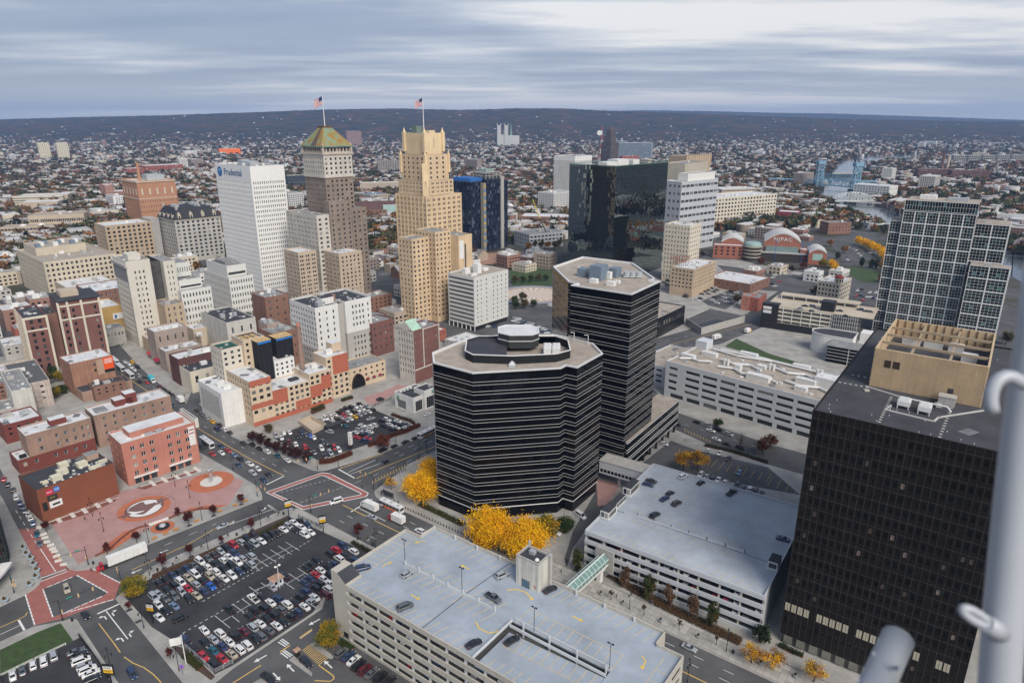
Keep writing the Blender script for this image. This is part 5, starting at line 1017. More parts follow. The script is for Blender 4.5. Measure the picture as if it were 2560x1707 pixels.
for x0,y0,w_,d_,h_ in((9,17,5,4,4),(16,12,4,5,7),(20,18,5,5,4),(8,8,5,3,1.4),(26,14,5,4,2)):b=MB();b.box(-w_/2,w_/2,-d_/2,d_/2,0,h_);B.part('plant_house',b,[white],(x0,y0,H-.8))
B.done()
# bank pavilion
x,y,a,W,D,H=(-52.7,336.2,50,15.2,12.3,8.1)
B=Bld('bank_pavilion','small white bank pavilion with dark roof, glass corner and green square signs','bank',x,y,a)
H=9.0;B.block(0,W,0,15,0,H,white,F=([(1.6,6.6),(8.5,13.5)],[(.6,6.4)],.3,'mul4'),Lf=([(2,9)],[(.6,5.4)],.3,'mul5'),roof=tar,par=.6);B.block(7,W+1,-1.2,7,0,H+2.2,white,F=([(1.6,8)],[(.6,7)],.3,'mul4'),roof=tar,par=.5)
gs=mat('sign_green',(.0,.22,.10),.5,0)
for P_,rt in(((-.1,12.2,6.2),-90),((13.4,-1.3,9.2),0)):o=B.part('sign',MB().box(-.9,.9,-.06,.06,-.9,.9),[gs],P_,R(rt));text('lettering','D',o,(0,-.08,0),1.3,(R(90),0,0),white,.02)
for k in range(4):B.unit(2.5+k*2.4,12.6,H-.6,1.4,1,.8,white)
B.done()
# ---------------------------------------------------------------- the blocks further off
def std(fit,name,label,wall,roof=None,F=None,Lf=None,units=3,par=.7,cat='building',W=None,D=None,H=None,frame=None,st='sash',minpx=6,cap=None,mx=.5,zb=3.5,zt=1.2,dep=.25,done=True,group=None,Rt=None):
 x,y,a,w_,d_,h_=fit;w_=W or w_;d_=D or d_;h_=H or h_
 B=Bld(name,label,cat,x,y,a,frame=frame,minpx=minpx,group=group);B.W,B.D,B.H=w_,d_,h_
 sp=lambda L,s:EV(L,s[0],s[2],zb,h_-zt,s[1],s[3],dep,st,mx)if s else None
 B.block(0,w_,0,d_,0,h_,wall,F=sp(w_,F),Lf=sp(d_,Lf),Rt=sp(d_,Rt),roof=roof or roofg,par=par,cap=cap)
 rr=random.Random(int(abs(x*7+y)))
 for k in range(units):s=rr.uniform(1.6,4.2);B.unit(rr.uniform(.2,.8)*w_,rr.uniform(.2,.8)*d_,h_-par,s,s*rr.uniform(.6,1),rr.uniform(1,2.6),rr.choice([white,steel,alu,concrete]))
 return B.done()if done else B
lime=mat('limestone',(.55,.48,.37),.85,.08,.06,streak=.1);buff=mat('buff_brick',(.47,.36,.25),.9,.1,.07,streak=.1);tanw=mat('tan_panel',(.50,.41,.31),.85,.1,.07,streak=.08);creamw=mat('ivory_stone',(.63,.57,.46),.85,.08,.06,streak=.1)
brk=mat('brown_brick',(.24,.13,.095),.9,.16,.08,fine=.15,streak=.1);redb=mat('red_brick',(.34,.11,.075),.9,.14,.08,fine=.12);orgb=mat('orange_brick',(.46,.235,.135),.9,.1,.07,streak=.08);gryp=mat('grey_panel',(.46,.47,.49),.8,.06,.06);taup=mat('taupe_render',(.36,.29,.25),.9,.16,.1,streak=.15)
ochre=mat('ochre_render',(.50,.32,.115),.9,.08,.08);plum=mat('plum_brick')
# left of the white slab
std((-397.1,570.6,47,56.9,86.9,35),'limestone_department_store','broad limestone department store with a crowd of rooftop units',lime,gravel,(15,7,.48,.5),(22,6,.5,.55),16,1.4,frame=FRAMED,done=True,minpx=6)
x,y,a,W,D,H=(-397.1,570.6,47,56.9,86.9,35);
B=Bld('rooftop_plant_hall','set back limestone plant hall with white cooling boxes on the department store','plant hall',x-20,y+26,a);B.block(0,40,10,50,H-1.3,H+6,lime,roof=gravel)
for k in range(8):B.unit(4+k*4.6,18+(k%3)*8,H+5.3,4,4,3.2,white if k%2 else bluem)
B.done()
B=std((-363.9,740,47,50.3,60.2,46.5),'chateau_roof_block','grey stone block with a steep black mansard roof and pale dormers',mat('pale_grey_stone',(.49,.46,.42),.85,.1,.06,streak=.14),None,(9,10,.5,.55),(9,10,.5,.55),0,.3,frame=FRAMED,D=46,done=False)
W,D,H=B.W,B.D,B.H;slate=mat('black_slate',(.03,.03,.035),.7,.2,.2);b=MB();q4=[(-.6,-.6),(W+.6,-.6),(W+.6,D+.6),(-.6,D+.6)];q5=[(6,6),(W-6,6),(W-6,D-6),(6,D-6)]
for k in range(4):j=(k+1)%4;b.add([(*q4[k],H),(*q4[j],H),(*q5[j],H+12),(*q5[k],H+12)])
b.add([(*p,H+12)for p in q5]);B.part('mansard_roof',b,[slate]);B.trim(0,W,0,D,H-1,.8,.7,lime)
for k in range(4):
 b=MB();xx=6+k*(W-12)/3;b.box(xx-1.6,xx+1.6,.2,3.2,H,H+5);b.add([(xx-1.6,.2,H+5),(xx+1.6,.2,H+5),(xx,.2,H+8)]);b.add([(xx-1.6,.2,H+5),(xx,.2,H+8),(xx,5,H+8),(xx-1.6,3.2,H+5)]);b.add([(xx+1.6,.2,H+5),(xx+1.6,3.2,H+5),(xx,5,H+8),(xx,.2,H+8)]);B.part('dormer',b,[lime]);B.part('window',MB().box(xx-.7,xx+.7,.1,.2,H+1,H+4),[GLASS[False]])
 b=MB();yy=6+k*(D-12)/3;b.box(.2,3.2,yy-1.6,yy+1.6,H,H+5);b.add([(.2,yy+1.6,H+5),(.2,yy-1.6,H+5),(.2,yy,H+8)]);B.part('dormer',b,[lime])
for xx,yy in((6,6),(W-6,6),(6,D-6),(W-6,D-6)):b=MB();b.box(xx-1,xx+1,yy-1,yy+1,H+8,H+13);b.tube((xx,yy,H+13),(xx,yy,H+17),1,.1,6);B.part('roof_turret',b,[concrete])
for k in range(18):B.unit(random.uniform(8,W-8),random.uniform(8,D-8),H+12,3,3,2.4,steel)
B.done()
std((-428.2,720,47,46.3,34.3,43.6),'tan_brick_office','tan brick office with pale corner piers left of the black mansard',buff,roofw,(9,9,.5,.55),(6,9,.45,.5),3,1.0,st='pair',frame=FRAMED)
x,y,a,W,D,H=(-428.2,720,47,46.3,34.3,43.6);ca,sa=math.cos(R(a)),math.sin(R(a));t=thing('blank_concrete_shaft','blank weathered concrete shaft between tan office and mansard block','shaft',x+(W+.3)*ca,y+(W+.3)*sa,a);ob('wall',MB().box(0,9,2,26,0,H+2).mesh('wall',[mat('weathered_grey',(.40,.38,.36),.9,.12,.1,streak=.15)]),t);ob('coping',MB().box(-.2,9.2,1.8,26.2,H+2,H+2.4).mesh('coping',[concrete]),t)
B=std((-537.9,1000,47,53.8,76.7,69.7),'orange_brick_hall','orange brick hall with white cornice, arched windows and a tall chimney',orgb,roofg,(16,3,.28,.3),(10,3,.25,.3),8,1.6,zb=18,zt=26,H=66,D=60,cap=creamw,done=False,frame=creamw);W,D,H=B.W,B.D,B.H
B.trim(0,W,0,D,H-2.4,1.2,1.0,creamw);B.trim(0,W,0,D,H-26,.8,.5,creamw);[B.part('arched_window',MB().box(6+k*(W-12)/4-1,6+k*(W-12)/4+1,-.3,0,H-20,H-11),[creamw])for k in range(5)];[B.part('arched_window',MB().box(-.3,0,6+k*(D-12)/4-1,6+k*(D-12)/4+1,H-20,H-11),[creamw])for k in range(5)]
B.part('chimney',MB().tube((12,20,H-2),(12,20,H+24),2.2,1.8,12),[orgb]);B.part('plant_house',MB().box(20,44,14,34,H-1.6,H+7),[steel]);B.done()
std((-918.5,1288.9,20,80.8,-42,13),'banded_courthouse_deck','tan parking deck with long dark slots at far left',tanw,roofw,None,None,2,H=15,D=40);
x,y,a,W,D,H=(-918.5,1288.9,20,80.8,-42,13);t=thing('courthouse_slot_front','pale concrete court annex with three dark slot bands at far left','building',x,y-14,a)
for k in range(4):ob('band',MB().box(0,W,0,9,k*4,k*4+2.6).mesh('band',[creamw]),t)
ob('interior',MB().box(.4,W-.4,.4,8.6,0,14).mesh('interior',[black]),t)
std((-850.6,1193.2,15,59,30,9.3),'courthouse_hall','blank tan hall with a bright white roof behind the courthouse',tanw,roofw,None,None,0,H=14,D=36)
B=std((-678.6,963.8,20,68.6,30,22.8),'tan_courthouse','long tan courthouse with one dark strip of windows under its roof',tanw,gravel,(30,1,.7,.5),None,2,H=22,D=34,zb=10,zt=4);
B=Bld('courthouse_terrace','low tan courthouse terrace with dark slots and white domes','building',(-678.6,963.8,20,68.6,30,22.8)[0]-20,(-678.6,963.8,20,68.6,30,22.8)[1]-30,20);B.block(0,84,0,26,0,10,tanw,F=EV(84,20,.8,4,8,1,.6,.4,'plain'),roof=gravel);[B.part('dome',MB().dome((0,0,0),4,2.4,12,4),[white],(24+22*k,12,9.4))for k in range(2)];B.done()
std((-800.9,1371.4,47,14.8,74,27.4),'pink_brick_apartments','pink brick apartment block near the tree lined slope',mat('pink_brick',(.45,.25,.20),.9,.1,.08),roofw,(4,7,.4,.5),(9,7,.45,.5),2,D=30);std((-802.6,1381.5,20,22.1,30,13.8),'striped_parking_deck','white and brown striped parking deck beside pink apartments',mat('pink_brick'),roofw,(6,4,.9,.5),(6,4,.9,.5),0,D=36,W=34,dep=.6)
std((-1077.2,2064.3,47,58.7,157.9,20.2),'red_brick_school','long red brick school with white ribbon windows',redb,roofw,(14,3,.5,.4),(10,3,.5,.4),4,D=60,W=110);std((-1074.8,1961.3,47,44.6,40,19.3),'red_brick_school_wing','smaller red brick school wing with white roof',redb,roofw,(8,3,.5,.4),None,2,D=40)
for k,l in(('a','left of two pale cream apartment slabs at far left'),('b','right of two pale cream apartment slabs at far left')):std({'a':(-1868.9,2798.7,40,26.5,112.9,59.4),'b':(-1796.7,2800.7,40,25.7,113.6,61.4)}[k],'cream_apartment_tower',l,mat('pale_cream_panel',(.66,.60,.45),.85,.05),roofw,(6,20,.4,.45),(8,20,.4,.45),2,D=34,W=38,H=62,cat='apartment tower',group='twin cream apartment towers')
std((-1294.9,3130.5,30,73.7,154,20.9),'bright_orange_store','bright orange storage building in the far city',mat('bright_orange',(.85,.17,.015),.7,.05),roofw,None,None,0,D=40,W=90,H=26);std((-985.6,4247.1,25,57.1,108.9,68.6),'brown_brick_apartments','tall brown brick apartment slab behind the pyramid tower',mat('mauve_brick',(.30,.19,.17),.9,.08),roofg,(8,16,.4,.4),None,1,D=60,W=90,H=84)
std((-389.9,2043.5,15,56.4,129.3,35.3),'grey_apartment_slab','grey apartment slab with pale end piers between the two tall towers',mat('grey_brown_brick',(.30,.27,.25),.9,.08),roofg,(9,12,.6,.5),None,1,D=20,W=62,H=37);std((-327.5,1510.3,12,81.6,-1973.4,19.6),'long_beige_apartments','long beige apartment block with rows of small windows',mat('beige_brick',(.50,.42,.33),.9,.08),roofw,(26,6,.4,.4),(6,6,.4,.4),2,D=22,W=86)
std((-272,1333.9,40,43,59.4,11.3),'tan_blue_roof_hall','low tan hall with blue grey roof beyond the armory',tanw,bluem,(8,2,.6,.5),(8,2,.6,.5),3);std((-506.9,1582.5,30,30.3,30.7,29),'dark_banded_office','dark blue banded office between white slab and pyramid tower',mat('dark_blue_panel',(.045,.06,.085),.5,.1),tanw,(1,8,.96,.35),None,1,W=44,D=30,st='plain')
B=std((-251.4,1097.7,15,53.2,50,12),'brown_vault_armory','brick armory with a long dark brown curved roof',brk,None,(12,2,.4,.5),None,0,.3,D=56,W=76,done=False);b=MB();W,D,H=B.W,B.D,B.H
for k in range(10):y0,y1=D*k/10,D*(k+1)/10;z0,z1=H+11*math.sin(math.pi*k/10),H+11*math.sin(math.pi*(k+1)/10);b.add([(-1,y0,z0),(W+1,y0,z0),(W+1,y1,z1),(-1,y1,z1)])
B.part('vault_roof',b,[mat('brown_metal_roof',(.11,.055,.045),.7,.15)]);b=MB();b.add([(0,D*k/10,H+11*math.sin(math.pi*k/10))for k in range(11)][::-1]);B.part('gable',b,[brk]);B.done()
std((-207.2,1110.1,10,20.7,40,19.1),'pale_green_hall','pale green glazed hall beside the brown vault',mat('pale_green_panel',(.36,.52,.47),.6,.1),roofw,None,None,1,W=30)
# market street, left side
ivb=mat('ivory_brick',(.62,.58,.50),.85,.06,.06,streak=.08)
B=std((-257.3,448.4,44,12.2,32.1,60),'slender_white_tower','slender white office tower with a dark light well on its side',ivb,roofg,(3,12,.34,.48),(12,12,.5,.6),1,1.0,W=15,D=30,H=60,zb=6,zt=6,mx=3.5,frame=FRAMED,cat='office tower',done=False)
B.block(15.2,23,6,30,0,57,mat('dark_well_wall',(.075,.07,.068),.9,.4,.3),par=.5);B.block(23.2,31,0,30,0,57,ivb,F=EV(7.8,2,.3,6,55,12,.45,.25,'sash',1.5),roof=roofg);b=MB();b.box(-1.2,0,-1,31,55.5,57.5);B.part('side_cornice',b,[concrete]);B.part('grey_stone_front',MB().box(-.35,0,0,30,46,55.4),[mat('dark_grey_stone',(.25,.245,.235),.85,.1)]);B.part('plant_house',MB().box(4,12,8,20,59,63),[ivb]);B.done()  # the recessed well between the white bays has a darker mottled wall colour
std((-231.3,464.3,46,20.3,40.1,36),'stepped_white_office','white office with set back top and punched dark windows behind the slender tower',mat('white_precast',(.66,.65,.61),.8,.05),roofg,(9,6,.42,.5),(14,6,.42,.5),0,1.0,D=44,W=21,st='plain',frame=FRAMED);x,y,a,W,D,H=(-231.3,464.3,46,20.3,40.1,36)
ca,sa=math.cos(R(a)),math.sin(R(a));P_=(x+1*ca-3*sa,y+1*sa+3*ca);B=Bld('white_office_penthouse','set back white top storeys of the office behind slender tower','penthouse',*P_,a);B.block(1,17,4,36,H-.9,H+6,mat('white_precast'),F=EV(16,1,.9,H,H+2,1,.8,.5,'mul9'),roof=roofg);B.block(2,15,16,40,H+6,H+16,mat('white_precast'),F=EV(13,8,.35,H+8,H+14,1,.6,.2,'plain'),roof=roofg);B.done()
std((-214.1,505.6,46,18.1,46,36),'square_white_office','white grid fronted office with set back top left of the taupe tower',mat('white_precast'),roofg,(9,6,.42,.5),(22,6,.6,.6),0,1.0,D=46,W=19,st='plain',frame=FRAMED);x,y,a,W,D,H=(-214.1,505.6,46,18.1,46,36)
P_=(x+1*ca-3*sa,y+1*sa+3*ca);B=Bld('white_office_penthouse','set back white top of the grid fronted office','penthouse',*P_,a);B.block(1,16,3,40,H-.9,H+8,mat('white_precast'),F=EV(15,1,.9,H+.4,H+3,1,.8,.5,'mul9'),roof=roofg);B.unit(8,20,H+7.3,9,18,2.6,roofg);B.done()
std((-236,448.5,46,12.3,1.8,30),'tan_narrow_office','narrow tan office with three window columns beside slender tower',buff,roofg,(3,6,.3,.5),None,1,D=20)
std((-295.4,469.4,46,15.7,27.9,22),'ochre_blank_store','ochre store with a blank side wall and a white billboard',ochre,roofw,None,(6,3,.3,.5),1);x,y,a,W,D,H=(-295.4,469.4,46,15.7,27.9,22);ca,sa=math.cos(R(a)),math.sin(R(a));t=thing('white_billboard','white billboard with coloured letters on the ochre store','billboard',x+9*ca+.3*sa,y+9*sa-.3*ca,a,12);ob('panel',MB().box(0,9,-.3,0,0,4.4).mesh('panel',[white]),t);ob('colour_patch',MB().box(1.2,2.6,-.34,-.3,.8,3.4).mesh('colour_patch',[blue]),t)
std((-280.3,449.2,46,12.4,14.3,12),'corner_shop','small grey corner shop with a dark awning at the busy crossing',concrete,roofg,(5,1,.4,.3),(5,1,.4,.3),3,zb=5)
std((-334.5,525.9,46,21,59.5,20),'brown_brick_loft','brown brick loft with pale bricked windows',brk,roofw,(9,3,.4,.5),None,2,D=36,W=30,frame=FRAMEW);std((-367.2,548.9,46,36.5,39.3,18),'white_roof_store','low tan store with a long bright white roof',tanw,roofw,None,None,3,D=36)
B=std((-292.5,392.5,42,11.7,49.6,36.9),'brown_pilaster_tower','dark brown brick tower with cream pilasters and a cream base line',plum,tar,(2,8,.4,.55),(10,8,.45,.55),1,1.0,D=34,H=37,frame=FRAMED,done=False,mx=1.6);W,D,H=B.W,B.D,B.H
for xx in(0,W):B.part('pilaster',MB().box(xx-.6,xx+.6,-.5,.0,0,H),[creamw])
B.part('cream_band',MB().box(0,W,-.3,0,H-9,H-8),[creamw]);B.part('cream_band',MB().box(-.1,W+.1,-.3,0,H-1.4,H),[creamw]);B.part('side_render',MB().box(-.3,0,0,D,0,H),[creamw])if 0 else None
for k in range(6):B.part('pilaster',MB().box(-.4,0,k*D/5-.5 if k else 0,k*D/5+.5,0,H),[creamw])
B.block(W+.2,W+7,10,34,0,H-2,brk,roof=tar,par=.8);B.block(W+7.2,W+30,2,30,0,H+6,plum,F=([(1.8,3.2),(7,8.4),(19,20.4)],rows_even(4,H+2,8,.5),.3),roof=tar,par=.8)
for xx in(0,5,12.5,22.4):B.part('pilaster',MB().box(W+7.2+xx-.6,W+7.2+xx+.6,1.5,2,0,H+6),[creamw])
for zz in(H-6,H+2.6):B.part('cream_band',MB().box(W+7.2,W+30,1.7,2,zz,zz+1),[creamw])
b=MB();b.box(-2,W+31,-1,0,H+5.5,H+6.4);B.part('cornice',MB().box(W+7,W+31,1,31,H+6,H+6.6),[tar]);B.part('stair_house',MB().box(W+11,W+21,12,24,H+5,H+10),[tanw]);B.done()
std((-264.1,338.6,42,12.6,91.7,15),'ruined_white_brick_shed','peeling white brick shed with grey flat roof at left edge',mat('peeling_white_brick',(.50,.42,.37),.9,.3,.35,fine=.2,streak=.25),mat('dark_grey_felt',(.10,.10,.105),.9,.15),(2,3,.22,.35),(7,3,.2,.35),1,D=46,W=15,frame=FRAMED)
std((-257.8,326.1,42,8,176.5,17),'white_party_wall_house','old house with a blank whitewashed party wall at left edge',mat('whitewash',(.56,.54,.49),.9,.15,.2,streak=.15),roofg,None,(6,3,.2,.3),1,W=9,D=40)
J=(('jum_a','brown_brick_shop','brown brick shop with bricked windows beside the slender tower',taup,roofw,(4,2,.2,.4),14),('jum_b','low_white_roof_shop','low shop with a weathered white roof on market street',taup,roofw,None,12),('jum_c','maroon_wall_shop','shop with dark maroon side wall and white parapet',mat('maroon_brick',(.12,.055,.05),.9,.12,.1),roofw,None,14),('jum_d','cream_shop_row','cream shop row with black roof on market street',creamw,tar,(3,1,.3,.5),26),('jum_e','white_wall_factory','factory with black roof and white street wall',mat('whitewash'),tar,(3,2,.2,.4),40),('jum_f','white_roof_yard_shop','small yard shop with a clean white roof',tanw,roofw,None,16),('jum_g','grey_tower_loft','loft with grey tank house left of the white painted block',taup,roofg,None,12),('left_ctr','brick_white_side_loft','brick loft with a white painted side left of white painted block',brk,roofg,(3,6,.25,.4),20),('left_ctr2','grey_roof_factory','brick factory with a weathered grey roof below the white block',brk,roofg,(3,3,.2,.3),18),('jum_h','tiny_white_shed','tiny yard shed with white pitched cap',tanw,roofw,None,9))
for k,n,l,wm_,rm_,f_,d_ in J:std({'jum_a':(-226.7,413.1,46,20,12,22),'jum_b':(-213.8,398.2,46,21.9,11.1,14),'jum_c':(-195,375.6,46,27.3,14,17),'jum_d':(-183.9,365.1,46,19.2,26.1,13),'jum_e':(-186.3,427.2,46,19.8,42.6,24),'jum_f':(-217.2,444.8,46,13.4,17.4,14),'jum_g':(-155.9,416.6,46,8.9,11.3,26),'jum_h':(-209.9,438.9,46,3.5,11,11),'left_ctr':(-169.3,453.7,46,17.1,12.5,34),'left_ctr2':(-148.3,403.2,46,18,18.4,24)}[k],n,l,wm_,rm_,(*f_[:2],f_[2],f_[3])if f_ else None,None,3,.8,D=d_)
x,y=-172,398;B=Bld('sawtooth_shed','old metal roofed shed with grey sloping sheets among the brick shops','shed',x,y,46);b=MB();b.box(0,26,0,14,0,14);B.part('wall',b,[taup]);b=MB();b.add([(-.5,-.5,14),(26.5,-.5,14),(26.5,7,19),(-.5,7,19)]);b.add([(-.5,7,19),(26.5,7,19),(26.5,14.5,14),(-.5,14.5,14)]);b.add([(0,0,14),(0,14,14),(0,7,18.8)][::-1],1);B.part('roof',b,[mat('corrugated_grey',(.33,.33,.32),.6,.2,.2,streak=.2),taup])
# awnings and shop fronts on the market-street side
for k,(p,c)in enumerate((((-232.7,408.2),(.35,.03,.06)),((-243.8,421.1),(.45,.06,.07)),((-221,399.7),(.04,.06,.14)),((-198.6,376.8),(.75,.38,.03)),((-180.7,362.4),(.03,.16,.17)),((-141.4,324.3),(.35,.04,.07)),((-151.9,334),(.40,.10,.09)))):
 t=thing('shop_awning',['maroon awning over a shop, second on market street','red awning nearest the slender tower','navy awning between maroon and orange ones','orange yellow awning below the cream shops','teal awning at the side street corner','maroon canopy at the hotel end','faded red canopy by the fin fronted block'][k],'awning',p[0]+5.5,p[1]+5.7,134,3.0)
 b=MB();b.add([(-4,0,1.3),(4,0,1.3),(4,2.2,0),(-4,2.2,0)][::-1]);b.add([(-4,2.2,0),(4,2.2,0),(4,2.2,-.5),(-4,2.2,-.5)]);ob('canvas',b.mesh('canvas',[mat('awning_cloth_%d'%k,c,.8,.1)]),t);b=MB();b.bar((-3.8,2.1,0),(-3.8,.1,-.2),.06,.06);b.bar((3.8,2.1,0),(3.8,.1,-.2),.06,.06);ob('frame',b.mesh('frame',[black]),t)
 # blue glass tower still in scaffolding, its neighbours
x,y,a,W,D,H=(-30.3,810.1,49,25.5,21,85.6);BLU=[(0,(.010,.014,.028)),(.5,(.018,.026,.05)),(.8,(.04,.055,.09)),(.93,(.10,.12,.17))];GB={False:pane_mat('blue_pane',BLU,.06,.5),True:pane_mat('blue_pane_mass',BLU,.06,.5,attr=True)}
B=Bld('blue_glass_tower','unfinished dark blue glass tower with open frame floors on top','office tower',x,y,a,glass=GB);W,D,H=25,21,84
dkb=mat('dark_blue_frame',(.03,.035,.05),.4,.1)
for x0,x1,y0,y1,z1 in((0,W,0,D,H),(-20,-.2,6,34,H-2),(W+6,W+18,4,36,H-3)):b=MB();b.box(x0+.1,x1-.1,y0+.1,y1-.1,0,z1);B.part('core',b,[dkb]);B.win+=[((x0+k*(x1-x0)/n_,y0,2+j*(z1-3)/20),0,(x1-x0)/n_-.15,(z1-3)/20-.3,'glass')for n_ in(max(4,int((x1-x0)/2.2)),)for k in range(n_)for j in range(20)];B.win+=[((x0,y1-k*(y1-y0)/n_,2+j*(z1-3)/20),-math.pi/2,(y1-y0)/n_-.15,(z1-3)/20-.3,'glass')for n_ in(max(4,int((y1-y0)/2.2)),)for k in range(n_)for j in range(20)]
for k in range(3):b=MB();b.box(0,W,0,D,H+3.4+k*3.6,H+3.8+k*3.6);B.part('open_slab',b,[concrete])if k<2 else None
for k in range(5):
 for j in(0,D-.6):b=MB();b.box(k*(W-.6)/4,k*(W-.6)/4+.6,j,j+.6,H,H+7.2);B.part('frame_column',b,[concrete])
b=MB();b.box(5,19,4,16,H+7.2,H+11);B.part('plant_screen',b,[mat('green_grey_mesh',(.25,.32,.30),.8,.2)]);b=MB();b.box(W+.4,W+5.4,-1,5,0,H+2);B.part('pale_shaft',b,[concrete]);b=MB();b.box(-5,-.6,-.6,4,0,H-4);HO=B.part('hoist',b,[mat('hoist_frame',(.30,.28,.22),.7,.2)])
for k in range(18):B.part('hoist_panel',MB().box(-4.6,-1,-.9,-.62,3+k*4.2,5.6+k*4.2),[mat('hoist_ochre',(.45,.33,.12),.7,.1)if k%2 else mat('hoist_blue',(.12,.22,.38),.7,.1)],parent=HO)
B.part('blue_sheet',MB().box(-20,-.4,6,34,H-2,H+2),[mat('bright_blue_sheet',(.03,.14,.42),.7,.2)]);B.done()
B=std((21,822.5,30,49,36.6,18),'half_built_block','half built low block wrapped in white sheeting near the yellow crane',gryp,roofg,(9,3,.7,.5),(6,3,.5,.4),4,st='plain')
t=thing('mobile_crane','yellow and black telescopic crane leaning over the building site','crane',*(49.3,842),0);p1=(49.3,842)
b=MB();b.tube((0,0,2),(-15,6,34),.8,.7,6);ob('boom',b.mesh('boom',[mat('crane_dark',(.06,.06,.06),.6,.1)]),t);b=MB();b.tube((-15,6,34),(-24,10,57),.75,.4,6);ob('boom_tip',b.mesh('boom_tip',[mat('crane_yellow',(.65,.48,.05),.6,.1)]),t);b=MB();b.box(-4,4,-1.4,1.4,.6,2.6);b.box(1.5,4,-1.2,1.2,2.6,4);ob('carrier',b.mesh('carrier',[mat('crane_yellow')]),t);[ob('wheel',MB().tube((xx,yy-.2,.6),(xx,yy+.2,.6),.6,n=10).mesh('wheel',[black]),t)for xx in(-3,0,3)for yy in(-1.4,1.4)]
std((13.1,1033.3,-10,67.2,40,12),'long_brick_depot','long low brick depot with white roof left of mirror tower',brk,roofw,(30,1,.5,.4),None,3,W=80)
std((111.7,1250,50,53.6,46.7,90.1),'white_ribbed_tower','white office tower with close vertical ribs behind the mirror tower',white,roofg,(20,1,.5,.94),(18,1,.5,.94),2,1.2,W=54,D=46,H=88,zb=2,zt=6,dep=.8,st='plain',cat='office tower')
B=std((331.1,2386.1,45,45.8,25.4,32.1),'dark_gothic_tower','dark brown stepped gothic tower behind the mirror tower',mat('sooty_stone',(.10,.075,.065),.9,.2,.1),tar,(8,8,.4,.5),(6,8,.4,.5),0,W=46,D=40,H=76,done=False,cat='tower');B.block(8,38,6,34,76,96,mat('sooty_stone'),roof=tar);B.block(13,33,10,30,96,116,mat('sooty_stone'),roof=tar);B.part('spire',MB().tube((23,20,116),(23,20,132),8,2,8),[mat('sooty_stone')]);B.done()
std((524.7,2671.8,70,106.9,74,57.6),'blue_grey_slab','wide blue grey apartment slab in the distance right of the gothic tower',mat('blue_grey_facade',(.30,.36,.42),.6,.08),roofw,(9,20,.8,.5),(20,20,.8,.5),2,W=44,D=130,H=66);std((487.1,3036.6,70,49.2,44.7,40.5),'blue_grey_slab','narrower blue grey apartment slab just right of the gothic tower',mat('blue_grey_facade'),roofw,(6,14,.8,.5),(12,14,.8,.5),1,W=34,D=80,H=62);std((400.2,2570.3,20,69.9,20.5,23),'red_brick_brewery','red brick works with rooftop sign frame in the distance',redb,roofg,(8,3,.4,.4),None,4)
t=thing('radio_mast','red and white lattice mast with a round white dish','mast',*(323.8,2569.6),0)
for k in range(8):b=MB();z0=k*16;[b.tube((sx*(4-k*.4),sy*(4-k*.4),z0),(sx*(3.6-k*.4),sy*(3.6-k*.4),z0+16),.5,n=4)for sx in(-1,1)for sy in(-1,1)];[b.bar((-(4-k*.4),-(4-k*.4),z0+4*j),((4-k*.4),-(4-k*.4),z0+4*j+4),.4,.4)for j in range(4)];ob('mast_section',b.mesh('mast_section',[mat('mast_red',(.55,.07,.04),.6,0)if k%2 else white]),t)
b=MB();b.tube((-9,-3,104),(-9,-1,104),9,8,16);ob('dish',b.mesh('dish',[white]),t)
# right of the mirror tower
std((166.9,640,52,25,26,55.4),'ivory_hotel_tower','ivory fourteen storey hotel tower right of the mirror glass',creamw,roofw,(5,12,.34,.45),(8,12,.34,.45),5,1.2,frame=FRAMED);std((160.8,664.8,52,13.7,12.9,22),'brick_hotel_annex','brick annex at the foot of the ivory hotel',mat('pink_brick'),roofg,(3,4,.3,.4),(4,4,.3,.4),1)
B=std((158.9,586.7,52,49.9,21.6,25.5),'roof_sign_hotel','tan brick hotel with red rooftop letters and arched entrance',buff,roofw,(12,5,.34,.42),(6,5,.5,.45),2,.8,frame=FRAMED,zb=7,done=False);W,D,H=B.W,B.D,B.H
for k,s in enumerate(('CARLTON','HOTEL')):text('lettering',s,B.root,(8,17,H+7.2-3.6*k),3.8,(R(90),0,R(-52)),mat('sign_letter_red',(.28,.05,.04),.6,0),.15)
b=MB();[b.tube((8+1.2*k,17.4-1.5*k,H-1),(8+1.2*k,17.4-1.5*k,H+8.6),.15,n=5)for k in range(-4,5)];B.part('sign_frame',b,[FRAMED]);b=MB();b.dome((0,0,0),2.6,3,10,4);B.part('entrance_canopy',b,[black],(-1.4,5,.1));B.done()
std((211.5,860,52,76.9,11.4,98.5),'blank_tan_tower','windowless tan concrete tower in front of art deco crown',mat('tan_concrete',(.47,.42,.34),.9,.1,.06,streak=.12),roofg,None,None,2,1.4,W=70,D=30,cat='tower');B=std((241.7,980,40,54.4,3.6,101.6),'art_deco_crown_block','sandy art deco block with crenellated crown behind the blank tower',buff,roofg,(12,1,.3,.04),None,0,W=58,D=30,done=False);[B.part('crown_pier',MB().box(k*5.2,k*5.2+2.2,-.6,1,B.H-14,B.H+2),[buff])for k in range(12)];B.done()
std((194.6,800,40,73,4.6,82.1),'grey_banded_office','grey office with rows of dark window bands right of mirror tower',gryp,white,(9,9,.86,.36),(4,9,.5,.36),0,1.0,W=72,D=26,st='mul6',frame=gryp);x,y,a,W,D,H=(194.6,800,40,73,4.6,82.1);B=Bld('white_plant_house','pale plant storey set back on the grey banded office','plant house',x+10,y+14,a);B.block(0,54,0,14,H-.5,H+8,mat('white_precast'),roof=roofg);B.done()
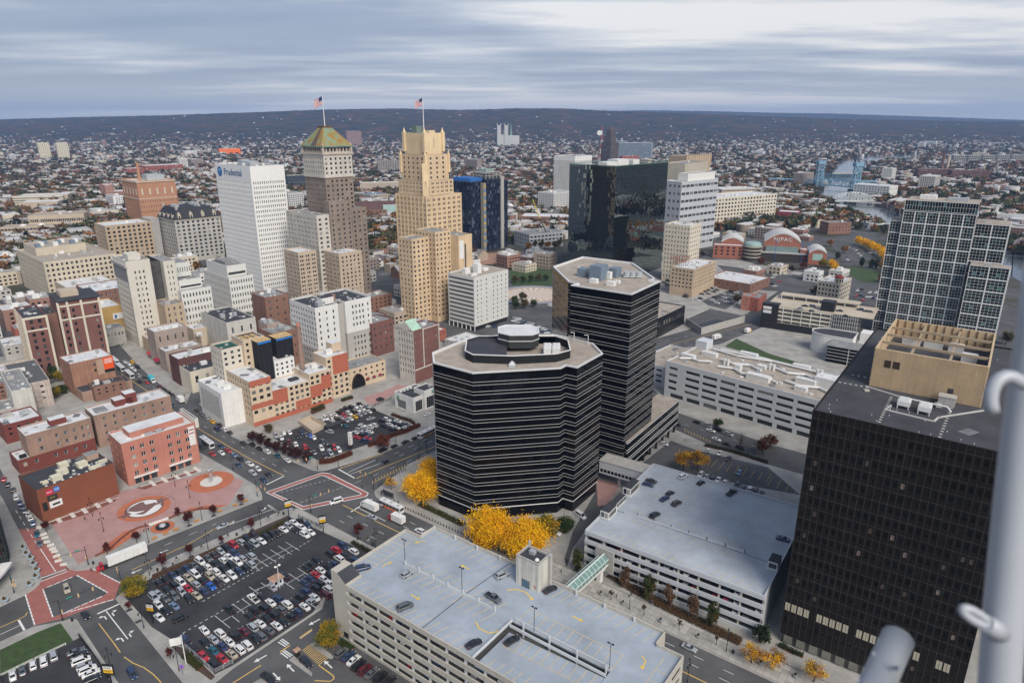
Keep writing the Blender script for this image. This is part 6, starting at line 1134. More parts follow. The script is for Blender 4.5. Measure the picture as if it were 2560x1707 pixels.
std((257.9,992.9,50,31.8,6.8,36),'tan_slot_office','short tan office with dark slot windows below the grey office',tanw,roofw,(1,7,.7,.4),(2,7,.7,.4),1,D=24,st='mul3');std((240.1,1001.5,50,17.9,10.4,28),'red_brick_poster_house','red brick building with a framed poster on its side',redb,roofg,None,None,1,D=16);t=thing('brown_church_spire','slim brown stone church spire beside the tan slot office','spire',*(283.8,1150.2),0);ob('shaft',MB().box(-3,3,-3,3,0,18).mesh('shaft',[brk]),t);ob('spire',MB().tube((0,0,18),(0,0,44),4,.2,8).mesh('spire',[brk]),t)
std((423.6,1402.8,15,87.6,10.3,16),'tan_parking_deck','long tan parking deck in front of the highway ramps',tanw,roofw,(1,3,.98,.4),None,2,D=50,st='mul14')
B=std((292.4,1031.2,30,128.4,14.5,38),'wide_ivory_store','wide ivory department store with arched lower windows behind the arts hall',creamw,roofw,(22,6,.55,.5),(8,6,.5,.5),10,1.2,D=50,W=150,st='pair',cap=white)
std((214.9,600.9,46,34.7,33.7,9),'white_roof_warehouse','low brick warehouse with a broad white roof behind the hotel lot',brk,roofw,(4,1,.15,.3),(5,1,.15,.3),1,D=44,W=40)
std((194.6,543.4,52,12.7,6.4,12),'salmon_row_house','salmon row house with pale window heads at the corner',mat('salmon_brick'),roofg,(3,3,.3,.5),(3,3,.34,.5),0,frame=FRAMEW);std((201,539.9,52,19.9,7.1,11.5),'red_row_house','red row house with dark doorway right of the salmon one',redb,roofg,(4,3,.3,.5),(4,3,.34,.5),0,frame=FRAMEW)
std((104.8,469.6,52,44.9,30,14.7),'low_black_glass_hall','low black glass hall behind the helipad tower',mat('black_wall',(.012,.012,.013),.3,.1),gravel,(20,1,.88,.5),None,2,D=30,zb=6,zt=2,st='glass' if 0 else 'plain')
pd=MB();P_=ccw([(133.6,503.2),(159,531.8),(180.7,509.3),(138.5,477.4)]);pd.prism(P_,0,4.6,1,top=0);t=ob('raised_plaza_deck',pd.mesh('raised_plaza_deck',[asphalt,concrete]),None,label='empty raised plaza deck with low walls behind the black hall',cat='plaza deck');b=MB();[b.bar((*P_[k],5),(*P_[(k+1)%4],5),.4,.9)for k in range(4)];ob('wall',b.mesh('wall',[concrete]),t);b=MB();b.bar((*(138.7,484.3),4.62),(*(159.5,500.2),4.62),7,.02);ob('black_patch',b.mesh('black_patch',[tar]),t)
B=std((274.1,556.9,48,40.7,15.9,19.8),'cream_red_dome_block','small cream block with a round red domed tower at its corner',creamw,roofw,(6,4,.5,.5),(6,4,.5,.5),1,W=30,D=18,done=False,st='pair');b=MB();b.tube((3,2.4,B.H),(3,2.4,B.H+4),3.4,n=10);B.part('corner_tower',b,[creamw]);b=MB();b.dome((3,2.4,B.H+4),3.8,2.6,10,4);B.part('red_dome',b,[mat('red_tile',(.28,.05,.04),.8,.1)]);[B.part('window',MB().box(-.5,.5,-.05,.05,0,2.2),[GLASS[False]],(3+3.35*math.cos(R(t)),2.4+3.35*math.sin(R(t)),B.H+.8),R(t+90))for t in range(180,330,36)];B.done()
# tan garage with black end wall, curved dark glass building, ducted office
x,y,a,W,D,H=(197.3,488.4,-30,28.8,40,16)
B=Bld('tan_cable_garage','tan parking garage with a black blank end wall and cars on its roof','parking garage',x-6,y+8,-33);W,D,H=62,34,18
for k in range(6):B.part('band',MB().box(9,46,-.2,D,3*k+1.2,3*k+2.4),[creamw])
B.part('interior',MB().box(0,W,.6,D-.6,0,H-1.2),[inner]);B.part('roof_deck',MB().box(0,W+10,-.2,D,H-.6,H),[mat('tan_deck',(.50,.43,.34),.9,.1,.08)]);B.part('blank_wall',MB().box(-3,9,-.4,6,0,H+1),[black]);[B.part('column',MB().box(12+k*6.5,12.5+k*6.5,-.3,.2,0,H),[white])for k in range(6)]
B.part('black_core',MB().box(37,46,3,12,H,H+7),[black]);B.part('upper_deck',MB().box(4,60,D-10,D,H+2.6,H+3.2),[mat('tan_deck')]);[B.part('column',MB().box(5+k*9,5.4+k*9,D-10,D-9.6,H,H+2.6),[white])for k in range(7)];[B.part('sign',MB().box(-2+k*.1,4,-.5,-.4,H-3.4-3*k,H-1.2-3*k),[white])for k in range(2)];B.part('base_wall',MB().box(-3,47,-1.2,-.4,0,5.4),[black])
[B.part('frame_panel',MB().box(46+k*1.5,46.2+k*1.5,-1,-.6,0,H),[alu])for k in range(12)];[B.part('frame_panel',MB().box(46,64,-1.05,-.95,3*k+1,3*k+1.2),[alu])for k in range(6)];B.done()
cx,cy=(215.1,441.3);B=Bld('curved_dark_glass_hall','dark glass hall with a drum corner and black roof beside the lawn','building',cx,cy,-36,glass=GT)
b=MB();N_=16;arc=[(11*math.cos(R(95+170*k/N_)),9*math.sin(R(95+170*k/N_)))for k in range(N_+1)];P_=arc+[(16,-9),(16,9)];b.prism(P_,0,13,1,top=0);B.part('drum',b,[tar,white]);b=MB();[b.bar((*P_[k],13.2),(*P_[(k+1)%len(P_)],13.2),.6,.5)for k in range(len(P_))];B.part('coping',b,[white])
b=MB();b.box(4,30,-24,-9.2,0,11);B.part('hall',b,[glassk]);r=MB();r.box(3.6,30.4,-24.4,-9,11,11.4);B.part('roof',r,[roofg]);[B.part('pale_band',MB().box(4,30,-24.1,-24,z_,z_+.2),[alu])for z_ in(2.4,4.6,6.8,9)];B.part('post',MB().box(16.8,17.1,-24.2,-24,0,11),[alu]);b=MB();b.box(18,30,4,14,0,15);B.part('white_house',b,[white]);B.done()
x,y,a,W,D,H=(85.9,358.4,-33,76.5,70,22)
B=Bld('ducted_white_office','long low white office with grouped dark windows and a roof full of ducts','office block',(86.6,361.2)[0],(86.6,361.2)[1],-43,frame=FRAMED);W,D,H=92,42,21.4
gw=mat('pale_grey_metal_panel',(.56,.58,.60),.6,.05);grp=[]
for k in range(9):grp.append((2.4+k*10.2 if k else 2.2,2.4+k*10.2+(8.4 if k else 5)))
B.block(0,W,0,D,3.4,H,gw,F=(grp,[(5.2,6.9),(9.1,10.8),(13,14.7),(16.9,18.6)],.35,'mul8'),roof=gravel,par=.7,cap=alu);B.block(.03,W-.03,.03,D-.03,0,3.38,gw,F=([(4+10.2*k,12+10.2*k)for k in range(9)],[(.6,3.0)],.3,'mul6'),par=.02)
zr=H-.7
for pts,r_ in(([(4,8,1),(9,12,1),(14,11,1),(20,14,1.4)],.6),([(22,22,1),(30,20,1),(38,24,1),(46,20,1)],.7),([(26,10,1),(34,13,1),(40,9,1),(52,12,1.2),(60,8,1)],.6),([(48,30,1),(58,26,1),(66,30,1),(74,26,1)],.7),([(10,36,1),(26,34,1),(44,38,1)],.6),([(62,14,1),(70,12,1),(78,16,1),(86,12,1)],.7),([(14,38,1),(40,39,1),(70,38,1)],.6)):b=MB();b.path([(p[0],p[1],zr+p[2])for p in pts],r_,8);[b.box(p[0]-.2,p[0]+.2,p[1]-.2,p[1]+.2,zr,zr+p[2])for p in pts];B.part('duct',b,[alu])
for xx,yy,w_,d_,h_ in((6,14,8,3,2.4),(13,26,9,3,2.2),(36,14,3,3,3.4),(50,8,12,4,3),(70,20,10,3.4,2.6),(80,24,12,8,5),(86,34,9,8,4),(30,40,10,3,2.4),(60,40,9,3,2.4),(44,26,5,3,2),(72,8,6,3,2.4)):B.unit(xx,yy,zr,w_,d_,h_,alu)
for k in range(6):b=MB();b.tube((0,0,0),(0,0,3.4),.8,n=10);B.part('stack',b,[alu],(26+(k%2)*2+(k//2)*22,18+(k//2)*9,zr))
for k in range(26):B.unit(random.uniform(4,88),random.uniform(4,39),zr,random.uniform(.8,2),random.uniform(.8,1.6),random.uniform(.5,1.4),random.choice([white,steel,alu]),name='roof_box')
B.part('stair_house',MB().box(0,7,33,41,zr,zr+5),[gw]);B.block(-26,-.3,10,50,0,13,gw,F=EV(25.7,4,.6,2,12,3,.4,.3,'mul6'),roof=gravel);B.done()
# arts hall
bx,by=(306.6,769.2);bk2=mat('arts_hall_brick',(.34,.13,.085),.9,.12,.08)
B=Bld('brick_arts_hall','brick and glass arts hall with curved pale gables and large white letters','theatre',bx-70,by+6,-18,frame=FRAMED,glass=GT)
def arch(x0,x1,y,z0,rise,dep,m,gm,base):
 b=MB();n=12;P_=[(x0+(x1-x0)*k/n,z0+rise*math.sin(math.pi*k/n))for k in range(n+1)]
 for p,q in zip(P_,P_[1:]):b.add([(p[0],y,p[1]),(q[0],y,q[1]),(q[0],y+dep,q[1]),(p[0],y+dep,p[1])],0);b.add([(p[0],y-.4,p[1]-1.6),(q[0],y-.4,q[1]-1.6),(q[0],y-.4,q[1]),(p[0],y-.4,p[1])],0)
 b.add([(x1,y,base),(x1,y,z0)]+[(p[0],y,p[1])for p in P_[::-1]]+[(x0,y,base)],1);return b
B.part('main_gable',arch(48,86,0,22,9,40,0,1,0),[mat('pale_metal_roof',(.55,.54,.52),.6,.08),bk2]);B.part('small_gable',arch(94,112,-14,14,4,30,0,1,0),[mat('pale_metal_roof'),bk2]);B.part('left_gable',arch(2,26,6,18,5,30,0,1,0),[mat('pale_metal_roof'),bk2])
text('lettering','NJPAC',B.root,(67,-.5,23.4),6.2,(R(90),0,0),white,.15,space=1.15);B.part('glass_front',MB().box(50,84,-3,-.1,10,16),[mat('green_grey_glass',(.20,.27,.27),.2,.15)]);B.part('porch',MB().box(44,92,-8,-3,0,9),[mat('brown_glass',(.06,.05,.045),.3,.1)]);B.part('porch_roof',MB().box(43,93,-9,-2.9,9,10),[concrete])
b=MB();b.tube((36,-4,0),(36,-4,16),10,n=20);B.part('drum',b,[mat('brown_glass')]);[B.part('drum_ring',MB().tube((36,-4,z_),(36,-4,z_+.7),10.4,n=20),[creamw])for z_ in(3.6,7.4,11.2,15)];b=MB();b.tube((36,-4,16),(36,-4,18.5),9.6,8.8,20);b.dome((36,-4,18.5),8.8,2,20,3);B.part('drum_roof',b,[mat('grey_green_copper',(.27,.38,.35),.7,.12)])
B.block(-6,26,-6,5.8,0,15,bk2,F=EV(32,5,.35,3,14,3,.6),roof=roofw);B.block(86,94,-4,10,0,14,bk2,roof=roofw);B.part('window',MB().box(98,108,-14.1,-14,5,12),[mat('pale_green_glass',(.35,.50,.46),.2,.1)]);text('lettering','nico',B.root,(91,-9.2,6),3,(R(90),0,0),mat('neon_red',(.6,.03,.05),.5,0),.1);[B.part('blue_mast',MB().tube((x_,-9,0),(x_,-9,24),.25,n=5),[mat('mast_blue',(.05,.12,.40),.6,0)])for x_ in(60,87,94)];B.done()
std((414.4,1075.1,-30,26.3,24,14),'maroon_stage_house','maroon stage house right of the wide ivory store',mat('maroon_panel',(.22,.04,.055),.8,.08),roofw,None,None,0,W=30);std((433,937,10,34.6,35.5,16),'brick_mansion','old brown brick mansion with pale fire stairs near the riverside drive',brk,roofg,(7,3,.3,.45),(5,3,.3,.45),2,D=20);std((748.3,1380.8,40,49.1,29.4,12.8),'white_river_warehouse','white concrete warehouse by the white swing bridge',mat('white_precast'),roofw,(4,2,.2,.3),(12,4,.6,.4),2,W=40,D=70,H=24)
for k,l in(('mill_a','left half of the long dark brick mill across the river'),('mill_b','right half of the long dark brick mill across the river')):std({'mill_a':(1091.8,1886.8,-8,78.9,30,20),'mill_b':(1150.6,1835,-8,84.2,30,20.8)}[k],'brick_mill',l,mat('dark_red_brick',(.15,.075,.06),.9,.12),roofg,(28,4,.5,.55),None,2,W=92,D=24,H=24,frame=FRAMEW,minpx=2.5,group='brick mill halves')
for p,h,l in(((1330.7,2177.1),52,'dark brick mill chimney, left of the pair'),((1347.6,2177.1),44,'pale mill tower beside the dark chimney')):t=thing('mill_chimney',l,'chimney',*p,0);ob('stack',MB().tube((0,0,0),(0,0,h),5,3.4,10).mesh('stack',[mat('dark_red_brick')if h>50 else tanw]),t)
for k in range(5):t=thing('concrete_ruin_frame','bare concrete frame block, number %s from the mill chimneys'%('one','two','three','four','five')[k],'building',*((1609,2569.6)[0]+60*k,(1609,2569.6)[1]+10*k),-10);ob('frame',MB().box(0,40,0,24,0,26).mesh('frame',[mat('ruin_grey',(.36,.34,.31),.9,.1)]),t);ob('window_panes',(lambda b:([b.box(2+i*6.4,6.4+i*6.4,-.1,0,3+j*7.6,8+j*7.6)for i in range(6)for j in range(3)],b)[1])(MB()).mesh('window_panes',[black]),t,kind='stuff')
# ---------------------------------------------------------------- river and its bridges
wat=mat('river_water',(.10,.12,.135),.12,.1,.01,spec=.5,wave=(.05,.15,1.0))
def river(name,pts):b=MB();b.add([(p[0],p[1],.02)for p in ccw(list(pts))]);ob(name,b.mesh(name,[wat]),None,kind='structure')
river('river',[(595.4,1342.8),(672.2,1533.4),(896.9,1961.8),(1154.8,2505.2),(1326.6,2799.1),(1468.8,2929.7),(1865.8,3230.4),(1920.1,3179.4),(1635.5,2904.3),(1538,2822.7),(1273,2505.2),(1001.7,2001.5),(775.4,1533.4),(698.9,1342.8),(656.1,1208.2),(644.7,1136.5),(504.9,865.5),(539.9,953.6),(553,1072.6),(577.2,1223.5)])
river('river',[(2236.7,3573.1),(2606.9,3873.8),(2328.1,3511.1),(2102.1,3359.4)])
river('river',[(622.4,842.9),(652.5,866.5),(492.2,641.6),(503.1,675.2)])
river('river',[(515.4,718),(623.7,842.9),(500.7,670.2),(499.3,690.7)])
def truss(parent,p,q,z0,h,m,curved=True,n=12,wd=8.0,nm='truss'):
 p,q=Vector((*p,z0)),Vector((*q,z0));d=(q-p);s=Vector((-d.y,d.x,0)).normalized()*wd/2
 for sg in(-1,1):
  b=MB();T=lambda k:p+d*(k/n)+s*sg;hh_=lambda k:h*(math.sin(math.pi*k/n)**.7 if curved else 1)
  for k in range(n):
   a,c=T(k),T(k+1);up=Vector((0,0,1));b.bar(a,c,1.0,1.0);b.bar(a+up*hh_(k),c+up*hh_(k+1),.9,.9)
   if k:b.bar(a,a+up*hh_(k),.6,.6)
   b.bar(a+up*(hh_(k)if k%2 else 0),c+up*(0 if k%2 else hh_(k+1)),.6,.6)
  ob(nm,b.mesh(nm,[m]),parent)
cbl=mat('bridge_blue',(.20,.36,.47),.7,.1);cwh=mat('bridge_white',(.60,.62,.60),.7,.1)
p,q_=(592.7,1289),(679.3,1297.7)
t=thing('swing_bridge','white arched truss swing bridge, nearest across the river','bridge',0,0,0);truss(t,p,q_,6,15,cwh,True,14,12);b=MB();pe,qe=(566.7,1324.4),(698.1,1247.3);b.bar((*pe,5),(*qe,5),14,1.2);ob('deck',b.mesh('deck',[concrete]),t);[ob('pier',MB().box(-9,9,-6,6,0,4.6).mesh('pier',[concrete]),t,(p[0]*(1-f)+q_[0]*f,p[1]*(1-f)+q_[1]*f,0))for f in(-.05,.45,1.02)]
t=thing('lift_bridge','pale blue railway lift bridge with two lattice towers','bridge',0,0,0)
pa_,pb_=(683.8,1557.8),(731.5,1486.6);b=MB()
for P_,H_ in((pa_,56),(pb_,56)):
 b=MB();s_=7
 for sx in(-1,1):
  for sy in(-1,1):b.bar((P_[0]+sx*s_,P_[1]+sy*s_,0),(P_[0]+sx*s_*.7,P_[1]+sy*s_*.7,H_),1.6,1.6)
 for k in range(7):z0,z1=k*H_/7,(k+1)*H_/7;[b.bar((P_[0]+e[0]*s_,P_[1]+e[1]*s_,z0),(P_[0]+e[2]*s_*.9,P_[1]+e[3]*s_*.9,z1),.9,.9)for e in((-1,-1,1,-1),(1,-1,-1,-1),(-1,-1,-1,1),(1,-1,1,1))]
 b.box(P_[0]-8,P_[0]+8,P_[1]-8,P_[1]+8,H_,H_+7);ob('tower',b.mesh('tower',[cbl]),t);ob('pier',MB().box(P_[0]-10,P_[0]+10,P_[1]-10,P_[1]+10,0,8).mesh('pier',[mat('dark_pier',(.06,.06,.06),.9,.2)]),t)
truss(t,pa_,pb_,12,11,cbl,False,10,10);truss(t,(pa_[0]+8,pa_[1]+30),(pb_[0]+8,pb_[1]+30),24,10,cbl,False,10,10);truss(t,(666,1583.1),pa_,12,9,cbl,False,6,10);truss(t,pb_,(810.5,1557.8),12,9,cbl,False,6,10);b=MB();b.bar((*(620.8,1692.4),14),(*(844.4,1622.4),14),10,2);ob('deck',b.mesh('deck',[cbl]),t)
t=thing('bascule_bridge','black raised bascule bridge standing open upriver','bridge',*(1084.1,2177.1),0);t.scale=(.55,.55,.55);bm=mat('bridge_black',(.02,.02,.022),.7,.1);b=MB();b.bar((-20,10,0),(-50,30,100),4,8);b.bar((20,0,6),(-40,25,80),3,5);b.bar((30,0,4),(24,4,50),4,4);b.bar((24,4,50),(-30,22,62),3,4);b.bar((0,6,2),(24,4,50),3,4);b.bar((-10,8,30),(24,4,50),2,3);b.bar((-36,20,60),(10,4,20),2,3);ob('leaf',b.mesh('leaf',[bm]),t);ob('counterweight',MB().box(12,34,-6,8,0,16).mesh('counterweight',[tanw]),t)
t=thing('flat_river_bridge','flat pale road bridge crossing the river beyond the blue lift bridge','bridge',0,0,0);b=MB();b.bar((*(882.3,1942.6),8),(*(982,1942.6),8),14,3);ob('deck',b.mesh('deck',[concrete]),t);[ob('pier',MB().box(-10,10,-8,8,0,6.5).mesh('pier',[mat('dark_pier')]),t,(*P_,0))for P_ in[(903.4,1942.6),(927.6,1942.6),(960.8,1942.6)]]
# cathedral on the far rise
t=thing('twin_tower_cathedral','pale stone cathedral with twin towers and green spire on the far rise','cathedral',*(-86.2,4159.7),0);cs_=mat('cathedral_stone',(.52,.52,.50),.9,.08);
for xx in(0,42):ob('tower',(lambda b:(b.box(xx,xx+22,0,22,0,118),[b.tube((xx+sx*22,sy*22,118),(xx+sx*22,sy*22,130),3,.3,5)for sx in(0,1)for sy in(0,1)],b)[2])(MB()).mesh('tower',[cs_]),t)
b=MB();b.box(10,54,6,120,0,66);b.add([(8,6,66),(8,120,66),(32,120,88),(32,6,88)][::-1]);b.add([(56,6,66),(56,120,66),(32,120,88),(32,6,88)]);b.box(64,130,30,70,0,60);ob('nave',b.mesh('nave',[cs_]),t);ob('spire',MB().tube((80,60,60),(80,60,130),8,.4,8).mesh('spire',[mat('verdigris')]),t)
# arena corner of dark glass
ax,ay=-217,190;t=Bld('arena_glass_drum','curved dark glass arena corner with a white canopy at lower left edge','arena',-212,188,0,glass=GT)
b=MB();N_=26;rad=38;P_=[(rad*math.cos(R(-50+100*k/N_)),rad*math.sin(R(-50+100*k/N_)))for k in range(N_+1)];b.prism(P_+[(-40,rad),(-40,-rad)],0,30,1,top=0);t.part('drum',b,[roofg,glassk]);[t.part('rail',(lambda c:([c.bar((*p,z_),(*q,z_),.15,.15)for p,q in zip(P_,P_[1:])],c)[1])(MB()),[mat('green_mullion',(.05,.08,.075),.4,0)])for z_ in range(3,30,3)];[t.part('mullion',MB().box(-.08,.08,-.08,.08,0,30),[mat('green_mullion')],(p[0]+.1,p[1],0))for p in P_]
b=MB();q=[(rad+1,a_)for a_ in range(-14,16,3)]
for a0,a1 in zip(range(-12,18,3),range(-9,21,3)):b.add([(rad*math.cos(R(a0)),rad*math.sin(R(a0)),5),((rad+3.4)*math.cos(R(a0)),(rad+3.4)*math.sin(R(a0)),5),((rad+3.4)*math.cos(R(a1)),(rad+3.4)*math.sin(R(a1)),5),(rad*math.cos(R(a1)),rad*math.sin(R(a1)),5)]);b.add([((rad+3.4)*math.cos(R(a0)),(rad+3.4)*math.sin(R(a0)),4.2),((rad+3.4)*math.cos(R(a1)),(rad+3.4)*math.sin(R(a1)),4.2),((rad+3.4)*math.cos(R(a1)),(rad+3.4)*math.sin(R(a1)),5),((rad+3.4)*math.cos(R(a0)),(rad+3.4)*math.sin(R(a0)),5)])
t.part('canopy',b,[white])
# small fillers between the named blocks
for i,(px_,py_,a_,w_,d_,h_,wm_,rm_,l)in enumerate(((-112,520,48,22,16,17,brk,roofg,'brick walk up behind the white painted block'),(-104,470,48,18,15,14,plum,roofg,'plum brick store between white block and cream tower'),(-60,452,50,20,12,8,redb,roofw,'low red brick garage below the ribbon window block'),(-36,440,50,22,14,6,concrete,roofw,'low white roofed shop behind the shorter banded tower'),(-140,440,46,16,14,19,taup,tar,'taupe loft touching the white painted block'),(-196,446,46,20,14,12,tanw,roofw,'tan yard building behind market street shops'),(-178,470,46,20,16,15,brk,roofg,'brick loft below the grid fronted office'),(-206,482,46,18,12,11,creamw,tar,'cream workshop with black roof below the white offices'),(-238,430,46,10,20,10,buff,roofw,'narrow buff shop under the slender tower'),(-160,372,46,14,14,11,taup,roofg,'taupe shop behind the fin fronted block'),(-286,346,42,16,24,12,brk,roofg,'brick house behind the peeling white shed'),(-300,372,42,18,20,9,tanw,roofw,'tan store behind the brown pilaster tower'),(-330,420,42,18,22,10,concrete,roofw,'grey store at left edge with white roof'),(-352,462,44,20,16,9,redb,roofg,'red brick shop by the left edge street'),(-378,508,44,18,16,11,taup,roofw,'taupe shop before the limestone store'),(-245,300,48,16,18,10,db,roofw,'oxblood annex left of the buff warehouse'),(-268,318,44,14,16,8,concrete,roofg,'grey shed at the left edge street'),(-232,352,46,16,10,9,brk,tar,'low brick shop in front of billboard block'),(60,402,10,20,14,9,gw,gravel,'pale annex behind the podium'))):
 std((px_,py_,a_,w_,d_,h_),'filler_building' if 0 else('small_brick_building' if 'brick' in l else 'small_city_building'),l,wm_,rm_,(max(2,int(w_/4)),max(1,int(h_/4)),.35,.45),(max(2,int(d_/4)),max(1,int(h_/4)),.35,.45),2)
 # ---------------------------------------------------------------- trees
def leaf_crown(seed,n,rx,rz,z0,leaf,clumps,cols,name='crown'):
 """crown of many small leaf faces gathered in clumps, with gaps between them"""
 r=np.random.default_rng(seed);cc=r.normal(size=(clumps,3));cc/=np.linalg.norm(cc,axis=1)[:,None];cc*=(r.random(clumps)**.45)[:,None]*.8
 cs=.22+.16*r.random(clumps);k=r.integers(0,clumps,n);p=cc[k]+r.normal(size=(n,3))*cs[k][:,None]*.55;p[:,2]=np.maximum(p[:,2],-.95)
 P=p*np.array([rx,rx,rz]);P[:,2]+=z0+rz
 a=r.normal(size=(n,3));a/=np.linalg.norm(a,axis=1)[:,None];b=np.cross(a,r.normal(size=(n,3)));b/=np.linalg.norm(b,axis=1)[:,None];s=leaf*(.6+.8*r.random(n))[:,None]
 V=np.stack([P-a*s-b*s*.6,P+a*s-b*s*.6,P+a*s+b*s*.6,P-a*s+b*s*.6],1).reshape(-1,3)
 C=np.asarray(cols)[r.integers(0,len(cols),clumps)][k]*(.75+.5*r.random(n))[:,None]
 me=bpy.data.meshes.new(name);me.vertices.add(4*n);me.vertices.foreach_set('co',V.reshape(-1));me.loops.add(4*n);me.loops.foreach_set('vertex_index',np.arange(4*n));me.polygons.add(n);me.polygons.foreach_set('loop_start',np.arange(0,4*n,4));me.polygons.foreach_set('loop_total',np.full(n,4))
 me.materials.append(LEAF);at=me.attributes.new('tint','FLOAT_COLOR','POINT');c4=np.ones((4*n,4));c4[:,:3]=np.repeat(C,4,0);at.data.foreach_set('color',c4.reshape(-1));me.update();me.validate();return me
def leaf_material():
 m=tint_mat('leaves',.75,.2,.15);N=m.node_tree.nodes;L=m.node_tree.links;b=N['Principled BSDF'];tr=N.new('ShaderNodeBsdfTranslucent');mx=N.new('ShaderNodeMixShader');mx.inputs[0].default_value=.35
 L.new(b.inputs['Base Color'].links[0].from_socket,tr.inputs['Color']);L.new(b.outputs[0],mx.inputs[1]);L.new(tr.outputs[0],mx.inputs[2]);L.new(mx.outputs[0],N['Material Output'].inputs['Surface']);return m
LEAF=leaf_material();bark=mat('bark',(.075,.055,.042),.9,.2)
def trunk_mesh(h,r,spread,seed,n=7):
 rr=random.Random(seed);b=MB();b.tube((0,0,0),(.1,.05,h*.5),r,r*.75,7);b.tube((.1,.05,h*.5),(.15,0,h*.95),r*.75,r*.25,6)
 for k in range(n):a=2*math.pi*k/n+rr.random();z=h*rr.uniform(.38,.7);e=(spread*rr.uniform(.5,.85)*math.cos(a),spread*rr.uniform(.5,.85)*math.sin(a),z+h*rr.uniform(.2,.4));b.tube((.1,.05,z),e,r*.4,r*.1,5);b.tube(e,(e[0]*1.25,e[1]*1.25,e[2]+h*.12),r*.12,r*.04,4)
 return b.mesh('trunk',[bark],True)
YEL=[(.92,.54,.012),(.96,.60,.02),(.80,.44,.01),(.92,.48,.012)];YGR=[(.40,.27,.02),(.24,.21,.03),(.13,.15,.03),(.45,.26,.02)];MAR=[(.13,.035,.03),(.09,.025,.025),(.17,.05,.03)];DKM=[(.055,.022,.022),(.075,.03,.026)];RED=[(.20,.06,.035),(.14,.05,.03),(.10,.05,.03)]
GRN=[(.05,.085,.02),(.035,.06,.018),(.07,.09,.025)];DKG=[(.025,.045,.016),(.04,.055,.02)];OLV=[(.10,.085,.03),(.14,.095,.035),(.07,.07,.025)];BRN=[(.17,.10,.055),(.13,.075,.045),(.20,.12,.07)];ORG=[(.42,.19,.03),(.34,.15,.03),(.22,.13,.04)]
TK={'yellow_big':(9.0,6.6,2.0,.22,17000,120,YEL,14),'yellow':(4.2,3.2,1.8,.26,1700,30,YEL,8),'yellow_thin':(4.4,3.0,2.2,.16,1700,26,ORG+YEL,8),'yellow_green':(4.3,3.4,1.2,.2,4200,44,YGR,7.5),'green_round':(3.6,2.6,.2,.2,3000,60,GRN,4.8),'maroon_street':(1.7,1.9,1.6,.18,700,18,MAR,4.8),'maroon_big':(4.4,3.2,1.0,.26,1900,32,RED,7),'maroon_row':(2.7,2.5,1.3,.22,1000,22,DKM,6),'columnar':(2.0,4.2,.6,.24,1200,26,BRN,9),'columnar_green':(2.2,4.4,.5,.24,1500,28,OLV+GRN,9),'sapling':(1.0,1.2,1.6,.14,160,10,DKM+OLV,3.8),'bare':(3.4,3.4,2.4,.12,260,20,BRN,9),'dark_green':(3.0,3.0,.8,.28,1300,24,DKG,7),'green':(4.0,3.4,1.4,.3,1100,24,GRN,8),'olive':(4.2,3.6,1.6,.32,1000,24,OLV,8.5),'orange':(3.8,3.2,1.6,.3,900,22,ORG,8),'rust':(4.2,3.6,1.6,.32,900,22,BRN+RED,8.5),'conifer':(2.6,4.6,.4,.26,1200,30,DKG,10),'shrub':(1.4,.9,0,.16,300,14,OLV+GRN,1.6)}
_tm={}
def tree(kind,x,y,label,scale=1.0,z=.14,cat='tree',group=None,var=0):
 key=(kind,var%3)
 if key not in _tm:rx,rz,z0,lf,n,cl,cols,h=TK[kind];_tm[key]=(leaf_crown(hash(kind)%999+var if 0 else len(_tm)*7+3,n,rx,rz,z0,lf,cl,cols),trunk_mesh(h,.05*h*.6,rx,len(_tm)))
 c,t=_tm[key];o=thing({'shrub':'shrub','conifer':'conifer_tree','green_round':'clipped_shrub'}.get(kind,'tree'),label,cat,x,y,random.uniform(0,360),z,group);o.scale=(scale,)*3
 ob('trunk',t,o);ob('crown',c,o);return o
 # ---------------------------------------------------------------- hills
RIDGE=sorted([(-7979,97),(-6275,121),(-5423,137),(-4571,162),(-3722,178),(-2703,210),(-2025,234),(-1181,246),(-549,230),(0,246),(506,246),(1055,222),(1774,202),(2623,170),(3473,145),(4748,121),(7300,97)])
RIDGE2=sorted([(-13118,76),(-4729,209),(1527,275),(2359,288),(3332,275),(4515,248),(5559,235),(7097,189),(8919,129),(12704,63)])
rx_,rh_=zip(*RIDGE);sx_,sh_=zip(*RIDGE2)
def smooth(t):t=np.clip(t,0,1);return t*t*(3-2*t)
def vnoise(x,y,seed):
 xi,yi=np.floor(x).astype(int),np.floor(y).astype(int);xf,yf=x-xi,y-yi;h=lambda a,b:(np.sin(a*127.1+b*311.7+seed*17.3)*43758.5453)%1.0
 u,v=xf*xf*(3-2*xf),yf*yf*(3-2*yf);return(h(xi,yi)*(1-u)+h(xi+1,yi)*u)*(1-v)+(h(xi,yi+1)*(1-u)+h(xi+1,yi+1)*u)*v
def ground_h(x,y):
 n=vnoise(x/900,y/500,1)*.6+vnoise(x/300,y/200,2)*.4
 a=np.interp(x/np.maximum(y,1)*7600,rx_,rh_)*smooth((y-4700)/2700)*(.86+.14*np.minimum(1,n+smooth((y-6900)/500)));a=np.where(y>7600,a*(1-.35*smooth((y-7600)/2500)),a)
 b=np.interp(x/np.maximum(y,1)*12500,sx_,sh_)*smooth((y-9600)/2600);return np.maximum(a,b)
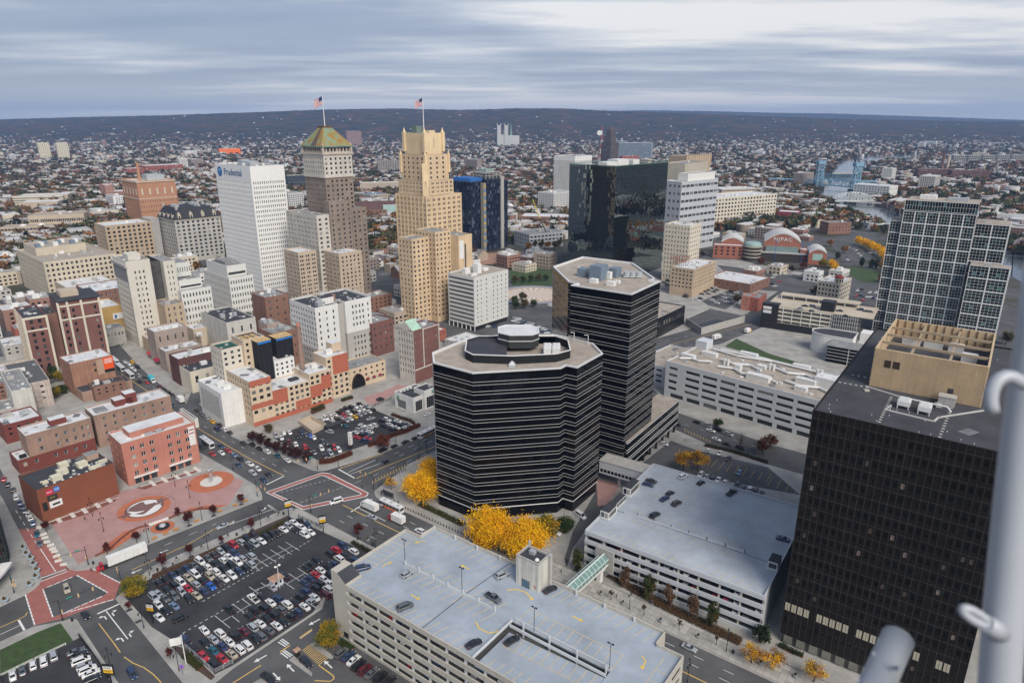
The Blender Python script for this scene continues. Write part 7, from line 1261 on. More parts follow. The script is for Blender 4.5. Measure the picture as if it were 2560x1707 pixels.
def hill_mesh():
 nx_,ny_=420,150;xs=np.linspace(-1.05,1.05,nx_);ys=np.concatenate([np.linspace(4600,8000,105),np.linspace(8100,13000,45)]);Y,X=np.meshgrid(ys,xs,indexing='ij');X=X*Y
 Z=ground_h(X,Y)-.5+(vnoise(X/26,Y/30,5)*11+vnoise(X/11,Y/14,6)*5)*smooth((Y-4700)/400)
 me=bpy.data.meshes.new('hills');V=np.stack([X,Y,Z],-1).reshape(-1,3);me.vertices.add(len(V));me.vertices.foreach_set('co',V.reshape(-1));i=np.arange(nx_*ny_).reshape(ny_,nx_);F_=np.stack([i[:-1,:-1],i[:-1,1:],i[1:,1:],i[1:,:-1]],-1).reshape(-1,4)
 me.loops.add(F_.size);me.loops.foreach_set('vertex_index',F_.reshape(-1));me.polygons.add(len(F_));me.polygons.foreach_set('loop_start',np.arange(0,F_.size,4));me.polygons.foreach_set('loop_total',np.full(len(F_),4));me.update();return me
def forest_mat():
 m=bpy.data.materials.new('autumn_forest');m.use_nodes=True;N=m.node_tree.nodes;L=m.node_tree.links;b=N['Principled BSDF'];b.inputs['Roughness'].default_value=1;b.inputs['Specular IOR Level'].default_value=0
 g=N.new('ShaderNodeNewGeometry');n=N.new('ShaderNodeTexNoise');n.inputs['Scale'].default_value=.007;n.inputs['Detail'].default_value=9;n.inputs['Roughness'].default_value=.8;L.new(g.outputs['Position'],n.inputs['Vector']);rp=N.new('ShaderNodeValToRGB');e=rp.color_ramp
 e.elements[0].position=.38;e.elements[0].color=(.014,.022,.014,1);e.elements[1].position=.64;e.elements[1].color=(.15,.075,.035,1)
 for p,c in((.46,(.035,.034,.02,1)),(.53,(.06,.042,.026,1)),(.58,(.10,.055,.03,1))):k=e.elements.new(p);k.color=c
 L.new(n.outputs['Fac'],rp.inputs['Fac']);L.new(rp.outputs[0],b.inputs['Base Color']);return m
ob('hills',hill_mesh().copy()if 0 else hill_mesh(),None,kind='structure').data.materials.append(forest_mat())
# ---------------------------------------------------------------- far city: the nearest houses and trees one by one, the rest as masses
RVP=[(595.4,1342.8),(672.2,1533.4),(896.9,1961.8),(1154.8,2505.2),(1326.6,2799.1),(1468.8,2929.7),(1865.8,3230.4),(1920.1,3179.4),(1635.5,2904.3),(1538,2822.7),(1273,2505.2),(1001.7,2001.5),(775.4,1533.4),(698.9,1342.8),(656.1,1208.2),(644.7,1136.5),(504.9,865.5),(539.9,953.6),(553,1072.6),(577.2,1223.5)]
RVQ=[(2236.7,3573.1),(2606.9,3873.8),(2328.1,3511.1),(2102.1,3359.4)]
def inside(x,y,P):
 c=np.zeros(len(x),bool)
 for(x0,y0),(x1,y1)in zip(P,P[1:]+P[:1]):c^=((y0>y)!=(y1>y))&(x<(x1-x0)*(y-y0)/((y1-y0)or 1e-9)+x0)
 return c
BR=np.array([(o.location.x+15,o.location.y+15)for o in COL.objects if o.parent is None and o.get('category')and o.location.y>560])
RS=np.random.default_rng(42)
def scatter(n,y0,y1,keep=60,power=1.0,half=.86):
 y=y0*(y1/y0)**(RS.random(n)**power);x=(RS.random(n)*2-1)*half*y;ok=~inside(x,y,RVP)&~inside(x,y,RVQ)
 for bx_,by_ in BR:ok&=(np.hypot(x-bx_,y-by_)>np.where(y<1500,keep,keep*.7))
 ok&=~((y<860)&(x>-40)&(x<420))&~((y<700)&(x>-420))&~((np.abs(x-380)<210)&(y<960));return x[ok],y[ok]
 # street grid: snap houses to rows so that streets stay open between them
GA_=R(47)
def to_rows(x,y,pitch=62):
 u=x*math.cos(GA_)+y*math.sin(GA_);v=-x*math.sin(GA_)+y*math.cos(GA_);v=np.round(v/pitch)*pitch+np.where(RS.random(len(v))<.5,-16,16)+RS.normal(size=len(v))*2.5
 return u*math.cos(GA_)-v*math.sin(GA_),u*math.sin(GA_)+v*math.cos(GA_)
WALLC=np.array([(.62,.60,.56),(.55,.54,.52),(.70,.69,.67),(.42,.34,.27),(.30,.17,.13),(.48,.46,.42),(.33,.27,.24),(.60,.52,.40)]);ROOFC=np.array([(.42,.41,.40),(.56,.55,.54),(.14,.13,.13),(.20,.18,.17),(.30,.28,.27),(.12,.10,.10),(.25,.12,.09),(.45,.44,.43)])
hv=[(-.5,-.5,0),(.5,-.5,0),(.5,.5,0),(-.5,.5,0),(-.5,-.5,.62),(.5,-.5,.62),(.5,.5,.62),(-.5,.5,.62),(-.5,0,1),(.5,0,1),(-.55,-.56,.60),(.55,-.56,.60),(.55,0,1.02),(-.55,0,1.02),(.55,.56,.60),(-.55,.56,.60)]
hf=[(0,1,5,4),(1,2,6,5),(2,3,7,6),(3,0,4,7),(4,8,7,7),(5,6,9,9),(10,11,12,13),(13,12,14,15)]
bv=[(-.5,-.5,0),(.5,-.5,0),(.5,.5,0),(-.5,.5,0),(-.5,-.5,1),(.5,-.5,1),(.5,.5,1),(-.5,.5,1),(-.5,-.5,1.0),(.5,-.5,1.0),(.5,.5,1.0),(-.5,.5,1.0)]
bf=[(0,1,5,4),(1,2,6,5),(2,3,7,6),(3,0,4,7),(8,9,10,11)]
TM=tint_mat('far_city_paint')
def cols_for(k,nv,first_roof,wc,rc):C=np.empty((k,nv,3));C[:,:first_roof]=wc[:,None];C[:,first_roof:]=rc[:,None];return C
def mass(name,tv,tf,xf,C):
 me=mass_mesh(name,tv,tf,xf,C,[TM]);return ob(name,me,None,kind='stuff',label='distant '+name.replace('_',' ')+' of the far city reading as one mass',cat=None)
x,y=scatter(17500,640,5600,58,.92);x,y=to_rows(x,y);_w=~inside(x,y,RVP)&~inside(x,y,RVQ);x,y=x[_w],y[_w];o_=np.argsort(np.hypot(x,y));x,y=x[o_],y[o_];k=len(x);sz=np.stack([8+6*RS.random(k),8+7*RS.random(k),7.5+5*RS.random(k)],1);bigb=(RS.random(k)<.11)&(np.arange(k)>300);sz[bigb]*=np.array([2.2,1.8,1.1]);rot=GA_+np.where(RS.random(k)<.5,0,math.pi/2)+RS.normal(size=k)*.04;wc=WALLC[RS.integers(0,8,k)]*(.7+.4*RS.random((k,1)));rc=ROOFC[RS.integers(0,8,k)]*(.7+.5*RS.random((k,1)));flat=(RS.random(k)<.45)|bigb;rc[bigb]=ROOFC[RS.integers(0,2,bigb.sum())]
hz_=ground_h(x,y)
XF=np.column_stack([x,y,hz_-.2,sz,rot])
NH=300
def unitmesh(v,f,first,m1,m2,nm):
 b=MB();b.v=list(v);b.f=[tuple(dict.fromkeys(t))for t in f];b.m=[0 if max(t)<first else 1 for t in b.f];return b
HW=[mat('far_wall_%d'%i,tuple(c),.9,.1)for i,c in enumerate(WALLC)];HR=[mat('far_roof_%d'%i,tuple(c),.9,.1)for i,c in enumerate(ROOFC)]
WN=['off white','grey','white','tan','brick','pale grey','taupe','cream'];RN=['pale grey','white','black','dark grey','grey','charcoal','rust','light grey']
hwall={};
for i in range(8):
 b=MB();b.v=list(hv[:10]);b.f=[(0,1,5,4),(1,2,6,5),(2,3,7,6),(3,0,4,7),(4,8,7),(5,6,9)];b.m=[0]*6;hwall['g',i]=b.mesh('wall',[HW[i]]);b=MB();b.box(-.5,.5,-.5,.5,0,1,skip='du');hwall['f',i]=b.mesh('wall',[HW[i]])
 b=MB();b.v=list(hv[10:]);b.f=[(0,1,2,3),(3,2,4,5)];b.m=[0,0];hwall['gr',i]=b.mesh('roof',[HR[i]]);b=MB();b.add([(-.5,-.5,.985),(.5,-.5,.985),(.5,.5,.985),(-.5,.5,.985)]);hwall['fr',i]=b.mesh('roof',[HR[i]])
pb=MB();[pb.box(-.42+i*.3,-.28+i*.3,-.506,-.5,.12+j*.28,.28+j*.28)for i in range(3)for j in range(2)];hpane=pb.mesh('window_panes',[GLASSD[False]])
for i in range(NH):
 wi,ri=int(RS.integers(0,8)),int(RS.integers(0,8));t_='f' if flat[i]else 'g'
 o=thing('house','%s %s house with %s roof in the older streets'%(WN[wi],'flat roofed' if t_=='f' else 'gabled',RN[ri]),'house',x[i],y[i],math.degrees(rot[i]),hz_[i]-.2,'houses of the older streets');o.scale=tuple(sz[i]);ob('wall',hwall[t_,wi],o);ob('roof',hwall[t_+'r',ri],o);ob('window_panes',hpane,o,kind='stuff')
g_=np.arange(k)>=NH;fl=g_&flat;ga_=g_&~flat
mass('gabled_houses',hv,hf,XF[ga_],cols_for(ga_.sum(),16,10,wc[ga_],rc[ga_]));mass('flat_roofed_houses',bv,bf,XF[fl],cols_for(fl.sum(),12,8,wc[fl],rc[fl]))
# larger blocks, each its own thing: first those filling the streets behind the towers
x,y=scatter(330,700,4900,95,.8);x,y=list(x[:170]),list(y[:170]);FILL=[]
for x0,x1,y0,y1,n in((-560,-330,430,800,44),(-330,-70,590,800,26),(150,430,640,960,20),(-130,-70,470,560,5),(-215,-150,470,560,6),(-20,40,700,860,6)):
 m=0
 for _ in range(400):
  px_,py_=RS.uniform(x0,x1),RS.uniform(y0,y1)
  if m<n and all(math.hypot(px_-q[0],py_-q[1])>27 for q in FILL)and(len(BR)==0 or np.min(np.hypot(BR[:,0]-px_,BR[:,1]-py_))>42)and not(200<px_<420 and 700<py_<860):FILL.append((px_,py_));m+=1
FX_=set(range(len(x),len(x)+len(FILL)));x+=[q[0]for q in FILL];y+=[q[1]for q in FILL]
for i in range(len(x)):
 w_,d_,h_=RS.uniform(18,60),RS.uniform(14,34),float(RS.choice([7,9,11,14,18,24,34],p=[.2,.2,.2,.17,.12,.07,.04]));wi,ri=int(RS.integers(0,8)),int(RS.choice([0,1,1,0,7,4]))
 if i in FX_:w_,d_,h_=RS.uniform(13,26),RS.uniform(12,20),float(RS.choice([6,8,10,13,16]))
 o=thing('city_block','%s %s with %s roof in the middle distance'%(WN[wi],'tall block' if h_>20 else('long low block' if w_>38 else 'low block'),RN[ri]),'building',x[i],y[i],47+float(RS.choice([0,90]))+RS.normal()*2,float(ground_h(np.array([x[i]]),np.array([y[i]]))[0]),'unnamed blocks of the city')
 b=MB();b.box(-w_/2,w_/2,-d_/2,d_/2,0,h_,skip='du');ob('wall',b.mesh('wall',[HW[wi]]),o);b=MB();b.add([(-w_/2,-d_/2,h_-.4),(w_/2,-d_/2,h_-.4),(w_/2,d_/2,h_-.4),(-w_/2,d_/2,h_-.4)]);ob('roof',b.mesh('roof',[HR[ri]]),o)
 b=MB();nf=int(h_/3.6)
 for f in range(nf):
  for(L_,ax_)in((w_,0),(d_,1)):
   for sg in(-1,1):
    for j in range(int(L_/4)):
     u=-L_/2+1+j*4;z_=1.2+f*3.5
     if ax_==0:q=[(u,sg*(d_/2+.05),z_),(u+2,sg*(d_/2+.05),z_),(u+2,sg*(d_/2+.05),z_+1.7),(u,sg*(d_/2+.05),z_+1.7)]
     else:q=[(sg*(w_/2+.05),u,z_),(sg*(w_/2+.05),u+2,z_),(sg*(w_/2+.05),u+2,z_+1.7),(sg*(w_/2+.05),u,z_+1.7)]
     b.add(q)
 ob('window_panes',b.mesh('window_panes',[GLASS[False]]),o,kind='stuff')
 for j in range(3):s=RS.uniform(2,5);b=MB();b.box(-s/2,s/2,-s/2,s/2,0,s*.6);ob('rooftop_unit',b.mesh('rooftop_unit',[white if j else steel]),o,(RS.uniform(-.3,.3)*w_,RS.uniform(-.3,.3)*d_,h_-.4))
 # trees of the far city
x,y=scatter(33000,660,5400,40,.9);cl_=vnoise(x/260,y/260,9);kp=(RS.random(len(x))<.4+.9*(cl_>.45));x,y=x[kp],y[kp];o_=np.argsort(np.hypot(x,y));x,y=x[o_],y[o_]
FK=['olive','rust','green','orange','dark_green','rust','olive'];FL={'olive':'olive green','rust':'rusty brown','green':'mid green','orange':'orange yellow','dark_green':'dark green'}
for i in range(230):kd=FK[int(RS.integers(0,7))];tree(kd,x[i],y[i],'%s autumn tree growing among the older streets'%FL[kd],RS.uniform(.75,1.35),0,group='trees of the older streets',var=i)
x,y=x[230:],y[230:];k=len(x);rr_=np.random.default_rng(3)
TC=np.array([(.05,.062,.022),(.10,.085,.034),(.16,.085,.038),(.22,.105,.036),(.034,.046,.02),(.12,.07,.042),(.07,.08,.03)])
near=np.hypot(x,y)<2000
for nm,sel,nt_,s0 in(('autumn_trees',near,46,.34),('far_autumn_trees',~near,18,.55)):
 p=rr_.normal(size=(nt_,3));p/=np.linalg.norm(p,axis=1)[:,None];p*=(.35+.55*rr_.random(nt_))[:,None];p[:,2]=p[:,2]*.75+.8;a=rr_.normal(size=(nt_,3));a/=np.linalg.norm(a,axis=1)[:,None];b_=np.cross(a,rr_.normal(size=(nt_,3)));b_/=np.linalg.norm(b_,axis=1)[:,None]
 tv=np.stack([p-a*s0,p+a*s0*.8-b_*s0*.6,p+b_*s0],1).reshape(-1,3);tf=np.arange(3*nt_).reshape(-1,3);m=sel.sum();s=5.6+4.2*RS.random(m);xf=np.column_stack([x[sel],y[sel],ground_h(x[sel],y[sel]),s,s,s*1.05,RS.random(m)*6.28]);ci=TC[RS.integers(0,7,m)]*(.7+.6*RS.random((m,1)));C=ci[:,None]*(.7+.6*rr_.random((1,3*nt_,1)));ob(nm,mass_mesh(nm,tv,tf,xf,C,[TM]),None,kind='stuff',label='mass of small autumn trees between the far houses')
 # houses on the wooded hills
n=110;y=RS.uniform(4900,7000,n);x=RS.uniform(-.9,.9,n)*y;ci=WALLC[RS.integers(0,3,n)];s=RS.uniform(8,18,n);mass('hillside_houses',bv,bf,np.column_stack([x,y,ground_h(x,y)+2,s,s*.7,RS.uniform(8,12,n),RS.random(n)]),cols_for(n,12,8,ci,ci))
# tall blocks on the skyline
for(r_,px,py,w_,h_,l)in(('T2',310,445,60,62,'pale apartment block on the far rise, left of the pyramid roof'),('T2',430,470,60,50,'tan apartment block on the far rise just left of the pyramid roof'),('T1',2205,450,55,60,'pale apartment block below the wooded ridge at left'),('T3',1880,515,110,70,'pale brick apartment pair on the far rise at right'),('T3',2020,505,60,74,'brown brick apartment block beside the pale pair'),('T3',2320,490,90,66,'mauve brick apartment block at the far right rise')):
 P_={'T2310':(-3497.6,11250.7),'T2430':(-2704,9232.8),'T12205':(-4277.7,11250.7),'T31880':(1888.7,6572.3),'T32020':(2197.3,7120.3),'T32320':(2772.2,7826.4)}[r_+str(px)]
 o=thing('apartment_block',l,'apartment block',*P_,20);b=MB();b.box(-w_/2,w_/2,-15,15,0,h_);ob('wall',b.mesh('wall',[HW[7]if 'pale' in l else mat('mauve_brick')]),o);b=MB();[b.box(-w_/2+3+i*7,-w_/2+6+i*7,-15.2,-15,3+j*6,6+j*6)for i in range(int(w_/7))for j in range(int(h_/6))];ob('window_panes',b.mesh('window_panes',[GLASSD[False]]),o,kind='stuff')
 # ---------------------------------------------------------------- the hazy air
hz=MB();hz.box(-13900,13900,-5200,15900,-3,430);hm=bpy.data.materials.new('haze');hm.use_nodes=True;N=hm.node_tree.nodes;N.remove(N['Principled BSDF']);pv=N.new('ShaderNodeVolumePrincipled');pv.inputs['Density'].default_value=6.5e-5;pv.inputs['Color'].default_value=(.36,.58,1.0,1);pv.inputs['Anisotropy'].default_value=.0
hm.node_tree.links.new(pv.outputs[0],N['Material Output'].inputs['Volume']);HZ=ob('haze',hz.mesh('haze',[hm]),None,kind='stuff',label='thin bluish haze over the whole city')
# ---------------------------------------------------------------- vehicles
PAINT={'w':('white',(.70,.70,.69)),'s':('silver',(.42,.44,.46)),'k':('black',(.012,.013,.016)),'g':('grey',(.13,.14,.15)),'b':('navy blue',(.02,.04,.10)),'B':('bright blue',(.01,.10,.45)),'r':('red',(.42,.02,.03)),'m':('maroon',(.10,.012,.02)),'t':('tan',(.42,.37,.28)),'n':('dark brown',(.045,.032,.032)),'y':('yellow',(.72,.40,.02)),'e':('teal',(.01,.10,.14)),'l':('light blue',(.17,.25,.38))}
def paint(c):
 n='car_paint_'+PAINT[c][0].replace(' ','_')
 if n in MATS:return MATS[n]
 m=mat(n,PAINT[c][1],.28,.04,.4,fine=0,spec=.6,metal=.25 if c in 'sgl' else 0);m.node_tree.nodes['Principled BSDF'].inputs['Coat Weight'].default_value=.6;return m
cglass=mat('car_glass',(.012,.016,.020),.05,0,fine=0,spec=.6);tyre=mat('tyre_rubber',(.012,.012,.012),.8,0);rimm=mat('alloy_rim',(.40,.41,.42),.35,0,metal=.7);lampw=mat('headlamp',(.75,.75,.72),.2,0);lampr=mat('tail_lamp',(.35,.01,.01),.3,0);trimk=mat('dark_trim',(.02,.02,.02),.6,0)
SPEC={'sedan':(4.7,.90,[(-2.35,.80,.70),(-2.2,.88,.92),(-1.3,.90,.98),(-.4,.90,.95),(.9,.90,.95),(1.9,.86,.82),(2.3,.76,.66)],(-1.55,1.15,-.85,.25,1.43)),'suv':(4.7,.95,[(-2.35,.88,.95),(-2.25,.94,1.08),(-.5,.95,1.06),(1.0,.95,1.06),(1.9,.92,.98),(2.32,.84,.80)],(-2.2,1.25,-1.95,.45,1.74)),'minivan':(4.9,.97,[(-2.45,.92,.95),(-2.35,.97,1.06),(0,.97,1.02),(1.3,.96,1.0),(2.1,.90,.86),(2.42,.80,.70)],(-2.3,1.75,-2.05,.75,1.75)),'pickup truck':(5.5,.98,[(-2.75,.95,.98),(-.6,.96,.98),(-.5,.97,1.05),(1.2,.97,1.06),(2.3,.95,1.02),(2.72,.86,.84)],(-.6,1.45,-.4,.75,1.80)),'hatchback':(4.1,.87,[(-2.05,.80,.80),(-1.95,.86,.94),(0,.87,.93),(1.0,.87,.92),(1.7,.82,.80),(2.02,.72,.64)],(-1.85,1.15,-1.55,.3,1.48))}
def car_parts(kind):
 L,hw,secs,(b0,b1,t0,t1,zr)=SPEC[kind];b=MB();rings=[]
 for x,h,zt in secs:rings.append([(x,-h*.94,.25),(x,-h,.55),(x,-h*.985,zt-.12),(x,-h*.86,zt),(x,h*.86,zt),(x,h*.985,zt-.12),(x,h,.55),(x,h*.94,.25)])
 for a,c in zip(rings,rings[1:]):
  for k in range(8):j=(k+1)%8;b.add([a[k],c[k],c[j],a[j]])
 b.add(rings[0]);b.add(rings[-1][::-1])
 zb=[s[2]for s in secs][len(secs)//2]-.05;hb,ht=hw*.90,hw*.70
 B0=[(b0,-hb,zb),(b1,-hb,zb),(b1,hb,zb),(b0,hb,zb)];T0=[(t0,-ht,zr),(t1,-ht,zr),(t1,ht,zr),(t0,ht,zr)]
 for k in range(4):j=(k+1)%4;b.add([B0[k],B0[j],T0[j],T0[k]])
 b.add(T0);
 if kind=='pickup truck':b.box(-2.6,-.75,-hw*.8,hw*.8,.7,.985,1)
 P={'body':b}
 def pane(k,i0,i1,lo,hi,dx):
  j=(k+1)%4;A,Bv,C,D=(Vector(v)for v in(B0[k],B0[j],T0[j],T0[k]));n=(Bv-A).cross(D-A).normalized()*.015
  f=lambda u,v:tuple((A.lerp(Bv,u)).lerp(D.lerp(C,u),v)+n);m=MB();m.add([f(i0,lo),f(i1,lo),f(i1,hi),f(i0,hi)]);return m
 P['side_window']=[pane(0,.06,.94,.12,.88,0),pane(2,.06,.94,.12,.88,0)];P['windshield']=[pane(1,.06,.94,.08,.94,0)];P['rear_window']=[pane(3,.08,.92,.12,.90,0)]
 wx=L*.31
 wm=MB();wm.tube((0,-.11,0),(0,.11,0),.33,n=10);wm.tube((0,-.12,0),(0,.12,0),.19,n=8,m=1);P['wheel']=wm;P['wpos']=[(sx*wx,sy*(hw-.1),.33)for sx in(-1,1)for sy in(-1,1)]
 x1,x0=secs[-1][0],secs[0][0];P['headlight']=[MB().box(x1-.12,x1+.015,sy*.62-.18,sy*.62+.18,.55,.70)for sy in(-1,1)];P['tail_light']=[MB().box(x0-.015,x0+.1,sy*.66-.15,sy*.66+.15,.62,.84)for sy in(-1,1)]
 return P
CM={}
for kd in SPEC:
 P=car_parts(kd);CM[kd]=[('body',P['body'].mesh('body',[paint('w'),trimk]),(0,0,0))]+[(n,m.mesh(n,[cglass]),(0,0,0))for n in('windshield','rear_window','side_window')for m in P[n]]+[('wheel',w_,p)for w_ in(P['wheel'].mesh('wheel',[tyre,rimm]),)for p in P['wpos']]+[(n,m.mesh(n,[lampw if n=='headlight' else lampr]),(0,0,0))for n in('headlight','tail_light')for m in P[n]]
NCAR=[0]
def car(x,y,ang,c,kind,label,z=0.0,group=None,rot=None):
 o=thing('parked_car' if group else 'car',label,'pickup' if kind=='pickup truck' else 'car',x,y,ang,z,group);far=math.hypot(x,y)>420
 if kind=='pickup truck':o.name='pickup_truck'
 for n,me,p in CM[kind]:
  if far and n in('headlight','tail_light'):continue
  ch=ob(n,me,o,p)
  if n=='body':setmat(ch,paint(c))
 NCAR[0]+=1;return o
MASSC={}
def mass_car(store,x,y,ang,c,kd,z):
 MASSC.setdefault(store,[]).append((x,y,R(ang),c,kd,z))
def flush_cars():
 keys=list(PAINT);ms=[paint(c)for c in keys]+[cglass,tyre,trimk]
 for store,L in MASSC.items():
  b=MB()
  for x,y,a,c,kd,z in L:
   ca,sa=math.cos(a),math.sin(a)
   for n,me,p in CM[kd]:
    if n in('headlight','tail_light'):continue
    i=len(b.v);b.v+=[(x+(v.co.x+p[0])*ca-(v.co.y+p[1])*sa,y+(v.co.x+p[0])*sa+(v.co.y+p[1])*ca,z+v.co.z+p[2])for v in me.vertices]
    mi=keys.index(c)if n=='body' else len(keys)+(0 if 'w'==n[0]and n[1]=='i' or 'window' in n else 1)
    for f in me.polygons:b.f.append(tuple(i+k for k in f.vertices));b.m.append(mi)
  ob(store,b.mesh(store,ms),None,kind='stuff',label='mass of '+store.replace('_',' '))
ORD=lambda n:str(n)+('th' if 10<=n%100<=20 else{1:'st',2:'nd',3:'rd'}.get(n%10,'th'))
KINDS_=['sedan','sedan','suv','sedan','hatchback','suv','minivan','sedan'];cr=random.Random(3)
def lot(where,ang,pts,cols,z=.16,jit=3,kinds=None,group='parked cars',flip=.5,far=False):
 """cars standing at pts; labels count them from the left of the picture"""
 u=sorted(range(len(pts)),key=lambda i:pts[i][0]/pts[i][1]);rank={i:r+1 for r,i in enumerate(u)}
 for i,p in enumerate(pts):
  c=cols[i%len(cols)];kd={'P':'pickup truck','S':'suv','V':'minivan'}.get(kinds[i]if kinds and i<len(kinds)else '',None)or cr.choice(KINDS_)
  a=ang+cr.uniform(-jit,jit)+(180 if cr.random()<flip else 0)
  if math.hypot(*p)>430:mass_car('distant_parked_cars',p[0],p[1],a,c,kd,z);continue
  car(p[0],p[1],a,c,kd,'%s %s %s, %s from the left'%(PAINT[c][0],kd,where,ORD(rank[i])),z,group)
lot('in the fence row of the big lot',-40,[(-119.8,194.8),(-118.3,196.7),(-116.9,198.9),(-115.3,200.6),(-113.8,202.7),(-112,204.4),(-111,206.9),(-108.8,208.7),(-107.6,210.7),(-106.1,212.8),(-104.4,214.4),(-102.9,216.7),(-100.7,218.2),(-99.4,220.6),(-97.4,222.6),(-92,221.3),(-90.4,223),(-89,224.8),(-87.5,226.6),(-86.2,228.7),(-84.9,231.3),(-83.2,232.7)],'kkbkbgwgnskrsknkknwswk',flip=.2)
lot('in the second row of the big lot',-40,[(-115.2,191.3),(-114.1,193.7),(-112.5,195.3),(-111,197.7),(-109.4,199.5),(-108.3,201.4),(-106.9,203.6),(-104.8,205.6),(-103,207.5),(-101.6,209.3),(-100.4,211.5),(-96.6,215.3),(-95.4,217.4),(-93.3,219.1),(-82.8,226),(-81.1,228.2),(-79.3,229.9)],'kkwtwkwkwwbkswkwb',flip=.2)
lot('in the third row of the big lot',-40,[(-117.1,189.2),(-111.3,188.2),(-109.8,190.2),(-108.6,192.1),(-106.9,194.2),(-105.5,196.4),(-103.8,198.4),(-103,201),(-100.8,202.5),(-98.8,204.4),(-97.4,206.4),(-96.5,208.5),(-93.8,209.7),(-78.3,223),(-76.7,224.8)],'sgsrskTwkkwsswws'.replace('T','t'),flip=.2)
lot('in the aisle row of the big lot',-40,[(-105.9,186.8),(-104.1,188.5),(-102.6,190.7),(-101.3,193.2),(-99.4,195),(-98.5,197.3),(-96.5,198.9),(-94.7,201),(-92.8,202.5),(-92.1,205)],'ktbBnwwbks',flip=.2)
lot('in the corner by the yellow lot sign',-40,[(-117.9,187.7),(-114.5,184),(-113.7,187),(-110.7,181.2),(-109.1,183.4),(-111.3,178)],'swgklw',flip=.2)
lot('in the lower block of the big lot',140,[(-94.7,172.4),(-89.3,171),(-90.3,168.5),(-85.1,167.5),(-92.3,167.1),(-88.3,163.9),(-86.3,165.6),(-84.4,170.2),(-82.2,172),(-80.3,173.6),(-80.8,164.4),(-79.2,166.1),(-82.4,162.5),(-90.3,161.7),(-84.4,160.7),(-94.9,164.8),(-86,158.5),(-99.2,168.8),(-77.8,169.1),(-83.3,178.9),(-82.7,181.6)],'wwswkebkmswwtrrkkbkkk',kinds='       S  S       P S',flip=.15)
lot('in the block beside the near garage',140,[(-64.3,213.6),(-62.3,216.1),(-65.9,211.3),(-57.7,212.6),(-60.3,210.2),(-69.5,207.3),(-61.8,208.3),(-70.9,205.1),(-63.1,205.4),(-56.4,207.4),(-72.2,203),(-66.7,201.8),(-64.2,203.3),(-57.8,205.2),(-67.8,199.4),(-62.3,198.7),(-69.1,197.3),(-64.1,196.7),(-60.3,201.9),(-70.3,195),(-65.1,194.4),(-61.1,194),(-65.8,192.1),(-68.8,190.5),(-61.5,191.6),(-69.6,187.6),(-61.7,188.9),(-64.9,187.6),(-64.8,184.7),(-71,185.2),(-66.9,183.1),(-72.9,184.1),(-76.8,186.8),(-68.3,180.5),(-70,178.5),(-73.9,181.6),(-75.4,179.1),(-71.6,176),(-73.1,174.4),(-78.6,185.1),(-79.7,182.3),(-82.2,187.9),(-77.4,177.8),(-74.8,172.3),(-78.5,175.2),(-76.2,169.7)],'rbkwkkwkbbkwkmrkbwwbkwkbwkmwskwwbbkgkkwwkkkgwg',kinds='      V     P  S     P      P',flip=.15)
car(*(-90.6,181.5),140,'k','pickup truck','black pickup truck alone in the bays of the big lot',.16,'parked cars');car(*(-84.9,187),140,'w','pickup truck','white pickup truck at the aisle of the lower block',.16,'parked cars');car(*(-104.5,177.6),42,'k','suv','black suv driving along the aisle of the big lot',.16);car(*(-80.7,192.7),140,'s','sedan','silver sedan beside the rusty roofed attendant booth',.16);car(*(-78.3,198.4),140,'k','sedan','black sedan behind the rusty roofed attendant booth',.16)
lot('in the lower left lot along the lawn',130,[(-143.9,152.5),(-141.2,154.5),(-139.6,156.2),(-138,158.3),(-135.9,159.8),(-134.4,161.9)],'kwgwws',flip=0);lot('in the lower left lot along the street fence',40,[(-128.8,163.5),(-127.2,162.2),(-125.1,159.9),(-123,157.9),(-121.2,156.5),(-119.5,155.2),(-117.8,153.2)],'gkwswwk',flip=0)
lot('under the near garage wall',55,[(-50.2,163),(-48,161.9),(-46,160.1),(-44.2,158.3),(-42.1,156.5),(-39.8,155.2),(-37.1,153.7),(-34.3,152.2)],'gbwkmgkk',flip=0)
lot('in the hedged lot upper rows',135,[(-84.4,348.2),(-85.7,344.7),(-87.4,342.9),(-89.8,341.2),(-91.5,339.5),(-92.7,336.7),(-94.5,333.9),(-96.1,331.2),(-98,329),(-99.7,328),(-79.4,344.7),(-81.6,341.8),(-83.4,339.5),(-85.2,337.2),(-87,335),(-89.2,332.8),(-90.4,330.1),(-92,327.4),(-93.8,325.8),(-75.6,340.6),(-77.1,337.8),(-79.5,336.1),(-81.2,333.4),(-83.2,331.2),(-84.9,328.5),(-86.6,326.4),(-88,323.7),(-89.1,321.2)],'kwkkkkwwwwswwkwrskwkwssywskwk',flip=.4)
lot('in the hedged lot by the entrance',150,[(-76.9,320.1),(-71,320.1),(-72.8,318.1),(-75.1,316.6),(-77.1,314.1),(-78.7,311.6),(-72.9,310.2),(-71.7,312.6),(-75.1,308.7),(-76.7,306.4),(-80.1,310.2),(-72.6,302.6),(-71.1,305.4),(-65.2,326.9),(-67,324.8),(-59.4,325.3),(-60.7,322.7),(-63.3,321.2),(-56.9,319.6),(-65.1,319.1),(-54.5,321.2),(-59,317.6),(-60.5,315.1),(-53.9,317.1),(-85.7,319.6),(-91.8,312.6)],'wwwsswbwkrkbrwkwkwkkgwkwes',flip=.4)
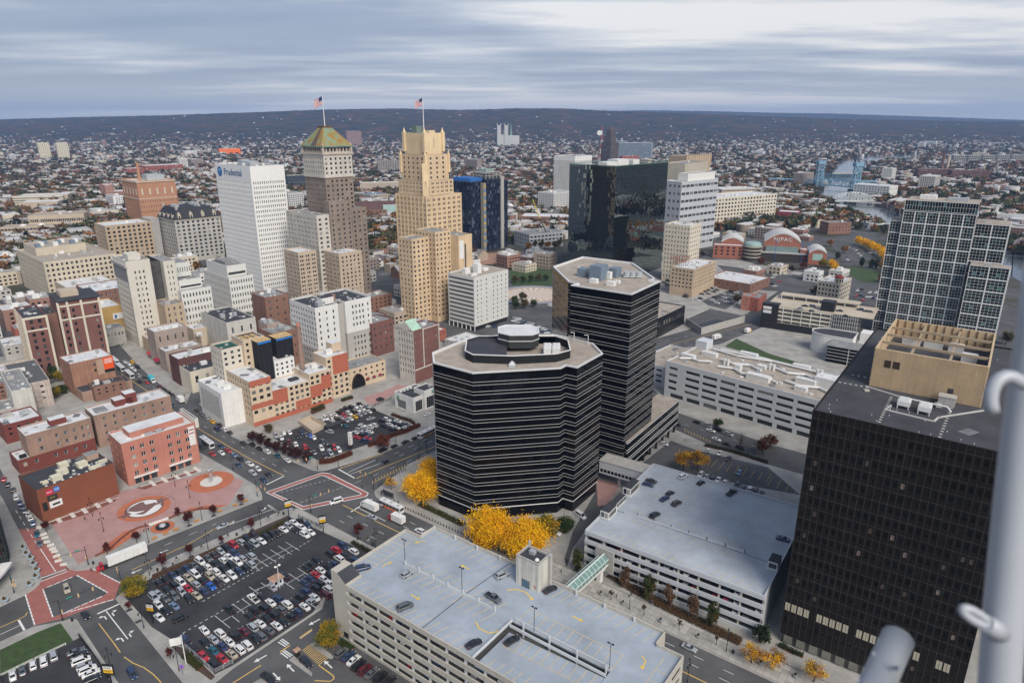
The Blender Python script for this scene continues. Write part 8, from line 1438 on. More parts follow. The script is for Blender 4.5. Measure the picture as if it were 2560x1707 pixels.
lot('in the hedged lot lower corner',120,[(-114.4,311.2),(-111.8,312.1),(-113.8,305.9),(-117.3,308.3),(-107.5,315.1),(-105.3,312.1),(-106.2,307.8),(-102.4,309.2),(-100.1,307.8),(-98,306.4),(-91.7,300.8),(-89.7,299.4),(-87.4,297.1),(-85,295.3),(-104.8,298.9),(-108.9,301.7),(-99.5,296.2),(-95.6,292.7),(-93.4,290.5),(-91,294.5),(-85.7,290.1),(-82.3,292.7),(-87.2,286.7)],'wwwskbkgBwgkkrwmrkgwswk',flip=.4)
lot('parked along the market street kerb',134,[(-131,300.8),(-125.8,298.9),(-120.9,294.5),(-115.9,291),(-109.6,287.1),(-103.6,282.5)],'kkkwew',flip=0);lot('parked on the far market street kerb',134,[(-170.6,339.6),(-165.7,334.6),(-160.7,329.6),(-150.8,321.2),(-150,316.2),(-145.7,315.2),(-141.9,312.2)],'kgskbwk',flip=0);car(*(-156.2,325.4),134,'y','sedan','yellow taxi parked on the far market street kerb')
lot('queueing at the crossing stop line',-44,[(-119.4,279.2),(-115.2,270.6),(-114.3,274.5),(-108,269.5),(-108.5,265)],'wswkb',flip=0,z=.01,group='queueing cars');lot('in the traffic beside the salmon block',-44,[(-149.5,296.9),(-140,296.9),(-134.8,292.4),(-140.9,289),(-137,290.1),(-130.3,287.9),(-125.6,283.6),(-124.6,278.4),(-120,279.4),(-115.6,271.4)],'kbrrwlkbww',flip=0,z=.01,group='queueing cars')
lot('in the market street traffic',-46,[(-251,417),(-247.1,413.8),(-246.6,417),(-242.1,407.4),(-237.7,407.4),(-237.5,402.8),(-229.3,392.3),(-223.6,382.3),(-218.3,380.9),(-224.2,389.4),(-207.4,374.1),(-202.9,370.1),(-197.9,364.9),(-193.7,361.1),(-187.3,346.5)],'wwywkwskrkmkkkb',flip=.5,z=.01,group='moving cars')
lot('parked along the avenue by the hedge',52,[(-61.3,292.7),(-56.5,297.1),(-51.9,301.7),(-47.7,305.9)],'kkkk',flip=0,z=.01,kinds='V');car(*(-58.4,280.9),225,'k','hatchback','black hatchback waiting in the avenue turn lane');car(*(-55.4,235.4),143,'s','sedan','grey sedan in the avenue behind the box truck');car(*(-35.2,225.7),143,'w','suv','white suv passing the corner of the near garage')
car(*(52.8,165.2),-37,'s','sedan','silver sedan alone on the avenue at right');car(*(-111.8,229.2),225,'s','sedan','silver sedan driving along the plaza street');car(*(-149.2,192),-50,'t','suv','tan suv in the middle of the brick crossing');car(*(-135.4,179.3),-43,'k','sedan','black sedan entering the street below the brick crossing');car(*(-107.8,155.2),-45,'b','minivan','dark blue minivan at the bottom of the picture');car(*(-59.6,159.3),-40,'k','suv','black suv waiting at the lane barrier island');car(*(-68.6,153.5),-38,'k','pickup truck','black pickup truck at the garage entry lane')
car(*(-45.1,333.9),50,'w','sedan','white sedan beside the bank pavilion',.15);car(*(-74.2,328.5),40,'s','sedan','silver sedan moving down the hedged lot aisle',.16)
for(p,a,c,kd,l)in(((-180.2,223.7),-52,'e','sedan','dark teal sedan on the brick side street'),((-175.3,217.8),-50,'g','sedan','grey sedan halfway out of the brick side street')):car(*p,a,c,kd,l,.01)
lot('in the row parked along the dark side street',126,[(-206.5,250.4),(-202.2,246.2),(-199,243.1),(-196,240.3),(-192.8,237.5),(-190.1,234.9),(-187,231.7),(-211.9,256.5),(-217.4,261),(-222.5,265.7)],'wbbgwwlkkr',flip=0,z=.01)
lot('parked along the street beside the ducted office',-43,[(85.4,321.5),(96.2,324.2),(100.8,320.2),(100.6,314.4),(104.4,314.4),(108.3,310),(100.5,304.5),(104.3,299.2),(109.6,295.2)],'kkswkswkk',flip=0,z=.01);lot('in the lot behind the low garage',57,[(93.4,292.4),(97.8,289.6),(100.3,284.2),(101.1,270.9),(83.4,268.9),(85.6,267.5),(87.9,266),(89.9,264.6),(92.4,262.7),(96.7,259.9),(98.6,257.7),(101.3,256.8),(102.8,255),(104.9,253.2)],'wwklwsbwwkkwkk',flip=.5,z=.16);car(*(73.7,299.2),-36,'w','hatchback','white hatchback under the podium arcade',.16);car(*(16.4,224.3),-30,'w','suv','white suv parked by the clipped shrub',.16)
lot('in the lot beside the roof sign hotel',-40,[(173.3,575.3),(175.4,566),(181.8,575.3),(184.4,569.7),(183.8,588.7),(187.4,584.8),(190.5,579),(194.3,594.6),(197.9,590.6),(199.9,606.8),(203.6,602.6),(207.9,606.8),(179.3,586.7),(190.6,598.6),(207.2,617.3)],'wwswgwbswkwskws',flip=.5);lot('in the stacked lot behind the roof sign hotel',-40,[(170.9,598.6),(176,606.8),(180.7,613),(185.5,619.4),(189.8,623.7),(194.1,628.1),(195.9,623.7),(188.8,613),(184,606.8),(176.8,598.6),(156.2,579),(160.5,577.2),(165.3,580.9),(151.8,650.9),(146.6,641.6),(146.8,632.5)],'kgkbwkskkgwwbkkg',flip=.5)
lot('in the lot by the cream domed block',30,[(306.6,590.6),(311.4,592.6),(312.4,588.7),(314.3,586.7),(317.2,586.7),(318.2,582.9),(320.1,580.9),(317.3,610.9),(323.3,615.1),(324.2,602.6),(330.1,602.6),(329,594.6),(291.3,560.6),(295,560.6),(304.9,575.3)],'rbgwwbwwkwwwwbr',flip=.5);lot('in the parking row below the arts hall',0,[(265.1,685.5),(264.7,675.2),(275.3,682.9),(277.7,680.3),(280,677.8),(256.4,670.2),(258.9,665.3),(258.3,646.2),(247.5,628.1),(247.6,637)],'kwswsgwrwk',flip=.5)
lot('in the lot behind the arts hall',30,[(412.8,831.6),(412.8,820.5),(413.4,813.3),(413.8,806.2),(405.9,792.4),(401.9,779),(421.6,806.2),(421.6,795.8),(419.1,785.7),(394.4,766),(374.9,753.5),(382.5,772.5)],'wswgwwkwkgwg',flip=.5);lot('in the long rows behind the shorter banded tower',10,[(2.6,520.6),(5.1,515.9),(7.6,511.4),(10.1,508.4),(12.6,503.9),(15,501),(17.4,498.1),(19.8,495.3),(22.2,492.4),(24.4,488.2),(26.7,485.5),(1.7,511.4),(4.2,506.9),(7.1,503.9),(10,499.6),(13.2,496.7),(16.4,492.4),(19.6,488.2),(22.6,484.1),(25.7,480)],'swgbswkwswbwskwgwsbw',flip=.5);lot('on the roof lot below the ribbon block',40,[(-25.4,508.4),(-22.6,503.9),(-19.1,499.6),(-16.8,505.4),(-13.2,496.7),(-18.2,496.7),(-10.3,514.4),(-8.5,512.9),(-12.5,502.5)],'swkwbwgwk',flip=.5);lot('behind the green gabled block',40,[(-54.9,406),(-52.8,409),(-53,396.3),(-57.6,398.2)],'Bwwk',flip=0)
def on_deck(f,x,y):c_,s_=math.cos(R(f[2])),math.sin(R(f[2]));return(f[0]+x*c_-y*s_,f[1]+x*s_+y*c_)
for x,y,a,c,kd,l in((4.1,8.6,60,'b','suv','dark blue suv beside the stair hut on the near garage roof'),(16.9,14.5,85,'s','hatchback','silver hatchback at the divider on the near garage roof'),(26.7,3.9,70,'g','minivan','grey minivan at the front edge of the near garage roof'),(51.2,4.4,72,'k','sedan','black sedan by the ramp wall on the near garage roof'),(44.3,21.5,-5,'g','pickup truck','dark grey pickup truck in the middle of the near garage roof'),(40.2,31.1,72,'s','suv','silver suv left of the lift tower on the near garage roof'),(55.3,34.2,72,'k','sedan','black sedan right of the lift tower on the near garage roof')):car(*on_deck(GAR1,x,y),a+GA,c,kd,l,20.02)
car(*on_deck(GAR1,57.5,12.6),GA+75,'k','sedan','black sedan on the sunken ramp of near garage roof',18.5)
for i,(x,y,c)in enumerate(((5.4,44.5,'n'),(5.5,41.2,'b'),(15,39.9,'k'),(14.8,35,'b'),(19.7,34.4,'n'),(14.3,54.9,'w'),(21.9,54.3,'k'),(34.1,53.7,'k'),(16.3,22.4,'k'),(58,33.4,'b'))):kd=('sedan','sedan','hatchback','sedan','suv','suv','hatchback','pickup truck','suv','sedan')[i];car(*on_deck((G2X,G2Y,G2A),x,y),G2A+(75 if i not in(0,1,9)else 5),c,kd,'%s %s on the lower garage roof, %s'%(PAINT[c][0],kd,('back one of the pair at left','front one of the pair at left','back one of the middle pair','front one of the middle pair','right of the middle pair','at the back wall left','at the back wall middle','at the back wall right','alone near the divider','beside the dark tower')[i]),H2+.27)
lot('on the tan cable garage roof',-33,[(217.2,490.2),(222.6,488.7),(210.7,481.1),(216.2,475.1),(236.9,476.6),(253.3,479.6),(255.9,475.1),(257.9,473.7),(234.9,462.3)],'kgskkbkgk',z=18.05,flip=.5)
for t in range(1,6):
 for k in range(14):
  if cr.random()<.75:mass_car('cars_inside_garages',*on_deck(GAR1,6.4+(k+cr.choice((.3,.7)))*(97-6.4)/14,3.2),GA+90+cr.choice((0,180)),cr.choice('wsgkwrbw'),cr.choice(KINDS_),t*20/6+.01)
for t in range(1,4):
 for k in range(18):
  if cr.random()<.7:mass_car('cars_inside_garages',*on_deck((G2X,G2Y,G2A),3.2+k*3.3,3.2),G2A+90,cr.choice('wsgkwrbw'),cr.choice(KINDS_),t*3.4+.01)
flush_cars()
# trucks, buses, vans
def wheels(o,xs,hw,r=.5):m=MB().tube((0,-.16,0),(0,.16,0),r,n=12).tube((0,-.17,0),(0,.17,0),r*.5,n=8,m=1).mesh('wheel',[tyre,rimm]);[ob('wheel',m,o,(x,s*hw,r))for x in xs for s in(-1,1)]
def truck(p,ang,label,L=8.0,cab='w',box='w',H=3.6,semi=False,cat='truck',mark=None):
 o=thing('truck',label,cat,*p,ang,.01);b=MB();b.box(-L/2,L/2-(3.6 if semi else 2.3),-1.25,1.25,.95,H);ob('cargo_box',b.mesh('cargo_box',[{'w':white,'c':mat('cyan_panel',(.06,.42,.50),.6,.05)}[box]]),o);b=MB();b.prism([(L/2-2.2,-1.15),(L/2-.2,-1.1),(L/2,-.9),(L/2,.9),(L/2-.2,1.1),(L/2-2.2,1.15)],.5,1.5 if semi else 1.7);b.box(L/2-2.2,L/2-.9-(.4 if semi else 0),-1.1,1.1,1.5,2.7);ob('cab',b.mesh('cab',[paint(cab)]),o);ob('windshield',MB().box(0,.05,-.95,.95,0,.75).mesh('windshield',[cglass]),o,(L/2-.9-(.4 if semi else 0),0,1.75));ob('side_window',MB().box(0,.8,-1.13,1.13,0,.6).mesh('side_window',[cglass]),o,(L/2-2.0,0,1.9));wheels(o,[-L/2+1.2,-L/2+2.3,L/2-1.2]if L>9 else[-L/2+1.5,L/2-1.2],1.1)
 ob('chassis',MB().box(-L/2+.3,L/2-.4,-.9,.9,.45,.95).mesh('chassis',[trimk]),o)
 if mark:text('lettering',mark,o,(-1.2,-1.27,2.3),1.5,(R(90),0,0),mat('parcel_purple',(.09,.02,.16),.6,0),.01)
 return o
truck((-57.7,242),143,'white box truck at the stop line beside the bus',9.0);truck((-45.3,232.8),143,'white box truck with a red cab behind the bus',8.0,'r');truck((-139,207.5),225,'long white semi trailer with a red and white tractor on the plaza street',16.5,'r',H=4.0,semi=True);truck((-216.3,383),-46,'bright cyan delivery truck on market street',7.5,'w','c');truck((-185.3,352.4),134,'white delivery van truck at the side street corner',7.0);truck((147.1,466.9),40,'white parcel truck with purple letters on the road behind the towers',9.5,mark='FedEx');truck((174.6,482.7),40,'yellow step van on the road behind the towers',7.0,'y')
def bus(p,ang,label,side=None,cat='bus',c='w'):
 o=thing('bus',label,cat,*p,ang,.01);b=MB();b.prism([(-6,-1.25),(5.8,-1.25),(6,-1.1),(6,1.1),(5.8,1.25),(-6,1.25)],.35,3.05);ob('body',b.mesh('body',[paint(c)]),o);[ob('roof_hatch',MB().box(x,x+1.3,-.5,.5,3.05,3.25).mesh('roof_hatch',[steel]),o)for x in(-4.6,-.6,3)]
 [ob('side_window',MB().box(-5.4+k*1.9,-3.7+k*1.9,s*1.26-.02,s*1.26+.02,1.5,2.5).mesh('side_window',[cglass]),o)for k in range(6)for s in(-1,1)];ob('windshield',MB().box(6.0,6.04,-1,1,1.2,2.7).mesh('windshield',[cglass]),o);ob('rear_window',MB().box(-6.04,-6,-1,1,1.6,2.6).mesh('rear_window',[cglass]),o);wheels(o,(-3.8,3.6),1.12)
 if side:[ob('advert_panel',MB().box(-4,3.4,s*1.27-.03,s*1.27+.03,.55,1.4).mesh('advert_panel',[mat('advert_'+side[0],side[1],.5,.3,1.0)]),o)for s in(-1,1)]
 return o
bus((-48.7,242),143,'white city bus at the stop beside the box truck',('orange',(.65,.14,.05)));bus((-42.3,310.2),52,'bus with blue and orange side picture by the shorter tower',('scene',(.35,.16,.09)));bus((-147.6,299.2),-44,'white bus stopped beside the salmon brick block',('dark',(.05,.05,.06)));bus((-234.8,392.3),-46,'nearest of three white buses queued on market street',('dark',(.05,.05,.06)));bus((-246.9,404.3),-46,'middle of three white buses queued on market street',('dark',(.05,.05,.06)));bus((-257.6,417),-46,'farthest of three white buses queued on market street',('dark',(.05,.05,.06)))
def van(p,ang,label):o=car(*p,ang,'w','minivan',label,.01);o.scale=(1.12,1.05,1.25);o.name='van';return o
van((-72.3,246.8),215,'white van turning across the red crosswalk');van((27.2,236.3),-55,'white van parked in the driveway beside the clipped shrub');van((-132.4,159),0,'x')if 0 else None
# ---------------------------------------------------------------- street trees, lamps, signals, planters, people
T=lambda kind,p,l,s=1.0,z=.14,v=0:tree(kind,p[0],p[1],l,s,z,var=v,cat='shrub' if kind in('shrub','green_round')else 'tree')
T('yellow_big',(-37.2,246.8),'big bright yellow tree at left corner of shorter banded tower',.9);T('yellow_big',(-33.4,260.9),'bright yellow tree partly hidden behind the shorter tower edge',.85,v=1);T('yellow_big',(-8.1,215.1),'broad golden tree in front of the shorter banded tower',1.1,v=2);T('yellow_big',(4.3,210.2),'golden tree right of the broad one, nearest the garage',1.0,v=1);T('yellow_green',(12.8,221.9),'yellow green tree at right end of the golden trees',1.25)
T('green_round',(20.5,226.8),'round clipped green shrub by the driveway',1.05);T('yellow_green',(-124.2,188.2),'green and yellow tree at the corner of the big lot',1.0,v=1);T('yellow_green',(-54.8,166),'golden green tree at foot of the near garage',1.0,v=2);T('yellow_thin',(-51.5,257.2),'thin yellow young tree on the corner pavement',.7)
for i,(p,s)in enumerate((((-122.5,203.5),1.15),((-116,210.5),.95),((-108.2,218.6),.65),((-100.1,227.3),.95),((-125.4,230.1),1.15),((-118.8,237.1),1.0),((-132.5,236.1),.8),((-110.9,245.4),.9),((-139.9,219.1),.95),((-146.8,212),.9),((-57.8,221.4),1.2),((-123.4,182.4),.6),((-100,161.3),.7),((-177.8,225.7),.9))):T('maroon_street',p,'small maroon tree %s'%('by the big lot nearest the brick crossing','second along the big lot pavement','smallest along the big lot pavement','fourth along the big lot pavement','above the fountain on the plaza kerb','right of the fountain on the plaza kerb','at the white seat wall end','at the plaza corner near the statue','between fountain and semi trailer','just above the semi trailer','on the avenue pavement by the near garage','beside the blue sign below the crossing','beside the purple banner','beside the brick side street')[i],s,v=i)
for i,p in enumerate([(-126.4,301.7),(-121.3,298.9),(-115.3,293.6),(-111,290.1),(-106.4,288.4),(-102.2,285),(-98.5,283.3),(-94,280.1)]):T('maroon_row',p,'dark maroon street tree on market street, %s from left of the row'%ORD(i+1),1.0,v=i)
T('maroon_big',(-61.4,295.8),'large red brown tree at the hedged lot corner',1.0);T('olive',(-121.8,312.1),'olive shrub tree at the hotel corner',.6)
for i,(p,k,s)in enumerate((((22.8,202.2),'columnar_green',1.0),((37.8,193.4),'columnar',.95),((41.1,195.1),'bare',.7),((44.8,187.4),'columnar_green',1.0),((50.5,184.2),'columnar',.9),((56.9,178.6),'columnar',1.05),((61.9,174.2),'columnar_green',1.0),((74.9,167.7),'dark_green',1.0))):T(k,p,'%s tree against the lower garage front, %s from the skywalk'%({'columnar_green':'olive upright','columnar':'brown upright','bare':'bare thin','dark_green':'dark green rounded'}[k],ORD(i+1)),s,v=i)
for i,p in enumerate([(32.5,187.1),(42,179.8),(51.6,173),(61.2,166.8)]):T('sapling',p,'young street sapling in a pavement pit, %s from the skywalk'%ORD(i+1),1.0,v=i)
T('yellow_thin',(69.4,159.7),'thin olive yellow tree on the pavement near the dark tower',.8,v=1);T('yellow_thin',(74.4,157.2),'orange tree before the dark tower entrance bed',.85,v=2);T('yellow_thin',(84.6,152.6),'loose tan tree at the bottom by the dark tower',.8);T('yellow_thin',(77,274.3),'left of two thin yellow trees behind the lower garage',1.15,v=1);T('yellow_thin',(83.3,274.3),'right of two thin yellow trees behind the lower garage',1.2,v=2)
T('bare',(108.2,292.4),'bare tree beside the ducted office street',1.1);T('rust',(117.9,289),'russet tree beside the ducted office street',1.0);T('green',(104.8,317.6),'small green tree in front of the ducted office',.7);T('rust',(124.3,296.9),'russet tree close to the dark tower edge',.8,v=1)
for i,p in enumerate([(3.1,641.6),(10.5,643.9),(17.9,646.2),(25.4,648.5),(32.9,650.9),(3.6,546.7),(10.9,550.1),(18.3,553.6),(1.9,564.2),(9.5,575.3)]):T('green' if i%3 else 'olive',p,'green park tree behind the helipad tower, %s of the group'%ORD(i+1),.95,v=i)
for i,p in enumerate([(19.8,819.6),(27.9,827),(36,830.7),(43.8,827),(51.4,819.6),(59.5,842),(65,881.8)]):T('olive' if i%3 else 'orange',p,'autumn tree in front of the building site, %s from left'%ORD(i+1),1.2,v=i)
for i,(p,k)in enumerate((((273.2,766),'yellow'),((262.5,779),'yellow'),((269.2,729.4),'maroon_big'),((306.1,706.8),'maroon_big'),((280.2,696),'maroon_row'),((288.3,690.7),'maroon_row'),((331.6,718),'yellow_green'),((338.4,712.3),'yellow'),((330.9,685.5),'yellow'),((366.8,759.7),'dark_green'),((373.4,718),'conifer'),((379.9,712.3),'conifer'),((383.7,709.6),'conifer'),((387.5,706.8),'orange'),((357.5,646.2),'maroon_big'),((269.7,590.6),'olive'),((190.9,560.6),'olive'),((218.1,772.5),'maroon_row'),((345.9,454.4),'olive'),((392.5,799.3),'orange'),((395.1,842.9),'orange'))):T(k,p,'%s near the arts hall, %s of those trees'%({'yellow':'bright yellow tree','maroon_big':'broad maroon tree','maroon_row':'small maroon tree','yellow_green':'yellow green tree','dark_green':'dark green tree','conifer':'dark conifer','orange':'orange tree','olive':'olive tree'}[k],ORD(i+1)),1.15,v=i)
for i,p in enumerate([(434,850.6),(433.1,839.1),(432.3,827.9),(431.5,816.9),(430.7,806.2),(427.6,792.4),(424.5,779),(419.3,762.9),(413.7,747.3),(407.7,732.4)]):T('yellow',p,'golden tree in the row behind the arts hall lot, %s from left'%ORD(i+1),1.4,v=i)
for i,p in enumerate([(531.3,1171.3),(536.1,1157.1),(531.7,1123.1),(527.5,1091),(523.5,1060.6),(519.7,1031.8),(516.1,1004.4),(512.7,978.4),(512,958.5),(508.8,934.7),(508.2,916.4),(512.2,907.5),(491.2,1150.2),(487.1,1110.1),(481.5,1072.6),(484.7,1048.9),(527,1223.5),(554.1,1255.5)]):T(('yellow_green','olive','orange','green')[i%4],p,'riverbank tree along the drive, %s from upriver'%ORD(i+1),.9,v=i)
for i,p in enumerate([(-267.5,345.6),(-263.5,348.6),(-261.1,353.3),(-258,358),(-257.3,362.8),(-275.2,378),(-272.7,383.3),(-283.7,394.4)]):T(('yellow_green','green','olive')[i%3],p,'overgrown yard tree behind the buff warehouse, %s from left'%ORD(i+1),.85,v=i)
def hedge(name,pts,h,wd,cols,label,n=900):
 o=thing(name,label,'hedge',0,0,0);r=np.random.default_rng(len(label));L_=[math.dist(a,b)for a,b in zip(pts,pts[1:])];me=[];core=MB()
 for(a,b),l in zip(zip(pts,pts[1:]),L_):
  core.bar((*a,h*.32),(*b,h*.32),wd*.55,h*.5);m=int(n*l/sum(L_));t=r.random(m);d=np.array(b)-np.array(a);nn=np.array([-d[1],d[0]])/max(l,.1);P=np.array(a)+d*t[:,None]+nn*((r.random(m)-.5)*wd)[:,None];me.append(np.column_stack([P,.14+h*r.random(m)**.6]))
 P=np.concatenate(me);m=len(P);a=r.normal(size=(m,3));a/=np.linalg.norm(a,axis=1)[:,None];b=np.cross(a,r.normal(size=(m,3)));b/=np.linalg.norm(b,axis=1)[:,None];s=.2;V=np.stack([P-a*s,P+a*s*.8-b*s,P+b*s],1).reshape(-1,3);C=np.asarray(cols)[r.integers(0,len(cols),m)]
 ob('foliage',mass_mesh('foliage',np.array(V),np.arange(3*m).reshape(-1,3),[(0,0,0,1,1,1,0)],np.repeat(C,3,0)[None],[LEAF]),o);ob('core',core.mesh('core',[mat('hedge_core',tuple(np.array(cols[0])*.7),.9,.3)]),o)
hedge('red_hedge',[(-69,297.1),(-64.1,301.7),(-59.4,308.3),(-53.3,313.1),(-47.4,320.1)],2.0,2.0,RED,'red brown hedge along the avenue side of the hedged lot',5200);hedge('red_hedge',[(-88.2,280.1),(-83.7,280.9),(-79.2,285),(-75.4,289.2)],2.0,2.2,RED,'red brown hedge at the near corner of the hedged lot',4200);hedge('green_hedge',[(-107.3,336.1),(-104.6,339.5),(-102.3,342.9)],3.0,2.6,GRN,'dark green hedge against the hotel wall',1500);hedge('green_hedge',[(-64.1,333.9),(-58.5,329.6),(-53.5,326.4),(-50.3,322.2)],1.6,1.6,GRN+RED,'low green hedge between bank and hedged lot',1500);hedge('green_hedge',[(-95.2,352.4),(-92.9,354.8),(-90.1,357.2)],1.8,2.4,GRN,'green hedge beside the hotel garden',900);hedge('green_hedge',[(-95.3,223),(-92.5,227.1),(-88.4,232.2)],1.4,1.2,GRN+OLV,'weedy green hedge on the big lot fence',1600);hedge('green_hedge',[(-123.7,198),(-117.3,204.4),(-110.9,212),(-103.8,219.1),(-96.8,225.3)],.8,.9,OLV+BRN,'brown scrub along the big lot fence',1500)
hedge('green_hedge',[(93.1,298.1),(103.5,292.4),(117.4,280.5)],1.3,2.0,DKG,'clipped dark hedge beside the lot behind lower garage',2200);hedge('green_hedge',[(-59.6,218.6),(-55.7,215.6),(-51.1,212.3)],1.2,1.6,DKG,'dark hedge beside the near garage corner',900);hedge('green_hedge',[(-37.9,245.1),(-28.3,237.8),(-19,230.1)],1.0,3.0,GRN,'green ground cover below the banded tower front',2200);hedge('green_hedge',[(-96.3,162.5),(-91.6,159),(-89.2,157.2)],1.0,2.4,GRN,'green shrubs beside the purple banner',900);hedge('brown_hedge',[(33.9,199.8),(43.4,189.5),(52.3,181.1),(60.9,174.2),(69,167.7)],.9,4.0,OLV+BRN,'brown planting bed along the lower garage front',7500);hedge('green_hedge',[(80,166.4),(82.4,164.1),(85.4,162)],1.2,1.8,DKG,'clipped shrubs before the dark tower',700);hedge('green_hedge',[(-52.1,168.2),(-49.1,166),(-47.4,164.6)],.8,2,GRN,'green ground cover at the near garage wall',700)
# lamps
lp,lh=MB(),MB();lp.tube((0,0,0),(0,0,1.2),.16,.11,8);lp.tube((0,0,1.2),(0,0,7.6),.10,.07,8);lp.bar((-.8,0,6.0),(.8,0,6.0),.07,.07);lh.tube((0,0,0),(0,0,.7),.13,.22,8);lh.tube((0,0,.7),(0,0,.95),.26,.04,8);LPM=lp.mesh('pole',[black]);LHM=lh.mesh('lantern',[black])
def lamp(p,label,a=45,z=.14):o=thing('street_lamp',label,'street lamp',*p,a,z,'black street lamps');ob('pole',LPM,o);[ob('lantern',LHM,o,q)for q in((-.8,0,5.1),(.8,0,5.1),(0,0,7.5))];return o
for i,p in enumerate([(-111.5,214.8),(-97.5,230.1),(-121.9,233.7),(-166.8,236.8),(-156.2,226),(-135.4,218.9),(-125.4,199.7),(-144.7,259.9),(-134,250.2),(-125.5,274.3),(-78.8,277.6),(-56.5,300.8),(-40.3,291.8),(-43,284.2),(-50.3,216.2),(37.8,182.4),(63.5,164.1),(49.2,152.6),(-10.9,216.9),(-114.1,173.9),(-95.2,156.7),(-114.5,156.5)]):lamp(p,'black street lamp %s'%('by the big lot, left one','by the big lot, right one','on the plaza kerb above the fountain','on the plaza before the brown hall','on the plaza below the emblem','on the plaza kerb by the semi trailer','at the corner of the big lot near the tree','before the salmon block','right of the plaza emblem','by the statue disc','at the hedged lot corner','along the avenue hedge','on the far avenue pavement by the yellow tree','among the yellow leaves by the avenue','beside the near garage corner','opposite the near garage ramp','near the dark tower at right','at the bottom of the avenue','behind the bollard row','on the pavement below the crossing','beside the purple banner','by the lower left lot')[i])
# signals on mast arms
def signal(p,ang,arm,label):
 o=thing('traffic_signal',label,'traffic signal',*p,ang,.14);b=MB();b.tube((0,0,0),(0,0,1),.22,.14,8);b.tube((0,0,1),(0,0,7.6),.13,.10,8);b.tube((0,0,6.2),(arm,0,6.6),.09,.06,8);b.bar((0,0,7.5),(-1.4,0,7.7),.07,.07);ob('mast',b.mesh('mast',[black]),o)
 hd=mat('signal_ochre',(.62,.42,.22),.6,.05);[ob('signal_head',MB().box(-.2,.2,-.18,.18,-1.1,.15).mesh('signal_head',[hd]),o,(arm*f,0,6.5))for f in(.55,.97)];ob('signal_head',MB().box(.15,.5,-.18,.18,2.6,3.7).mesh('signal_head',[hd]),o);ob('street_sign',MB().box(-.8,.8,-.03,.03,0,.4).mesh('street_sign',[mat('street_sign_green',(.02,.30,.22),.5,0)]),o,(arm*.3,0,6.5));return o
for p,a,l,t_ in(((-80.7,239.5),47,9,'signal mast at the near side of the avenue crossing'),((-87.5,274.5),200,8,'signal mast at the hedged lot side of the avenue crossing'),((-58.9,257.4),145,8,'signal mast at the tower side of the avenue crossing'),((-106.6,251.9),-40,7,'signal mast at the plaza side of the avenue crossing'),((-141.5,177.4),50,10,'signal mast with long arm over the brick crossing'),((-150,205.6),215,8,'signal mast at the plaza corner of the brick crossing'),((-165.9,190.6),-42,6,'signal mast before the arena drum'),((-130.6,192.1),130,4,'signal mast behind the corner tree of the big lot')):signal(p,a,l,t_)
# planters, bins, bollards
pt,ps=MB(),None;pt.tube((0,0,0),(0,0,.85),.48,.72,12);PTM=pt.mesh('tub',[mat('planter_grey',(.30,.33,.33),.8,.1)]);PSM=leaf_crown(77,160,.55,.5,.75,.13,10,GRN+ORG,'plant')
pls=[(-125.6,201.7),(-119.7,207.9),(-113.7,214.8),(-107,222.2),(-102.9,226.2),(-95.7,234.1),(-92.7,237.1),(-87.6,241),(-87.8,241.4),(-53.8,219.7),(29.6,189.5),(36.1,184.7),(46.7,176.6),(56.7,169.7),(72,159),(80.1,154.2)]
pll=('at the corner tree end','second by the big lot','third by the big lot','fourth by the big lot','fifth by the big lot','sixth by the big lot','seventh by the big lot','at the parking sign corner','on the crossing corner','by the near garage','nearest the skywalk','second from skywalk','third from skywalk','fourth from skywalk','fifth from skywalk','before the dark tower')
for p,l in zip(pls,pll):o=thing('planter','grey pavement planter with flowers, '+l,'planter',*p,0,.14,'grey planters');ob('tub',PTM,o);ob('plant',PSM,o)
PTB=MB().tube((0,0,0),(0,0,1.1),.8,1.15,14).mesh('tub',[mat('pale_blue_planter',(.36,.42,.45),.8,.08)])
for i,p in enumerate([(-165.5,185.8),(-162.7,193.7),(-163.3,197.7),(-165.4,201.4),(-168.7,204.8),(-172.1,208.3),(-175.2,210.7),(-178.9,214.4)]):o=thing('planter','big pale round planter before the arena, %s from the bottom'%ORD(i+1),'planter',*p,0,.14,'arena planters');ob('tub',PTB,o);c=ob('plant',PSM,o);c.scale=(1.6,1.6,1.2)
BLM=MB().tube((0,0,0),(0,0,.95),.17,.15,8).dome((0,0,.95),.15,.15,8,2).mesh('bollard',[black])
def bollards(a,b,n,where):
 for i in range(n):t=i/(n-1);ob('bollard',BLM,None,(a[0]+(b[0]-a[0])*t,a[1]+(b[1]-a[1])*t,.14),0,'black bollard %s, %s from the crossing'%(where,ORD(i+1)),'bollard','black bollards')
bollards((-45.5,243.9),(0.9,209.1),40,'on the avenue before the golden trees');bollards((-57.3,260.2),(-48,274.5),14,'along the side avenue by the yellow trees')
JBM=MB().box(-1.1,1.1,-.3,.3,.35,.8).box(-1.15,1.15,-.42,.42,0,.35).mesh('barrier',[pale])
for i,p in enumerate([(-158.7,205.6),(-161.9,207.7),(-164.4,210.5),(-166.7,213.2),(-168.5,214.8),(-170.7,217),(-173.3,219.1),(-175.8,221.7),(-177.9,223.9),(-182.3,228.5)]):ob('concrete_barrier',JBM,None,(*p,.02),R(15+(i%3)*14),'white concrete barrier on the brick street, %s from the crossing'%ORD(i+1),'barrier','white barriers')
TRM=MB().tube((0,0,0),(0,0,1.0),.32,.34,10).tube((0,0,1.0),(0,0,1.12),.36,.3,10).mesh('bin',[black])
